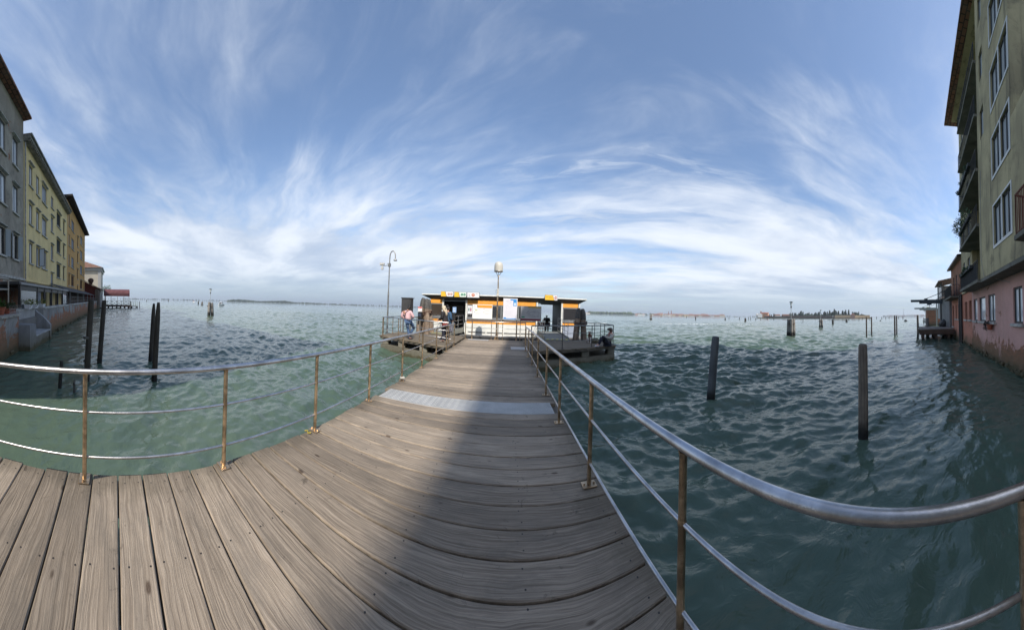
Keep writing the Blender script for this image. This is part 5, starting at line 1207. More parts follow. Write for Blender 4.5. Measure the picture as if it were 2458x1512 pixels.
def cabinet():
    t = thing('steel_cabinet', 'tall dark grey steel cabinet on legs behind the person in pink', 'cabinet', (-6.2, 15.0, DECK))
    part('body', MB().bbox(-6.62, -5.98, 14.72, 15.2, 2.12, 3.1, .015), mat('cabinet_grey', (.05, .05, .052), .55, var=.25, vscale=2), t, True)
    part('door', MB().bbox(-6.58, -6.02, 14.695, 14.717, 2.18, 3.02, .006), mat('cabinet_door', (.058, .058, .06), .5, var=.2, vscale=2), t, True)
    part('top', MB().bbox(-6.66, -5.92, 14.68, 15.24, 3.103, 3.15, .01), mat('cabinet_grey', (.05, .05, .052), .55), t, True)
    for x in (-6.55, -6.05): part('leg', MB().box(x - .04, x + .04, 14.9, 15.0, DECK + .004, 2.119), GREYP, t, True)
    t = thing('ticket_validator', 'black ticket machine on a post under a small white notice with a red top', 'ticket machine', (-5.43, 15.1, DECK))
    part('body', MB().bbox(-5.57, -5.3, 15.0, 15.2, 1.72, 2.26, .02), BLACKP, t, True); part('post', MB().box(-5.48, -5.39, 15.06, 15.14, DECK + .004, 1.719), GREYP, t, True)
    part('screen', MB().box(-5.53, -5.34, 14.993, 14.999, 2.0, 2.16), glass('dark_screen', (.05, .06, .1)), t, True)
    n_ = part('notice', MB().bbox(-5.58, -5.3, 15.02, 15.05, 2.28, 2.60, .005), PAPER, t, True); part('red_header', MB().box(-5.58, -5.3, 15.012, 15.019, 2.51, 2.59), REDP, n_, True)
    t = thing('ticket_validator', 'dark ticket machine with a pale blue notice by the dark opening', 'ticket machine', (-3.55, 16.6, DECK))
    xb = 16.6 * math.tan(az(1091))
    part('body', MB().bbox(xb - .22, xb + .05, 16.55, 16.75, 1.72, 2.28, .02), BLACKP, t, True); part('post', MB().box(xb - .12, xb - .03, 16.6, 16.7, .9, 1.719), GREYP, t, True)
    n_ = part('notice', MB().bbox(xb - .1, xb + .15, 16.48, 16.5, 2.28, 2.66, .005), mat('pale_blue_notice', (.28, .42, .66), .5), t, True)
    part('pictogram', MB().box(xb - .02, xb + .07, 16.472, 16.479, 2.36, 2.42).box(xb - .03, xb + .01, 16.472, 16.479, 2.46, 2.58), WT, n_, True)
cabinet()

# ------------------------------------------------------------------ mooring piles
def pile_mb(p0, p1, r0, r1, n=14, top='cone', grooves=.03, bend=.02):
    """tapered log, slightly out of round, with a worn top"""
    mb = MB(); p0, p1 = Vector(p0), Vector(p1); k = 9; vs = []; fs = []
    ax = (p1 - p0); L = ax.length; t = ax.normalized(); a = t.orthogonal().normalized(); b = t.cross(a)
    ph = [random.uniform(-1, 1) * grooves for _ in range(n)]; bd = Vector((random.uniform(-1, 1), random.uniform(-1, 1), 0)) * bend
    prof = [(i / k, 1.0) for i in range(k + 1)]
    if top == 'cone': prof = [(u * (1 - .55 / L), 1) for u, _ in prof] + [(1 - .3 / L, .90), (1 - .08 / L, .66), (1.0, .50)]
    elif top == 'round': prof = [(u * (1 - .25 / L), 1) for u, _ in prof] + [(1 - .07 / L, .95), (1 - .015 / L, .85), (1, .6)]
    for u, s in prof:
        c = p0.lerp(p1, u) + bd * math.sin(PI * u); r = (r0 + (r1 - r0) * u) * s
        for j in range(n):
            q = 2 * PI * j / n; rr_ = r * (1 + ph[j] + random.uniform(-.012, .012)); vs.append(c + (a * math.cos(q) + b * math.sin(q)) * rr_)
    m = len(prof)
    for i in range(m - 1):
        for j in range(n): fs.append((i * n + j, i * n + (j + 1) % n, (i + 1) * n + (j + 1) % n, (i + 1) * n + j))
    fs += [tuple(range(n - 1, -1, -1)), tuple((m - 1) * n + j for j in range(n))]
    return mb.add(vs, fs)
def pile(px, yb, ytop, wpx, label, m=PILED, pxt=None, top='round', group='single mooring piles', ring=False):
    x, y, d = ground(px, yb); r = wpx / F * d / 2
    zt = zat(px, ytop, d); xt, yt = at(pxt if pxt else px, d)
    mb = pile_mb((x - (xt - x) * .5, y - (yt - y) * .5, -1.2), (xt, yt, zt), r * 1.04, r * .93, 16, top, .015, .01)
    o = solo('mooring_pile', mb, m, label, 'mooring pile', group, (x, y, 0), 'auto')
    return o, (x, y, d, r)
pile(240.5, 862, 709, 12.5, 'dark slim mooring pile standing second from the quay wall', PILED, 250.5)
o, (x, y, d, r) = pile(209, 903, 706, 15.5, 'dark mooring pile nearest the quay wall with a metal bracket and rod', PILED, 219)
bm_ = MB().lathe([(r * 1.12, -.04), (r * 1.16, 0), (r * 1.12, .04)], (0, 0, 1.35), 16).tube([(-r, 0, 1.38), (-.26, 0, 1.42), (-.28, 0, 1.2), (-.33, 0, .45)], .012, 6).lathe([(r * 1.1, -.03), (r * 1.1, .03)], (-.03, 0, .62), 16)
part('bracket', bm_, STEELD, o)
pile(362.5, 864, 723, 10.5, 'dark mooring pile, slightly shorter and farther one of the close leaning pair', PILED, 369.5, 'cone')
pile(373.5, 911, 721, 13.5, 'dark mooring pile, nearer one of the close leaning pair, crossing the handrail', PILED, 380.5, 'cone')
pile(142.5, 918, 852, 9.5, 'short black broken pile stump standing low in the water near the quay wall', mat('black_stump', (.014, .013, .012), .7), 148.5)
x, y, d = ground(180, 929)
solo('broken_branch', MB().tube([(0, 0, -.3), (.03, 0, .12), (.1, 0, .28), (.06, .02, .36)], [.04, .035, .03, .012], 7).tube([(.03, 0, .12), (-.07, 0, .2)], [.025, .01], 6), CHAR, 'small crooked branch sticking out of the water beside the broken stump', 'branch', loc=None).location = (x, y, 0)
pile(1709, 955, 805, 20, 'bluish grey mooring pile leaning slightly, alone in the dark water', PILEB, 1719, 'round')
pile(2069, 1046, 826, 24, 'thick weathered brown mooring pile, largest in the dark water before the pink wall', PILEW, 2070.5, 'round')
pile(2079.5, 808.5, 762, 3.4, 'slender brown pile, thicker one of a spaced pair of thin piles', PILEBR, None, 'round')
pile(2092, 805.5, 762, 3.2, 'slender brown pile, thinner one of a spaced pair of thin piles', PILEBR, None, 'round')
pile(2147.5, 808, 760, 4.0, 'slender brown pile, nearer one of two thin piles that touch', PILEBR, None, 'round')
pile(2152, 805, 760.5, 3.2, 'slender brown pile, farther one of two thin piles that touch', PILEBR, None, 'round')
pile(2202.5, 810.5, 759.5, 5.4, 'brown pile standing at the outer corner of the timber dock', PILEW, None, 'round')

def cluster(px, yb, ytop, wpx, n, label, lamp=None, m=PILEG, spread=1.0, group='pile clusters marking the channel', caps=False, dist=None, rtop=.5, zbase=-1.2, pr=None, name='pile_cluster'):
    if dist: x, y = at(px, dist); d = dist
    else: x, y, d = ground(px, yb)
    H = zat(px, ytop, d); wd = wpx / F * d
    t = thing(name, label, 'pile cluster', (x, y, 0), random.uniform(0, 1) if n > 1 else 0, group)
    r = pr or (wd / (2.0 if n == 1 else 4.4))
    for k in range(n):
        a = 2 * PI * k / n + .4; rb = 0 if n == 1 else (wd / 2 - r) * spread; rt = rb * rtop
        if n > 1: rt = max(rt, r * .95 / math.sin(PI / n) * (.93 if n > 2 else 1))
        mb = pile_mb((rb * 1.35 * math.cos(a), rb * 1.35 * math.sin(a), zbase), (rt * math.cos(a), rt * math.sin(a), H - random.uniform(0, .07) * H), r, r * .9, 12, 'cone' if caps else 'round', .04, .03)
        p = part('pile', mb, m, t, smooth='auto')
    if n > 1:
        zb = H * .72; rr_ = (wd / 2 - r) * (1 - .72 * (1 - rtop)) + r * 1.1
        b = MB()
        for zq in (zb, zb - .13): b.tube([(rr_ * 1.02 * math.cos(q), rr_ * 1.02 * math.sin(q), zq + .04 * math.sin(3 * q)) for q in np.linspace(0, 2 * PI, 25)], .03 if not caps else .045, 6)
        part('chain_band', b, RUST, t)
    if lamp:
        zl = zat(px, lamp, d); lp = part('lamp_pole', MB().cyl((0, 0, H - .6), (0, 0, zl - .75), .035, n=8), mat('lamp_pole_white', (.42, .44, .45), .5, .3), t)
        part('lamp_neck', MB().lathe([(.03, -.85), (.09, -.8), (.09, -.6), (.05, -.55)], (0, 0, zl), 12), mat('lamp_black', (.03, .03, .032), .5), lp)
        part('lamp_glass', MB().lathe([(.07, -.55), (.12, -.4), (.19, -.12), (.2, -.08)], (0, 0, zl), 12), CLOTHT, lp)
        part('lamp_cap', MB().lathe([(.27, -.08), (.27, -.05), (.1, .02), (.02, .04)], (0, 0, zl), 14), mat('lamp_black', (.03, .03, .032), .5), lp)
    return t
def bricola(x, y, zt, spread, label, npl=4):
    t = thing('pile_cluster', label, 'pile cluster', (x, y, 0), 0, 'pile clusters at the landing platforms')
    for k in range(npl):
        a = 2 * PI * k / npl + .6; rb = spread; rt = .2
        z = zt - random.uniform(0, .12)
        mb = pile_mb((rb * 1.3 * math.cos(a), rb * 1.3 * math.sin(a), -1.5), (rt * math.cos(a), rt * math.sin(a), z), .185, .165, 16, 'none', .06, .02)
        p = part('pile', mb, PILEX, t, smooth='auto')
        c = MB(); f = .86
        u0, u1 = (z - .40 + 1.5) / (z + 1.5), 1.0
        q = lambda u: Vector((rb * 1.3 * math.cos(a), rb * 1.3 * math.sin(a), -1.5)).lerp(Vector((rt * math.cos(a), rt * math.sin(a), z)), u)
        c.tube([q(u0), q((u0 + u1) / 2), q(1.0), q(1.0) + Vector((0, 0, .16)), q(1.0) + Vector((0, 0, .26))], [.182, .178, .172, .13, .085], 14)
        part('cap', c, CHAR, p, smooth='auto')
    b = MB()
    for zq in (zt - .68, zt - .8):
        b.tube([(.42 * math.cos(a), .42 * math.sin(a), zq + .06 * math.sin(2 * a + zq)) for a in np.linspace(0, 2 * PI, 30)], .04, 7)
    part('chain_band', b, RUST, t)
x, y = at(1022, 16.6); bricola(x, y, 2.95, .56, 'weathered pile cluster with charred caps and chain at the sunlit landing platform')
x, y = at(1394, 16.1); bricola(x, y, 2.62, .46, 'weathered pile cluster with charred caps and chain at the shaded landing platform')
# ---- channel markers far out
cluster(504.6, 759, 727, 17, 3, 'two-toned pile cluster carrying a lamp, beside the white cabin motorboat', 695.7, PILEG)
cluster(485, 734, 725.5, 5.5, 2, 'small pale two-pile marker between the speedboat and the lamp cluster', None, PILEG)
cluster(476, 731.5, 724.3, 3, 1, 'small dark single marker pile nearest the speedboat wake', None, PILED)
cluster(1899, 806, 764, 20, 4, 'large pile cluster with a lamp standing in the green water below the cypress island', 723.5, PILEG)
cluster(1970, 786, 764, 11, 3, 'splayed pile cluster with a lamp, smaller than the large lamp cluster before the cypresses', 744, PILEG, rtop=.35)
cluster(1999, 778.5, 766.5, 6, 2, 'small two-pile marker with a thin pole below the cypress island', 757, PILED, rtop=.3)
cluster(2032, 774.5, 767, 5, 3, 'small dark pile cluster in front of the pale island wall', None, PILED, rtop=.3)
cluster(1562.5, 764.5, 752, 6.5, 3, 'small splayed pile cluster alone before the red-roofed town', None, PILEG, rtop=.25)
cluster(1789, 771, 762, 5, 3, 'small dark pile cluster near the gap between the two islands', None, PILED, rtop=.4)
sm_ = [(1670, 765.2, 757.5, 2.6, 'tiny dark marker pile off the tip of the red-roofed town'), (1741, 767, 761, 3, 'tiny dark marker pile in open water between the two islands')]
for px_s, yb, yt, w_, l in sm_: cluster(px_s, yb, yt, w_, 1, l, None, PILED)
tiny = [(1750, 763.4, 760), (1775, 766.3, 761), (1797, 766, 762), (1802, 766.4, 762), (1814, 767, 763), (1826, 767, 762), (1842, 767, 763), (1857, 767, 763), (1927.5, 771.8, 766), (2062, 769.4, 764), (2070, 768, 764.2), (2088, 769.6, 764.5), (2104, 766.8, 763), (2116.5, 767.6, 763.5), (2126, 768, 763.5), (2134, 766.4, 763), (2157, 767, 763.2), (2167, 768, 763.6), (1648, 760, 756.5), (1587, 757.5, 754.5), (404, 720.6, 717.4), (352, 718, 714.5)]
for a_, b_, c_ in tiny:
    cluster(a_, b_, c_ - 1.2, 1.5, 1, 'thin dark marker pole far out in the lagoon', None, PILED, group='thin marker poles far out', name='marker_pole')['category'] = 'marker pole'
# ------------------------------------------------------------------ people and the dog
def skin(name, verts, edges, m, parent, root=0, sub=2, label=None):
    """grow one continuous surface round a skeleton: verts = [(co, radius or (rx,ry))]"""
    me = bpy.data.meshes.new(name); me.from_pydata([tuple(v[0]) for v in verts], edges, [])
    o = bpy.data.objects.new(name, me); COL.objects.link(o)
    sk = o.modifiers.new('skin', 'SKIN'); sk.use_smooth_shade = True; sk.branch_smoothing = .35
    lay = me.skin_vertices[0].data
    for i, v in enumerate(verts):
        r = v[1]; lay[i].radius = r if isinstance(r, tuple) else (r, r); lay[i].use_root = (i == root)
    ss = o.modifiers.new('sub', 'SUBSURF'); ss.levels = sub; ss.render_levels = sub
    dg = bpy.context.evaluated_depsgraph_get(); dg.update()
    nm = bpy.data.meshes.new_from_object(o.evaluated_get(dg)); bpy.data.objects.remove(o)
    nm.materials.clear(); nm.materials.append(m); nm.polygons.foreach_set('use_smooth', [True] * len(nm.polygons))
    o = bpy.data.objects.new(name, nm); COL.objects.link(o); o.parent = parent
    if label: o['label'] = label
    return o
STAND = dict(pelvis=(0, 0, .93), spine=(0, .0, 1.12), chest=(0, 0, 1.32), neck=(0, .0, 1.47), h0=(0, .015, 1.53), h1=(0, .03, 1.60), h2=(0, .01, 1.67),
             shL=(-.175, 0, 1.40), elL=(-.23, -.02, 1.13), wrL=(-.22, .08, .90), shR=(.175, 0, 1.40), elR=(.23, -.02, 1.13), wrR=(.22, .08, .90),
             hipL=(-.09, 0, .88), knL=(-.10, .03, .49), anL=(-.10, -.01, .085), toL=(-.11, .15, .035), hipR=(.09, 0, .88), knR=(.10, .03, .49), anR=(.10, -.01, .085), toR=(.11, .15, .035))
RAD = dict(pelvis=(.145, .11), spine=(.125, .10), chest=(.155, .11), neck=.055, h0=.062, h1=(.076, .092), h2=(.068, .080), sh=.062, el=.043, wr=.029, hip=.088, kn=.058, an=.038, to=.034)
def rad(k): return RAD.get(k, RAD.get(k[:2], RAD.get(k[:3])))
def person(label, loc, rz, pose, skinm, top, legs, shoes, hair, sc=1.0, sleeves=True, extra=None, longcoat=None, group=None, face_dir=None):
    J = dict(STAND); J.update(pose); J = {k: Vector(v) for k, v in J.items()}
    t = thing('person', label, 'person', loc, rz, group); t.scale = (sc, sc, sc)
    keys = ['pelvis', 'spine', 'chest', 'neck', 'h0', 'h1', 'h2', 'shL', 'elL', 'wrL', 'shR', 'elR', 'wrR', 'hipL', 'knL', 'anL', 'toL', 'hipR', 'knR', 'anR', 'toR']
    idx = {k: i for i, k in enumerate(keys)}
    V = [(J[k], rad(k)) for k in keys]
    E_ = [('pelvis', 'spine'), ('spine', 'chest'), ('chest', 'neck'), ('neck', 'h0'), ('h0', 'h1'), ('h1', 'h2'), ('chest', 'shL'), ('shL', 'elL'), ('elL', 'wrL'), ('chest', 'shR'), ('shR', 'elR'), ('elR', 'wrR'), ('pelvis', 'hipL'), ('hipL', 'knL'), ('knL', 'anL'), ('anL', 'toL'), ('pelvis', 'hipR'), ('hipR', 'knR'), ('knR', 'anR'), ('anR', 'toR')]
    E_ = [(idx[a], idx[b]) for a, b in E_]
    fd = (Vector(face_dir) if face_dir else Vector((0, 1, 0))).normalized(); up = (J['h2'] - J['h0']).normalized(); sd = fd.cross(up).normalized()
    # nose
    n0 = len(V); V.append((J['h1'] + fd * .095 - up * .005, .014)); E_.append((idx['h1'], n0))
    # hands: palm and five fingers of unequal length, curled
    for s in 'LR':
        w = J['wr' + s]; d = (w - J['el' + s]).normalized(); a = d.cross(Vector((0, 0, 1)));
        a = a.normalized() if a.length > .1 else Vector((1, 0, 0)); cdir = a.cross(d).normalized()
        p = len(V); V.append((w + d * .055, (.034, .018))); E_.append((idx['wr' + s], p))
        for k, (off, ln) in enumerate(((-.028, .062), (-.010, .074), (.010, .07), (.028, .055))):
            q = w + d * .095 + a * off; i0 = len(V); V.append((q, .0095)); E_.append((p, i0))
            V.append((q + d * ln * .5 - cdir * ln * .25, .0088)); E_.append((i0, i0 + 1)); V.append((q + d * ln * .7 - cdir * ln * .7, .0078)); E_.append((i0 + 1, i0 + 2))
        i0 = len(V); sgn = 1 if s == 'L' else -1
        V.append((w + d * .05 + a * .045 * sgn, .0105)); E_.append((p, i0)); V.append((w + d * .085 + a * .055 * sgn - cdir * .03, .009)); E_.append((i0, i0 + 1))
    skin('body', V, E_, skinm, t, 0, 2)
    def garment(nm, ks, es, grow, m, over={}, root=0):
        vs = []
        for k in ks:
            r = over.get(k, rad(k.split('@')[0])); r = (r, r) if not isinstance(r, tuple) else r
            c = J[k] if k in J else J[k.split('@')[0]].lerp(J[k.split('@')[1]], float(k.split('@')[2]))
            vs.append((c, (r[0] + grow, r[1] + grow)))
        return skin(nm, vs, [(ks.index(a), ks.index(b)) for a, b in es], m, t, root, 2)
    ks = ['pelvis', 'spine', 'chest', 'shL', 'elL', 'wrL', 'shR', 'elR', 'wrR', 'chest@neck@.6']
    es = [('pelvis', 'spine'), ('spine', 'chest'), ('chest', 'chest@neck@.6'), ('chest', 'shL'), ('shL', 'elL'), ('elL', 'wrL'), ('chest', 'shR'), ('shR', 'elR'), ('elR', 'wrR')]
    if longcoat:
        J['hem'] = J['pelvis'] + Vector((0, 0, -longcoat)); ks.append('hem'); es.append(('pelvis', 'hem'))
        garment('coat', ks, es, .034, top, {'hem': (.19, .15), 'chest@neck@.6': .07, 'pelvis': (.165, .13)})
    else: garment('shirt', ks, es, .034, top, {'chest@neck@.6': .058, 'wrL': .024, 'wrR': .024})
    garment('trousers', ['pelvis', 'hipL', 'knL', 'anL', 'hipR', 'knR', 'anR'], [('pelvis', 'hipL'), ('hipL', 'knL'), ('knL', 'anL'), ('pelvis', 'hipR'), ('hipR', 'knR'), ('knR', 'anR')], .020, legs, {'anL': .042, 'anR': .042, 'pelvis': (.14, .11)})
    for s in 'LR':
        a, b = J['an' + s], J['to' + s]
        heel = a + (a - b).normalized() * .05; heel.z = min(a.z, b.z) if abs(a.z - b.z) < .2 else a.z - .04
        skin('shoe', [(a + Vector((0, 0, -.015)), .044), (heel, .036), (b, (.046, .034)), (b + (b - heel).normalized() * .06, (.036, .026))], [(0, 1), (1, 2), (2, 3)], shoes, t, 1, 1)
    c = J['h1']
    for s in (-1, 1):
        part('eye', MB().ball(c + fd * .078 + sd * .032 * s + up * .018, .012, 1), INK, t)
        part('ear', MB().ball(c + sd * .083 * s - up * .005, .025, 1, 0, (.5, 1, 1.3)), skinm, t)
    part('mouth', MB().ball(c + fd * .086 - up * .045, .016, 1, 0, (1.3, .6, .5)), mat('lip', (.30, .10, .09), .5), t)
    return t, J, fd, up, sd
SK1 = mat('skin_warm', (.42, .22, .15), .5); SK2 = mat('skin_light', (.50, .28, .21), .5)
DENIM = mat('denim', (.055, .10, .20), .8, var=.35, vscale=9); NAVY = mat('navy_cloth', (.016, .018, .035), .8, var=.3, vscale=8); BLK = mat('black_cloth', (.016, .014, .016), .8, var=.3, vscale=8)
PINK = mat('pink_cloth', (.62, .40, .42), .8, var=.15, vscale=12)
# person in the pink shirt: back to us, leaning left over folded arms, one knee bent
x, y = at(981, 13.15)
t, J, fd, up, sd = person('person in pink shirt and blue jeans seen from behind on the sunlit platform', (x, y, DECK), .12,
    dict(pelvis=(.02, -.02, .92), spine=(-.03, .02, 1.12), chest=(-.10, .06, 1.30), neck=(-.06, .12, 1.44), h0=(-.04, .15, 1.50), h1=(-.02, .18, 1.57), h2=(-.01, .17, 1.65), shL=(-.29, .05, 1.36), elL=(-.37, .05, 1.10), wrL=(-.20, .22, 1.0), shR=(.08, .10, 1.37), elR=(.24, .10, 1.12), wrR=(.14, .28, 1.05),
         hipL=(-.07, -.02, .88), knL=(.02, .0, .48), anL=(.10, -.05, .09), toL=(.20, .07, .035), hipR=(.11, 0, .88), knR=(.26, .20, .56), anR=(.02, .14, .20), toR=(.06, .27, .15)),
    SK1, PINK, DENIM, mat('dark_sneaker', (.05, .045, .05), .6), None, 1.06)
hm = mat('black_hair', (.012, .010, .010), .55)
part('hair', MB().ball(J['h1'] - fd * .015 + up * .025, .105, 2, .05, (.95, 1, 1.05)).ball(J['h1'] - fd * .07 - up * .03, .07, 2, .06).ball(J['h2'] + up * .05 - fd * .02, .05, 2, .08), hm, t, smooth=True)
part('strap', MB().tube([J['shR'] + Vector((-.08, -.10, .08)), J['chest'] + Vector((.0, -.15, .05)), J['spine'] + Vector((-.12, -.14, .03)), J['pelvis'] + Vector((-.2, -.06, .1))], .013, 6), BLK, t)
# blonde person in black leaning on the railing, facing left
x, y = at(1068.5, 12.55)
t, J, fd, up, sd = person('person with long blond hair, sunglasses and black coat leaning at the railing', (x, y, DECK), 1.35,
    dict(pelvis=(0, -.05, .94), spine=(0, -.02, 1.14), chest=(0, .03, 1.34), neck=(0, .05, 1.48), h0=(0, .075, 1.54), h1=(0, .09, 1.61), h2=(0, .07, 1.68), shL=(-.18, .03, 1.41), elL=(-.24, .03, 1.14), wrL=(-.06, .26, 1.06), shR=(.18, .03, 1.41), elR=(.24, .04, 1.14), wrR=(.04, .28, 1.09), knL=(-.07, .02, .49), anL=(-.06, -.02, .09), toL=(-.08, .13, .035), knR=(.07, .10, .50), anR=(.06, .05, .09), toR=(.07, .2, .035)),
    SK2, BLK, NAVY, mat('beige_shoe', (.30, .25, .2), .6), None, 1.06, longcoat=.30)
bl = mat('blond_hair', (.56, .47, .34), .5, var=.25, vscale=25)
hb = MB().ball(J['h1'] - fd * .022 + up * .02, .108, 2, .04, (1, 1, 1.08))
for s in (-1, 1): hb.tube([J['h1'] - fd * .05 + sd * .07 * s, J['h0'] - fd * .06 + sd * .10 * s, J['shL' if s > 0 else 'shR'] * .25 + J['chest'] * .75 + sd * .06 * s - fd * .10 + up * .04, J['chest'] - fd * .13 + sd * .08 * s - up * .08], [.06, .06, .05, .02], 8)
part('hair', hb, bl, t, smooth=True)
part('sunglasses', MB().tube([J['h1'] + sd * .085 + up * .022, J['h1'] + sd * .05 + fd * .092 + up * .02, J['h1'] - sd * .05 + fd * .092 + up * .02, J['h1'] - sd * .085 + up * .022], .014, 6), BLACKP, t)
x2, y2 = at(1070, 12.32)
b = thing('handbag', 'small dark red bag hanging in front of the blond person in black', 'bag', (x2, y2, DECK + .78), .3)
part('body', MB().bbox(-.14, .14, -.05, .05, 0, .19, .03), mat('red_leather', (.19, .035, .025), .5), b); part('handle', MB().tube([(.09 * math.cos(a), 0, .19 + .12 * math.sin(a)) for a in np.linspace(0, PI, 9)], .012, 6), mat('red_leather', (.19, .035, .025), .5), b)
# dark-haired person half hidden behind
x, y = at(1075, 13.55)
t, J, fd, up, sd = person('person with dark hair bun and blue jacket half hidden behind the blond person', (x, y, DECK), -.5,
    dict(wrL=(-.1, .22, 1.0), wrR=(.12, .22, 1.02)), SK1, mat('blue_jacket', (.03, .085, .17), .7, var=.3, vscale=8), NAVY, mat('white_shoe', (.6, .6, .6), .6), None, 1.05, longcoat=.12)
part('hair', MB().ball(J['h1'] - fd * .02 + up * .025, .105, 2, .05).ball(J['h2'] - fd * .06 + up * .09, .06, 2, .08), hm, t, smooth=True)
b = thing('tote_bag', 'patterned dark bag hanging beside the person in the blue jacket', 'bag', (x + .22, y - .25, DECK + .45), 0)
part('body', MB().bbox(-.15, .15, -.06, .06, 0, .36, .03), mat('patterned_cloth', (.02, .02, .04), .8, var=0, col2=(.22, .22, .26), vscale=16), b); part('handle', MB().tube([(.1 * math.cos(a), 0, .36 + .22 * math.sin(a)) for a in np.linspace(0, PI, 9)], .012, 6), BLK, b)
# man at the back rail of the stop
x, y = at(1313.5, 22.98)
t, J, fd, up, sd = person('bald person in black jacket leaning on the back rail of the waterbus stop', (x, y, .6), 0,
    dict(pelvis=(0, -.12, .86), spine=(0, -.05, 1.02), chest=(0, .06, 1.18), neck=(0, .12, 1.31), h0=(0, .14, 1.37), h1=(0, .16, 1.45), h2=(0, .15, 1.52), shL=(-.2, .06, 1.26), elL=(-.27, .10, 1.02), wrL=(-.10, .30, 1.06), shR=(.2, .06, 1.26), elR=(.28, .10, 1.02), wrR=(.12, .30, 1.06), hipL=(-.09, -.12, .82), hipR=(.09, -.12, .82), knL=(-.1, -.05, .46), knR=(.1, -.08, .46), anL=(-.1, -.1, .085), anR=(.1, -.14, .085), toL=(-.11, .06, .035), toR=(.11, .02, .035)),
    SK1, BLK, NAVY, BLK, None, 1.08)
part('hair', MB().ball(J['h1'] - fd * .035 + up * .0, .088, 2, .03, (1.02, .9, .7)), mat('short_grey_hair', (.22, .17, .14), .7), t, smooth=True)
# seated person at the corner of the shaded platform, facing left, knees drawn up
x, y = at(1460, 13.2)
t, J, fd, up, sd = person('person in cream jacket, cap and navy trousers sitting against the corner railing post', (x, y, DECK), PI / 2 + .25,
    dict(pelvis=(0, -.02, .11), spine=(0, -.14, .30), chest=(0, -.22, .50), neck=(0, -.21, .64), h0=(0, -.19, .70), h1=(0, -.17, .77), h2=(0, -.19, .84), shL=(-.17, -.21, .57), elL=(-.22, -.02, .38), wrL=(-.10, .20, .44), shR=(.17, -.21, .57), elR=(.22, -.02, .38), wrR=(.06, .20, .40),
         hipL=(-.10, .02, .12), knL=(-.12, .37, .50), anL=(-.10, .60, .10), toL=(-.11, .76, .04), hipR=(.10, .02, .12), knR=(.13, .30, .42), anR=(.10, .42, .10), toR=(.11, .58, .04)),
    SK2, mat('cream_jacket', (.42, .40, .35), .8, var=.2, vscale=9), NAVY, mat('white_sneaker', (.55, .54, .6), .6), None, 1.08)
part('hair', MB().ball(J['h1'] - fd * .035 - up * .02, .094, 2, .04), mat('brown_hair', (.06, .035, .022), .6), t, smooth=True)
cap = MB().ball(J['h1'] - fd * .01 + up * .045, .108, 2, .02, (1, 1.02, .8)).tube([J['h1'] + fd * .06 + up * .06, J['h1'] + fd * .17 + up * .045], [.07, .045], 8)
part('cap', cap, mat('taupe_cap', (.10, .085, .075), .8), t, smooth=True)
part('scarf', MB().tube([J['neck'] + fd * .06 + sd * .05, J['neck'] + fd * .09 - up * .06, J['chest'] + fd * .13 - up * .02, J['chest'] + fd * .14 - up * .14], [.05, .05, .04, .02], 8), mat('rose_scarf', (.30, .14, .12), .8), t, smooth=True)
# dog sitting by the pile cluster, with a khaki bag next to it
x, y = at(1418, 14.3)
D = thing('dog', 'brown and white dog sitting behind the railing on the shaded platform', 'dog', (x, y, DECK), 2.6)
V = [((0, -.12, .16), .125), ((0, .0, .28), .12), ((0, .09, .38), .11), ((0, .13, .50), .075), ((0, .17, .57), .075), ((0, .25, .555), .045), ((0, .32, .54), .032),
     ((-.07, .12, .32), .055), ((-.07, .14, .15), .033), ((-.07, .15, .035), .028), ((-.07, .2, .02), .026), ((.07, .12, .32), .055), ((.07, .14, .15), .033), ((.07, .15, .035), .028), ((.07, .2, .02), .026),
     ((-.13, -.06, .12), .085), ((-.15, .08, .16), .055), ((-.14, -.04, .04), .032), ((-.14, .08, .025), .028), ((.13, -.06, .12), .085), ((.15, .08, .16), .055), ((.14, -.04, .04), .032), ((.14, .08, .025), .028), ((0, -.26, .06), .03), ((.06, -.42, .04), .02),
     ((-.05, .13, .65), .028), ((-.085, .12, .60), .018), ((.05, .13, .65), .028), ((.085, .12, .60), .018)]
Ed = [(0, 1), (1, 2), (2, 3), (3, 4), (4, 5), (5, 6), (2, 7), (7, 8), (8, 9), (9, 10), (2, 11), (11, 12), (12, 13), (13, 14), (0, 15), (15, 16), (16, 17), (17, 18), (0, 19), (19, 20), (20, 21), (21, 22), (0, 23), (23, 24), (4, 25), (25, 26), (4, 27), (27, 28)]
dm = bpy.data.materials.new('dog_fur'); dm.use_nodes = True; T = NT(dm.node_tree); p = T.n('ShaderNodeBsdfPrincipled'); T.n('ShaderNodeOutputMaterial', i_0=p); p.inputs['Roughness'].default_value = .9
ob = T.n('ShaderNodeTexCoord').outputs['Object']; ox, oy, oz = T.sep(ob)
c = T.mix(T.ramp01(T.noise(ob, 6, 4), .4, .6), (.19, .085, .045), (.10, .05, .03))
c = T.mix(T.math('MULTIPLY', T.ramp01(oy, .06, .12), T.ramp01(oz, .40, .30)), c, (.55, .52, .48)); T.set(p, 'Base Color', c)
skin('body', V, Ed, dm, D, 0, 2)
for s in (-1, 1): part('eye', MB().ball((.035 * s, .235, .585), .01, 1), INK, D)
part('nose', MB().ball((0, .355, .545), .016, 1), INK, D); part('collar', MB().tube([(.082 * math.cos(a), .125 + .07 * math.sin(a), .475 + .03 * math.sin(a)) for a in np.linspace(0, 2 * PI, 18)], .014, 6), REDP, D)
x, y = at(1430, 14.35)
b = thing('rucksack', 'khaki rucksack lying on the deck between the dog and the seated person', 'rucksack', (x, y, DECK), .2)
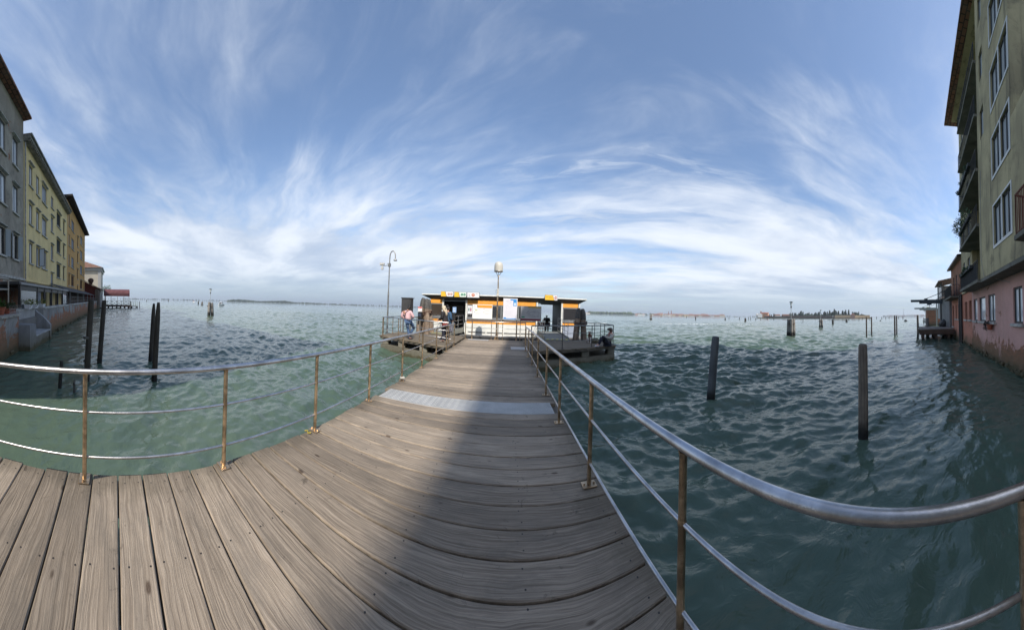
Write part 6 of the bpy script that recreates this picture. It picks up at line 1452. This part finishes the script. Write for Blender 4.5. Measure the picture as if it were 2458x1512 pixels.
part('body', MB().ball((0, 0, .15), .15, 3, .03, (1.8, 1, .95)).ball((.12, -.12, .11), .09, 2, .03, (1.3, .8, .9)), mat('khaki_canvas', (.16, .15, .10), .85, var=.2, vscale=9), b, smooth=True); part('strap', MB().tube([(-.2, -.08, .22), (-.05, -.16, .30), (.12, -.1, .27)], .014, 6), BLK, b)
# ------------------------------------------------------------------ far shores and islands
def polar(px, d): return at(px, d)
def land(px0, px1, d0, d1, h=.7, name='island_ground'):
    a = [polar(p, d0) for p in np.linspace(px0, px1, 14)]; b = [polar(p, d1) for p in np.linspace(px1, px0, 14)]
    solo(name, MB().prism(a + b, -1, h), mat('island_earth', (.12, .12, .08), .95, var=.4, vscale=.05), None, None, kind='structure')
def treeline(label, px0, px1, d, h0, h1, n, m, base=.6, depth=60, wid=1.0, cat='woodland', taper=None):
    mb = MB()
    for i in range(n):
        p = random.uniform(px0, px1); u = (p - px0) / (px1 - px0)
        k = taper(u) if taper else 1.0
        dd = d + random.uniform(0, depth); x, y = polar(p, dd)
        h = random.uniform(h0, h1) * k; r = h * random.uniform(.35, .6) * wid
        mb.ball((x, y, base + h - r * .8), r, 2 if d < 1200 else 1, .22, (random.uniform(.8, 1.5), random.uniform(.8, 1.5), random.uniform(.7, 1.1)))
        mb.ball((x, y, base + h * .35), r * .9, 1, .25, (1.3, 1.3, .9))
    o = solo('woodland', mb, m, None, None, kind='stuff'); return o
LEAFD = mat('far_leaf_dark', (.035, .055, .03), .9, var=.4, vscale=.15, island=.35)
LEAFM = mat('far_leaf_mid', (.075, .105, .05), .9, var=.4, vscale=.12, island=.4)
random.seed(21)
land(225, 1008, 3300, 3420, .8, 'far_shore'); treeline('', 228, 1005, 3300, 6, 17, 420, LEAFD, depth=90)
land(540, 905, 1500, 1580, .8); treeline('', 545, 700, 1500, 9, 15, 170, LEAFD, depth=60, taper=lambda u: .8 + .2 * math.sin(u * 9) if u > .06 else .5 + u * 5)
treeline('', 690, 880, 1500, 5, 10, 110, LEAFD, depth=60, taper=lambda u: 1 - .75 * u)
hx = plaster
def house(px, d, w, dep, h, wall, roof, label, group, hr=None, name='house'):
    x, y = polar(px, d); a = -az(px) + random.uniform(-.25, .25)
    t = thing(name, label, 'house', (x, y, .6), a, group)
    part('wall', MB().box(-w / 2, w / 2, 0, dep, 0, h), wall, t)
    hr = hr or w * .16
    part('roof', MB().add([(-w / 2 - .4, -.4, h), (w / 2 + .4, -.4, h), (w / 2 + .4, dep + .4, h), (-w / 2 - .4, dep + .4, h), (-w / 2 + .5, dep / 2, h + hr), (w / 2 - .5, dep / 2, h + hr)], [(0, 3, 2, 1), (0, 1, 5, 4), (1, 2, 5), (2, 3, 4, 5), (3, 0, 4)]), roof, t)
    return t
RF = mat('far_red_roof', (.27, .10, .065), .9, var=.3, vscale=.2); RF2 = mat('far_brown_roof', (.20, .10, .07), .9, var=.3, vscale=.2)
WC = [mat('far_wall_cream', (.50, .45, .36), .9), mat('far_wall_pink', (.42, .24, .19), .9), mat('far_wall_brick', (.27, .12, .085), .9), mat('far_wall_white', (.62, .60, .56), .9), mat('far_wall_ochre', (.46, .36, .20), .9)]
land(1404, 1742, 1420, 1640, .8)
treeline('', 1412, 1515, 1430, 8, 15, 150, LEAFM, depth=70); treeline('', 1515, 1585, 1450, 5, 11, 60, LEAFM, depth=60)
treeline('', 1590, 1740, 1560, 6, 12, 45, LEAFD, depth=60)
for px_h in [1409, 1414, 1528, 1534, 1545]: house(px_h, 1425, random.uniform(10, 18), 10, random.uniform(4, 6), WC[random.choice((1, 3))], RF, 'lone small red-roofed house among the trees at the wooded end of the island town', 'houses among the far trees')
random.seed(4)
for row, (dd, hh) in enumerate(((1440, 5.5), (1500, 8.5))):
    p = 1566.0 + row * 3
    while p < 1737:
        w = random.uniform(9, 24) * (1.2 if row else 1)
        k = 1 - max(0, (p - 1690) / 60) * .5
        house(p, dd + random.uniform(0, 25), w, random.uniform(9, 14), hh * random.uniform(.7, 1.25) * k, random.choice(WC), random.choice((RF, RF, RF2)), 'small far-off red-roofed house in the long row of the island town', 'houses of the far island town')
        p += w / dd * F * random.uniform(.75, 1.05)
house(1733, 1425, 26, 14, 9, WC[0], RF, 'pale house with a red roof at the tip of the island town', None)
def tower(px, d, w, h, m, roofm, hr, label, name='bell_tower'):
    x, y = polar(px, d); t = thing(name, label, 'bell tower', (x, y, .6), -az(px))
    part('shaft', MB().bbox(-w / 2, w / 2, -w / 2, w / 2, 0, h * .8, .1), m, t)
    part('belfry', MB().box(-w * .55, w * .55, -w * .55, w * .55, h * .8, h * .82).box(-w * .5, -w * .28, -w * .5, w * .5, h * .82, h * .95).box(w * .28, w * .5, -w * .5, w * .5, h * .82, h * .95).box(-w * .12, w * .12, -w * .5, w * .5, h * .82, h * .95).box(-w * .55, w * .55, -w * .55, w * .55, h * .95, h), m, t)
    part('roof', MB().add([(-w / 2, -w / 2, h), (w / 2, -w / 2, h), (w / 2, w / 2, h), (-w / 2, w / 2, h), (0, 0, h + hr)], [(0, 1, 4), (1, 2, 4), (2, 3, 4), (3, 0, 4), (0, 3, 2, 1)]), roofm, t)
tower(1605, 1490, 5, 23, WC[2], RF2, 3, 'thin shorter brick bell tower over the island town')
tower(1611.5, 1495, 6, 28, WC[2], RF2, 4, 'taller brick bell tower over the island town')
x, y = polar(1716, 1480); t = thing('lattice_mast', 'thin lattice mast rising over the tip of the island town', 'mast', (x, y, .6)); part('mast', MB().cyl((0, 0, 0), (0, 0, 30), .7, .2, 6), GREYP, t)
# cypress island with brick and ochre walls
land(1818, 2092, 432, 640, .9)
BRW = plaster('island_brick', (.15, .085, .07), (.11, .07, .06), stain_amt=.3, algae=(.3, 1.0), scale=.1); OCW = plaster('island_ochre', (.72, .46, .27), (.62, .40, .24), stain_amt=.2, algae=(.3, .8), scale=.1)
def wallseg(p0, p1, d0, d1, h, m, label, n=8, name='island_wall'):
    pts = [polar(p, d) for p, d in zip(np.linspace(p0, p1, n), np.linspace(d0, d1, n))]
    o0 = pts[0]; t = thing(name, label, 'wall', (o0[0], o0[1], 0)); mb = MB(); cp = MB()
    for a, b in zip(pts, pts[1:]):
        dv = Vector((b[0] - a[0], b[1] - a[1], 0)).normalized(); nv = Vector((-dv.y, dv.x, 0)) * .6
        q = [(a[0], a[1]), (b[0], b[1]), (b[0] + nv.x, b[1] + nv.y), (a[0] + nv.x, a[1] + nv.y)]; mb.prism(q, -.5, h)
        L_ = math.hypot(b[0] - a[0], b[1] - a[1]); 
        q2 = [(a[0] - nv.x * .2, a[1] - nv.y * .2), (b[0] - nv.x * .2, b[1] - nv.y * .2), (b[0] + nv.x * 1.2, b[1] + nv.y * 1.2), (a[0] + nv.x * 1.2, a[1] + nv.y * 1.2)]; cp.prism(q2, h + .002, h + .22)
    part('wall', mb, m, t, True); part('coping', cp, STONE, t, True)
wallseg(1834, 1888, 470, 440, 3.2, BRW, 'short brick wall beside the white island church')
wallseg(1888, 2004, 440, 425, 4.0, BRW, 'long dark shaded brick wall below the cypress trees')
wallseg(2004, 2042, 425, 425, 5.4, OCW, 'longer sunlit ochre wall joining the dark brick wall to the gatehouse'); wallseg(2052, 2088, 425, 432, 5.2, OCW, 'shorter sunlit ochre wall ending the cypress island beyond the gatehouse')
x, y = polar(2047, 424); t = thing('gatehouse', 'pinkish brick gatehouse with an arch in the sunlit island wall', 'gatehouse', (x, y, 0), -az(2047))
mb = facade_wall(MB(), -3.6, 3.6, -.5, 6.6, [(-.9, .9, .6, 3.4)], 0); part('wall', MB().box(-3.6, 3.6, .3, 6, -.5, 6.6).add([(-p[0], -p[1], p[2]) for p in mb.v], mb.f), WC[1], t); part('roof', MB().add([(-4, -.5, 6.6), (4, -.5, 6.6), (4, 6.4, 6.6), (-4, 6.4, 6.6), (0, 3, 8)], [(0, 1, 4), (1, 2, 4), (2, 3, 4), (3, 0, 4), (0, 3, 2, 1)]), RF, t)
x, y = polar(1824, 500); t = thing('island_church', 'white island church front with a small dome beside the dark bell tower', 'church', (x, y, .5), -az(1824))
part('nave', MB().box(-4, 5, 0, 12, 0, 6.5), WC[3], t); part('facade', MB().add([(-4, -.3, 0), (5, -.3, 0), (5, -.3, 6), (2.5, -.3, 8.6), (-1.5, -.3, 8.6), (-4, -.3, 6), (-4, -.02, 0), (5, -.02, 0), (5, -.02, 6), (2.5, -.02, 8.6), (-1.5, -.02, 8.6), (-4, -.02, 6)], [(0, 1, 2, 3, 4, 5), (11, 10, 9, 8, 7, 6), (0, 6, 7, 1), (1, 7, 8, 2), (2, 8, 9, 3), (3, 9, 10, 4), (4, 10, 11, 5), (5, 11, 6, 0)]), mat('white_marble', (.72, .72, .70), .6), t)
part('dome', MB().lathe([(2.4, 0), (2.3, 1.2), (1.7, 2.3), (.8, 2.9), (.15, 3.1), (.15, 3.8)], (-6, 3, 5), 14).box(-8.2, -3.8, .6, 5.4, 0, 5), WC[3], t)
tower(1826.5, 520, 3.2, 13.6, WC[2], WC[3], 1.2, 'dark brick bell tower behind the white island church')
house(1834, 500, 16, 10, 8.2, mat('orange_ochre', (.55, .30, .17), .9), RF, 'ochre red-roofed building beside the island bell tower', None)  # orange-ochre wall colour for the first house
house(1844, 480, 8, 6, 3.6, WC[1], RF, 'low pink house next to the ochre island building', None); house(1866, 465, 12, 7, 4.6, WC[3], RF2, 'low white house among trees by the brick wall', None); house(1885, 470, 14, 8, 4.6, WC[1], RF2, 'low reddish house at the start of the dark brick wall', None)
cyp = mat('cypress_leaf', (.022, .045, .026), .85, var=.3, vscale=.8, island=.5)
def cypress_mesh(h, r, seed):
    random.seed(seed); mb = MB()
    for i in range(260):
        u = random.random(); z = h * (.06 + .94 * u); q = r * (min(1, u * 5 + .3)) * (1 - u) ** .55 * random.uniform(.55, 1.1); a = random.uniform(0, 2 * PI); s = h * .045 * random.uniform(.7, 1.5)
        c = Vector((q * math.cos(a), q * math.sin(a), z)); t1 = Vector((-math.sin(a), math.cos(a), 0)) * s; t2 = Vector((math.cos(a) * .25, math.sin(a) * .25, 1)) * s * 1.6
        mb.add([c - t1, c + t1 * .9, c + t2, c - t2 * .5], [(0, 1, 2), (0, 3, 1)])
    return mb
def cyp_proto(h, r, seed, nm):
    t = thing('cypress_tree', 'dark pointed cypress in the row rising behind the island wall', 'tree', (0, 0, 0), 0, 'cypresses on the cemetery island')
    part('trunk', MB().cyl((0, 0, -.5), (0, 0, h * .5), h * .02, h * .012, 6), mat('bark', (.08, .06, .045), .9), t); part('crown', cypress_mesh(h, r, seed), cyp, t); return t
protos = [cyp_proto(9.5, 1.3, 1, 'a'), cyp_proto(8, 1.8, 2, 'b'), cyp_proto(10.5, 1.5, 3, 'c')]
random.seed(12); used = 0
for i in range(95):
    p = random.choice((random.uniform(1892, 2078), random.uniform(1895, 2000), random.uniform(1990, 2062)))
    d = random.uniform(445, 560); x, y = polar(p, d)
    k = random.uniform(.9, 1.28) * (1.18 if 1985 < p < 2045 else 1) * (.85 if p < 1915 else 1)
    o = protos[i] if i < 3 else dup(random.choice(protos))
    o.location = (x, y, .8); o.rotation_euler = (0, 0, random.uniform(0, 6)); o.scale = (k * random.uniform(.9, 1.3), k * random.uniform(.9, 1.3), k)
for i, p in enumerate((1848, 1852, 1857, 1859.5, 1878)):
    x, y = polar(p, 460); o = dup(protos[i % 3]); o.location = (x, y, .8); o.scale = (.8, .8, .72)
    o['label'] = 'dark cypress standing alone between the low island houses'; o['group'] = 'cypresses between the low island houses'
treeline('', 1895, 2080, 470, 3.5, 7.0, 170, LEAFD, depth=90, base=.8)
# hazy mainland skyline far at right
land(2095, 2420, 2700, 2800, .8, 'far_shore'); treeline('', 2120, 2240, 2700, 5, 16, 90, LEAFD, depth=80)
land(1740, 1822, 3200, 3300, .8, 'far_shore'); treeline('', 1742, 1820, 3200, 5, 12, 40, LEAFD, depth=60)
random.seed(8)
for p in np.arange(2130, 2236, 7.5): house(p + random.uniform(-2, 2), 2690, random.uniform(25, 55), 20, random.uniform(8, 18), random.choice(WC[:2] + WC[3:4]), RF2, 'hazy far-off block on the mainland skyline behind the thin brown piles', 'blocks on the far mainland skyline', hr=3, name='far_block')
x, y = polar(2169, 2650); t = thing('harbour_crane', 'hazy harbour crane tower standing on the far mainland skyline', 'crane', (x, y, .6), 0)
part('tower', MB().add([(-9, -3, 0), (9, -3, 0), (2, -1, 60), (-2, -1, 60), (-9, 3, 0), (9, 3, 0), (2, 1, 60), (-2, 1, 60)], [(0, 1, 2, 3), (7, 6, 5, 4), (1, 5, 6, 2), (4, 0, 3, 7)]).box(-2.5, 2.5, -2, 2, 60, 78), GREYP, t); part('jib', MB().cyl((0, 0, 70), (8, 0, 92), 1.2, .5, 6), GREYP, t)

# ------------------------------------------------------------------ restaurant jetty with the burgundy canopy
def jetty():
    bx, by = -70.5, -3.5
    J = thing('restaurant_jetty', 'dark timber restaurant jetty with crossed-rail balustrade on stout posts under the burgundy canopy', 'jetty', (bx, by, 0))
    y0, y1 = -3.4, 4.2; xw = 2.6
    part('deck', MB().bbox(bx - xw, bx + xw, y0, y1, .72, .86, .02), wood('jetty_wood', (.05, .04, .035), (.09, .07, .06), 'y', .2), J, True)
    dw = mat('jetty_dark', (.028, .022, .02), .8, var=.3, vscale=2)
    [part('rim_beam', MB().bbox(q, q + .2, y0, y1, .42, .719, .02), dw, J, True) for q in (bx + xw - .1, bx - xw)]
    for y in np.arange(y0 + .3, y1, 1.15):
        for x in (bx - xw + .3, bx + xw - .2): part('post', MB().cyl((x, y, -1), (x, y, .42), .16, n=8), dw, J, True)
    b = MB(); n = 6; L = (y1 - y0) / n
    for i in range(n + 1): b.box(bx + xw - .06, bx + xw + .06, y0 + i * L - .05, y0 + i * L + .05, .861, 1.98)
    for i in range(n):
        a, c = y0 + i * L + .05, y0 + (i + 1) * L - .05
        b.tube([(bx + xw, a, .95), (bx + xw, c, 1.85)], .04, 4).tube([(bx + xw, a, 1.85), (bx + xw, c, .95)], .04, 4)
    b.box(bx + xw - .07, bx + xw + .07, y0, y1, 1.98, 2.07)
    part('balustrade', b, dw, J, True)
    C = thing('canopy', 'long barrel-shaped burgundy fabric canopy over the restaurant jetty', 'canopy', (bx, by, 0))
    m = bpy.data.materials.new('burgundy_canvas'); m.use_nodes = True; T = NT(m.node_tree); p = T.n('ShaderNodeBsdfPrincipled'); T.n('ShaderNodeOutputMaterial', i_0=p); p.inputs['Roughness'].default_value = .7
    pos = T.n('ShaderNodeNewGeometry').outputs['Position']; x_, y_, z_ = T.sep(pos)
    T.set(p, 'Base Color', T.mix(T.ramp01(T.noise(pos, 1.5, 4), .35, .65), (.11, .038, .044), (.155, .058, .06)))
    mb = MB(); ys = np.linspace(-3.2, 3.9, 9); prof = [(-2.5, 3.35), (-2.5, 3.9)] + [(2.5 * -math.cos(a), 3.9 + 1.35 * math.sin(a)) for a in np.linspace(.1, PI - .1, 12)] + [(2.5, 3.9), (2.5, 3.35)]
    k = len(prof); vs = [(bx + a, y, z) for y in ys for a, z in prof]; fs = [(i * k + j, i * k + j + 1, (i + 1) * k + j + 1, (i + 1) * k + j) for i in range(len(ys) - 1) for j in range(k - 1)]
    mb.add(vs, fs); e = len(ys) - 1; mb.add([vs[e * k + j] for j in range(k)], [tuple(range(k))])
    part('fabric', mb, m, C, True)
    for y in (-3.0, -1.2, .6, 2.4, 3.8):
        for x in (bx - 2.45, bx + 2.45): part('pole', MB().cyl((x, y, .862), (x, y, 3.4), .04, n=6), mat('pale_pole', (.4, .4, .4), .5, .3), C, True)
    # landing stage in front with greenish rails
    S = thing('landing_stage', 'small landing stage with greenish rails at the outer end of the restaurant jetty', 'landing stage', (bx, 5.2, 0))
    gp = mat('greenish_rail', (.22, .27, .20), .7)
    part('deck', MB().bbox(bx - 2, bx + 2, 4.35, 6.3, .5, .62, .01), dw, S, True)
    r = MB()
    for y in (4.4, 5.0, 5.6, 6.25): r.box(bx + 1.9, bx + 2, y - .04, y + .04, .621, 1.75)
    r.box(bx + 1.9, bx + 2, 4.36, 6.3, 1.75, 1.83).box(bx + 1.92, bx + 1.98, 4.36, 6.3, 1.1, 1.16); part('railing', r, gp, S, True)
    for y in (4.6, 6.1):
        for x in (bx - 1.8, bx + 1.8): part('post', MB().cyl((x, y, -1), (x, y, .5), .13, n=8), dw, S, True)
    part('mooring_post', MB().cyl((bx + 2.4, 4.2, -1), (bx + 2.3, 4.2, 1.9), .12, n=8), dw, S, True); part('mooring_post', MB().cyl((bx + 2.3, 6.7, -1), (bx + 2.3, 6.7, 1.95), .09, n=8), dw, S, True); part('leaning_post', MB().cyl((bx + 3.2, 3.9, -1), (bx + 2.7, 4.4, .9), .15, n=8), PILEG, S, True)
jetty()
# ------------------------------------------------------------------ boats
def hull_mb(L, Wd, H, flare=.8, zb=-.25, n=10):
    vs = []; fs = []; prof = []
    for i in range(n + 1):
        u = i / n; b = Wd / 2 * (1 - max(0, (u - .45) / .55) ** 2.2) if u < 1 else .02
        sh = H + .28 * H * max(0, u - .3) ** 2 * 2
        y = L * (u - .5); prof.append((y, max(b, .02), sh))
    for y, b, sh in prof: vs += [(-b, y, sh), (-b * flare, y, .12), (0, y, zb), (b * flare, y, .12), (b, y, sh)]
    for i in range(n):
        o = i * 5
        for k in range(4): fs.append((o + k, o + 5 + k, o + 6 + k, o + 1 + k))
        fs.append((o + 4, o + 9, o + 5, o))
    fs.append((0, 1, 2, 3, 4)); return MB().add(vs, fs)
HW = mat('white_gelcoat', (.70, .70, .68), .3, coat=.4)
def motorboat(px, yb, L, rz, label, cabin=True, m=HW, group=None, outboard=False):
    x, y, d = ground(px, yb); t = thing('motorboat', label, 'boat', (x, y, 0), rz, group)
    part('hull', hull_mb(L, L * .3, L * .11), m, t, smooth='auto')
    part('stripe', MB().box(-L * .152, -L * .150, -L * .45, 0, L * .05, L * .07).box(L * .150, L * .152, -L * .45, 0, L * .05, L * .07), BLACKP, t)
    if cabin:
        z = L * .11
        c = part('cabin', MB().add([(-L * .11, -L * .2, z), (L * .11, -L * .2, z), (L * .10, L * .16, z), (-L * .10, L * .16, z), (-L * .1, -L * .2, z + L * .13), (L * .1, -L * .2, z + L * .13), (L * .085, L * .06, z + L * .13), (-L * .085, L * .06, z + L * .13)], [(0, 3, 2, 1), (4, 5, 6, 7), (0, 1, 5, 4), (1, 2, 6, 5), (2, 3, 7, 6), (3, 0, 4, 7)]), HW, t)
        part('window', MB().box(-L * .111, L * .111, -L * .17, L * .04, z + L * .05, z + L * .105).add([(-L * .08, L * .145, z + L * .03), (L * .08, L * .145, z + L * .03), (L * .075, L * .085, z + L * .115), (-L * .075, L * .085, z + L * .115)], [(0, 1, 2, 3)]), PANED, c)
        part('canopy', MB().box(-L * .1, L * .1, -L * .42, -L * .205, z + L * .12, z + L * .135), DARKP, t)
    else:
        part('windscreen', MB().add([(-L * .1, L * .05, L * .13), (L * .1, L * .05, L * .13), (L * .085, 0, L * .21), (-L * .085, 0, L * .21)], [(0, 1, 2, 3)]), PANED, t)
        part('seat', MB().bbox(-L * .09, L * .09, -L * .2, -L * .08, L * .1, L * .17, .02), MAROON, t)
    if outboard: part('outboard_motor', MB().bbox(-.16, .16, -L * .5 - .35, -L * .5 - .02, .25, .85, .05), BLACKP, t)
    return t
motorboat(530, 737.5, 8.0, -2.2, 'white cabin motorboat heading in beside the lamp pile cluster', True)
motorboat(465, 725.8, 10, 1.25, 'low white speedboat throwing a long wake before the hazy shore', False)
motorboat(2173, 774.6, 4.4, 1.35, 'small dark open motorboat with outboard near the marina walkway', False, mat('dark_hull', (.02, .035, .04), .5), None, True)
for px_b, dd, L_, lab in ((1560, 1380, 20, 'white boat off the middle houses of the island town'), (1538, 1340, 24, 'white boat before the trees beside the island town'), (1712, 1300, 18, 'white boat off the tip of the island town'), (1765, 900, 14, 'white boat crossing the gap between the two islands')):
    x, y = polar(px_b, dd); t = thing('motorboat', lab, 'boat', (x, y, 0), -az(px_b) + 1.5, None)
    part('hull', hull_mb(L_, L_ * .25, L_ * .1), HW, t); part('cabin', MB().box(-L_ * .09, L_ * .09, -L_ * .25, L_ * .15, L_ * .1, L_ * .2), HW, t)
x, y = ground(2113, 772.3)[:2]
solo('mooring_buoy', MB().lathe([(.1, -.3), (.45, 0), (.4, .35), (.12, .5), (.1, .75)], (0, 0, 0), 12), BLACKP, 'black mooring buoy floating alone before the far mainland skyline', 'buoy').location = (x, y, 0)
# boats and walkways at the right-hand marina
def marina():
    m0 = 95.0
    M = thing('marina_walkway', 'low wooden marina walkway with mooring posts beyond the timber dock', 'walkway', (m0, -11, 0))
    part('deck', MB().box(m0 - .9, m0 + .9, -16.5, -9.6, .5, .65), WOODBEAM, M, True)
    r = MB()
    for y in np.arange(-16, -9.5, 1.3): r.box(m0 - .95, m0 - .87, y, y + .08, .651, 1.6)
    r.box(m0 - .95, m0 - .87, -16.2, -9.6, 1.55, 1.62); part('railing', r, GREYP, M, True)
    for i, y in enumerate((-9.7, -10.6, -12.0, -13.5, -14.8)): part('mooring_post', MB().cyl((m0 - 1.2, y, -1), (m0 - 1.2 + .1, y, random.uniform(1.7, 2.6)), .15, n=8), PILEG, M, True)
    for k, (x, y, L_, lab) in enumerate(((89, -11.6, 6.5, 'white boat moored on the near side of the marina walkway'), (103, -12, 7, 'white boat moored behind the marina walkway'))):
        t = thing('motorboat', lab, 'boat', (x, y, 0), 1.7, 'boats moored at the marina'); part('hull', hull_mb(L_, L_ * .3, L_ * .12), HW, t, smooth='auto'); part('cabin', MB().box(-.8, .8, -1.5, 1.2, .8, 1.5), HW, t); part('window', MB().box(-.81, .81, -1.2, .9, 1.1, 1.38), PANED, t)
marina()
# foam of boat wakes lying on the water
def wake(pxa, ya, pxb, yb_, n, wd, seed):
    random.seed(seed); mb = MB(); a = Vector(ground(pxa, ya)[:2]); b = Vector(ground(pxb, yb_)[:2])
    for _ in range(n):
        u = random.random(); c = a.lerp(b, u); L = (b - a).length; s = L * .012 * random.uniform(.3, 1.6)
        c += Vector((random.gauss(0, 1), random.gauss(0, 1))) * wd
        d_ = (b - a).normalized().lerp(Vector((1, 0)), random.random() * .5); q = Vector((-d_.y, d_.x)) * random.uniform(.12, .35)
        z = .10 + random.uniform(0, .06)
        mb.add([(*(c - d_ * s), z), (*(c + q * s), z + .05), (*(c + d_ * s), z), (*(c - q * s), z - .02)], [(0, 3, 2, 1)])
    return mb
fm = mat('sea_foam', (.62, .66, .66), .8)
w_ = wake(1405, 776, 1452, 774, 240, .55, 1)
for args in ((1290, 776, 1345, 773, 160, .5, 2), (452, 726, 490, 727.3, 160, 1.2, 3), (520, 738.4, 545, 739, 120, .5, 4), (1905, 768.5, 2000, 767.2, 240, 2.0, 5), (1690, 777, 1800, 779, 110, .7, 6), (1590, 775, 1700, 777, 90, .7, 7)):
    w2 = wake(*args); w_.add(w2.v, w2.f)
solo('foam', w_, fm, None, None, kind='stuff')
# ------------------------------------------------------------------ lagoon haze
hm_ = bpy.data.materials.new('haze_air'); hm_.use_nodes = True; T = NT(hm_.node_tree)
pv = T.n('ShaderNodeVolumePrincipled'); pv.inputs['Color'].default_value = (.80, .88, .96, 1); pv.inputs['Density'].default_value = .00022; pv.inputs['Anisotropy'].default_value = .2
ho = T.n('ShaderNodeOutputMaterial'); hm_.node_tree.links.new(pv.outputs[0], ho.inputs['Volume'])
solo('haze', MB().box(-9300, 9300, -9300, 9300, -2.0, 100), hm_, None, None, kind='stuff')
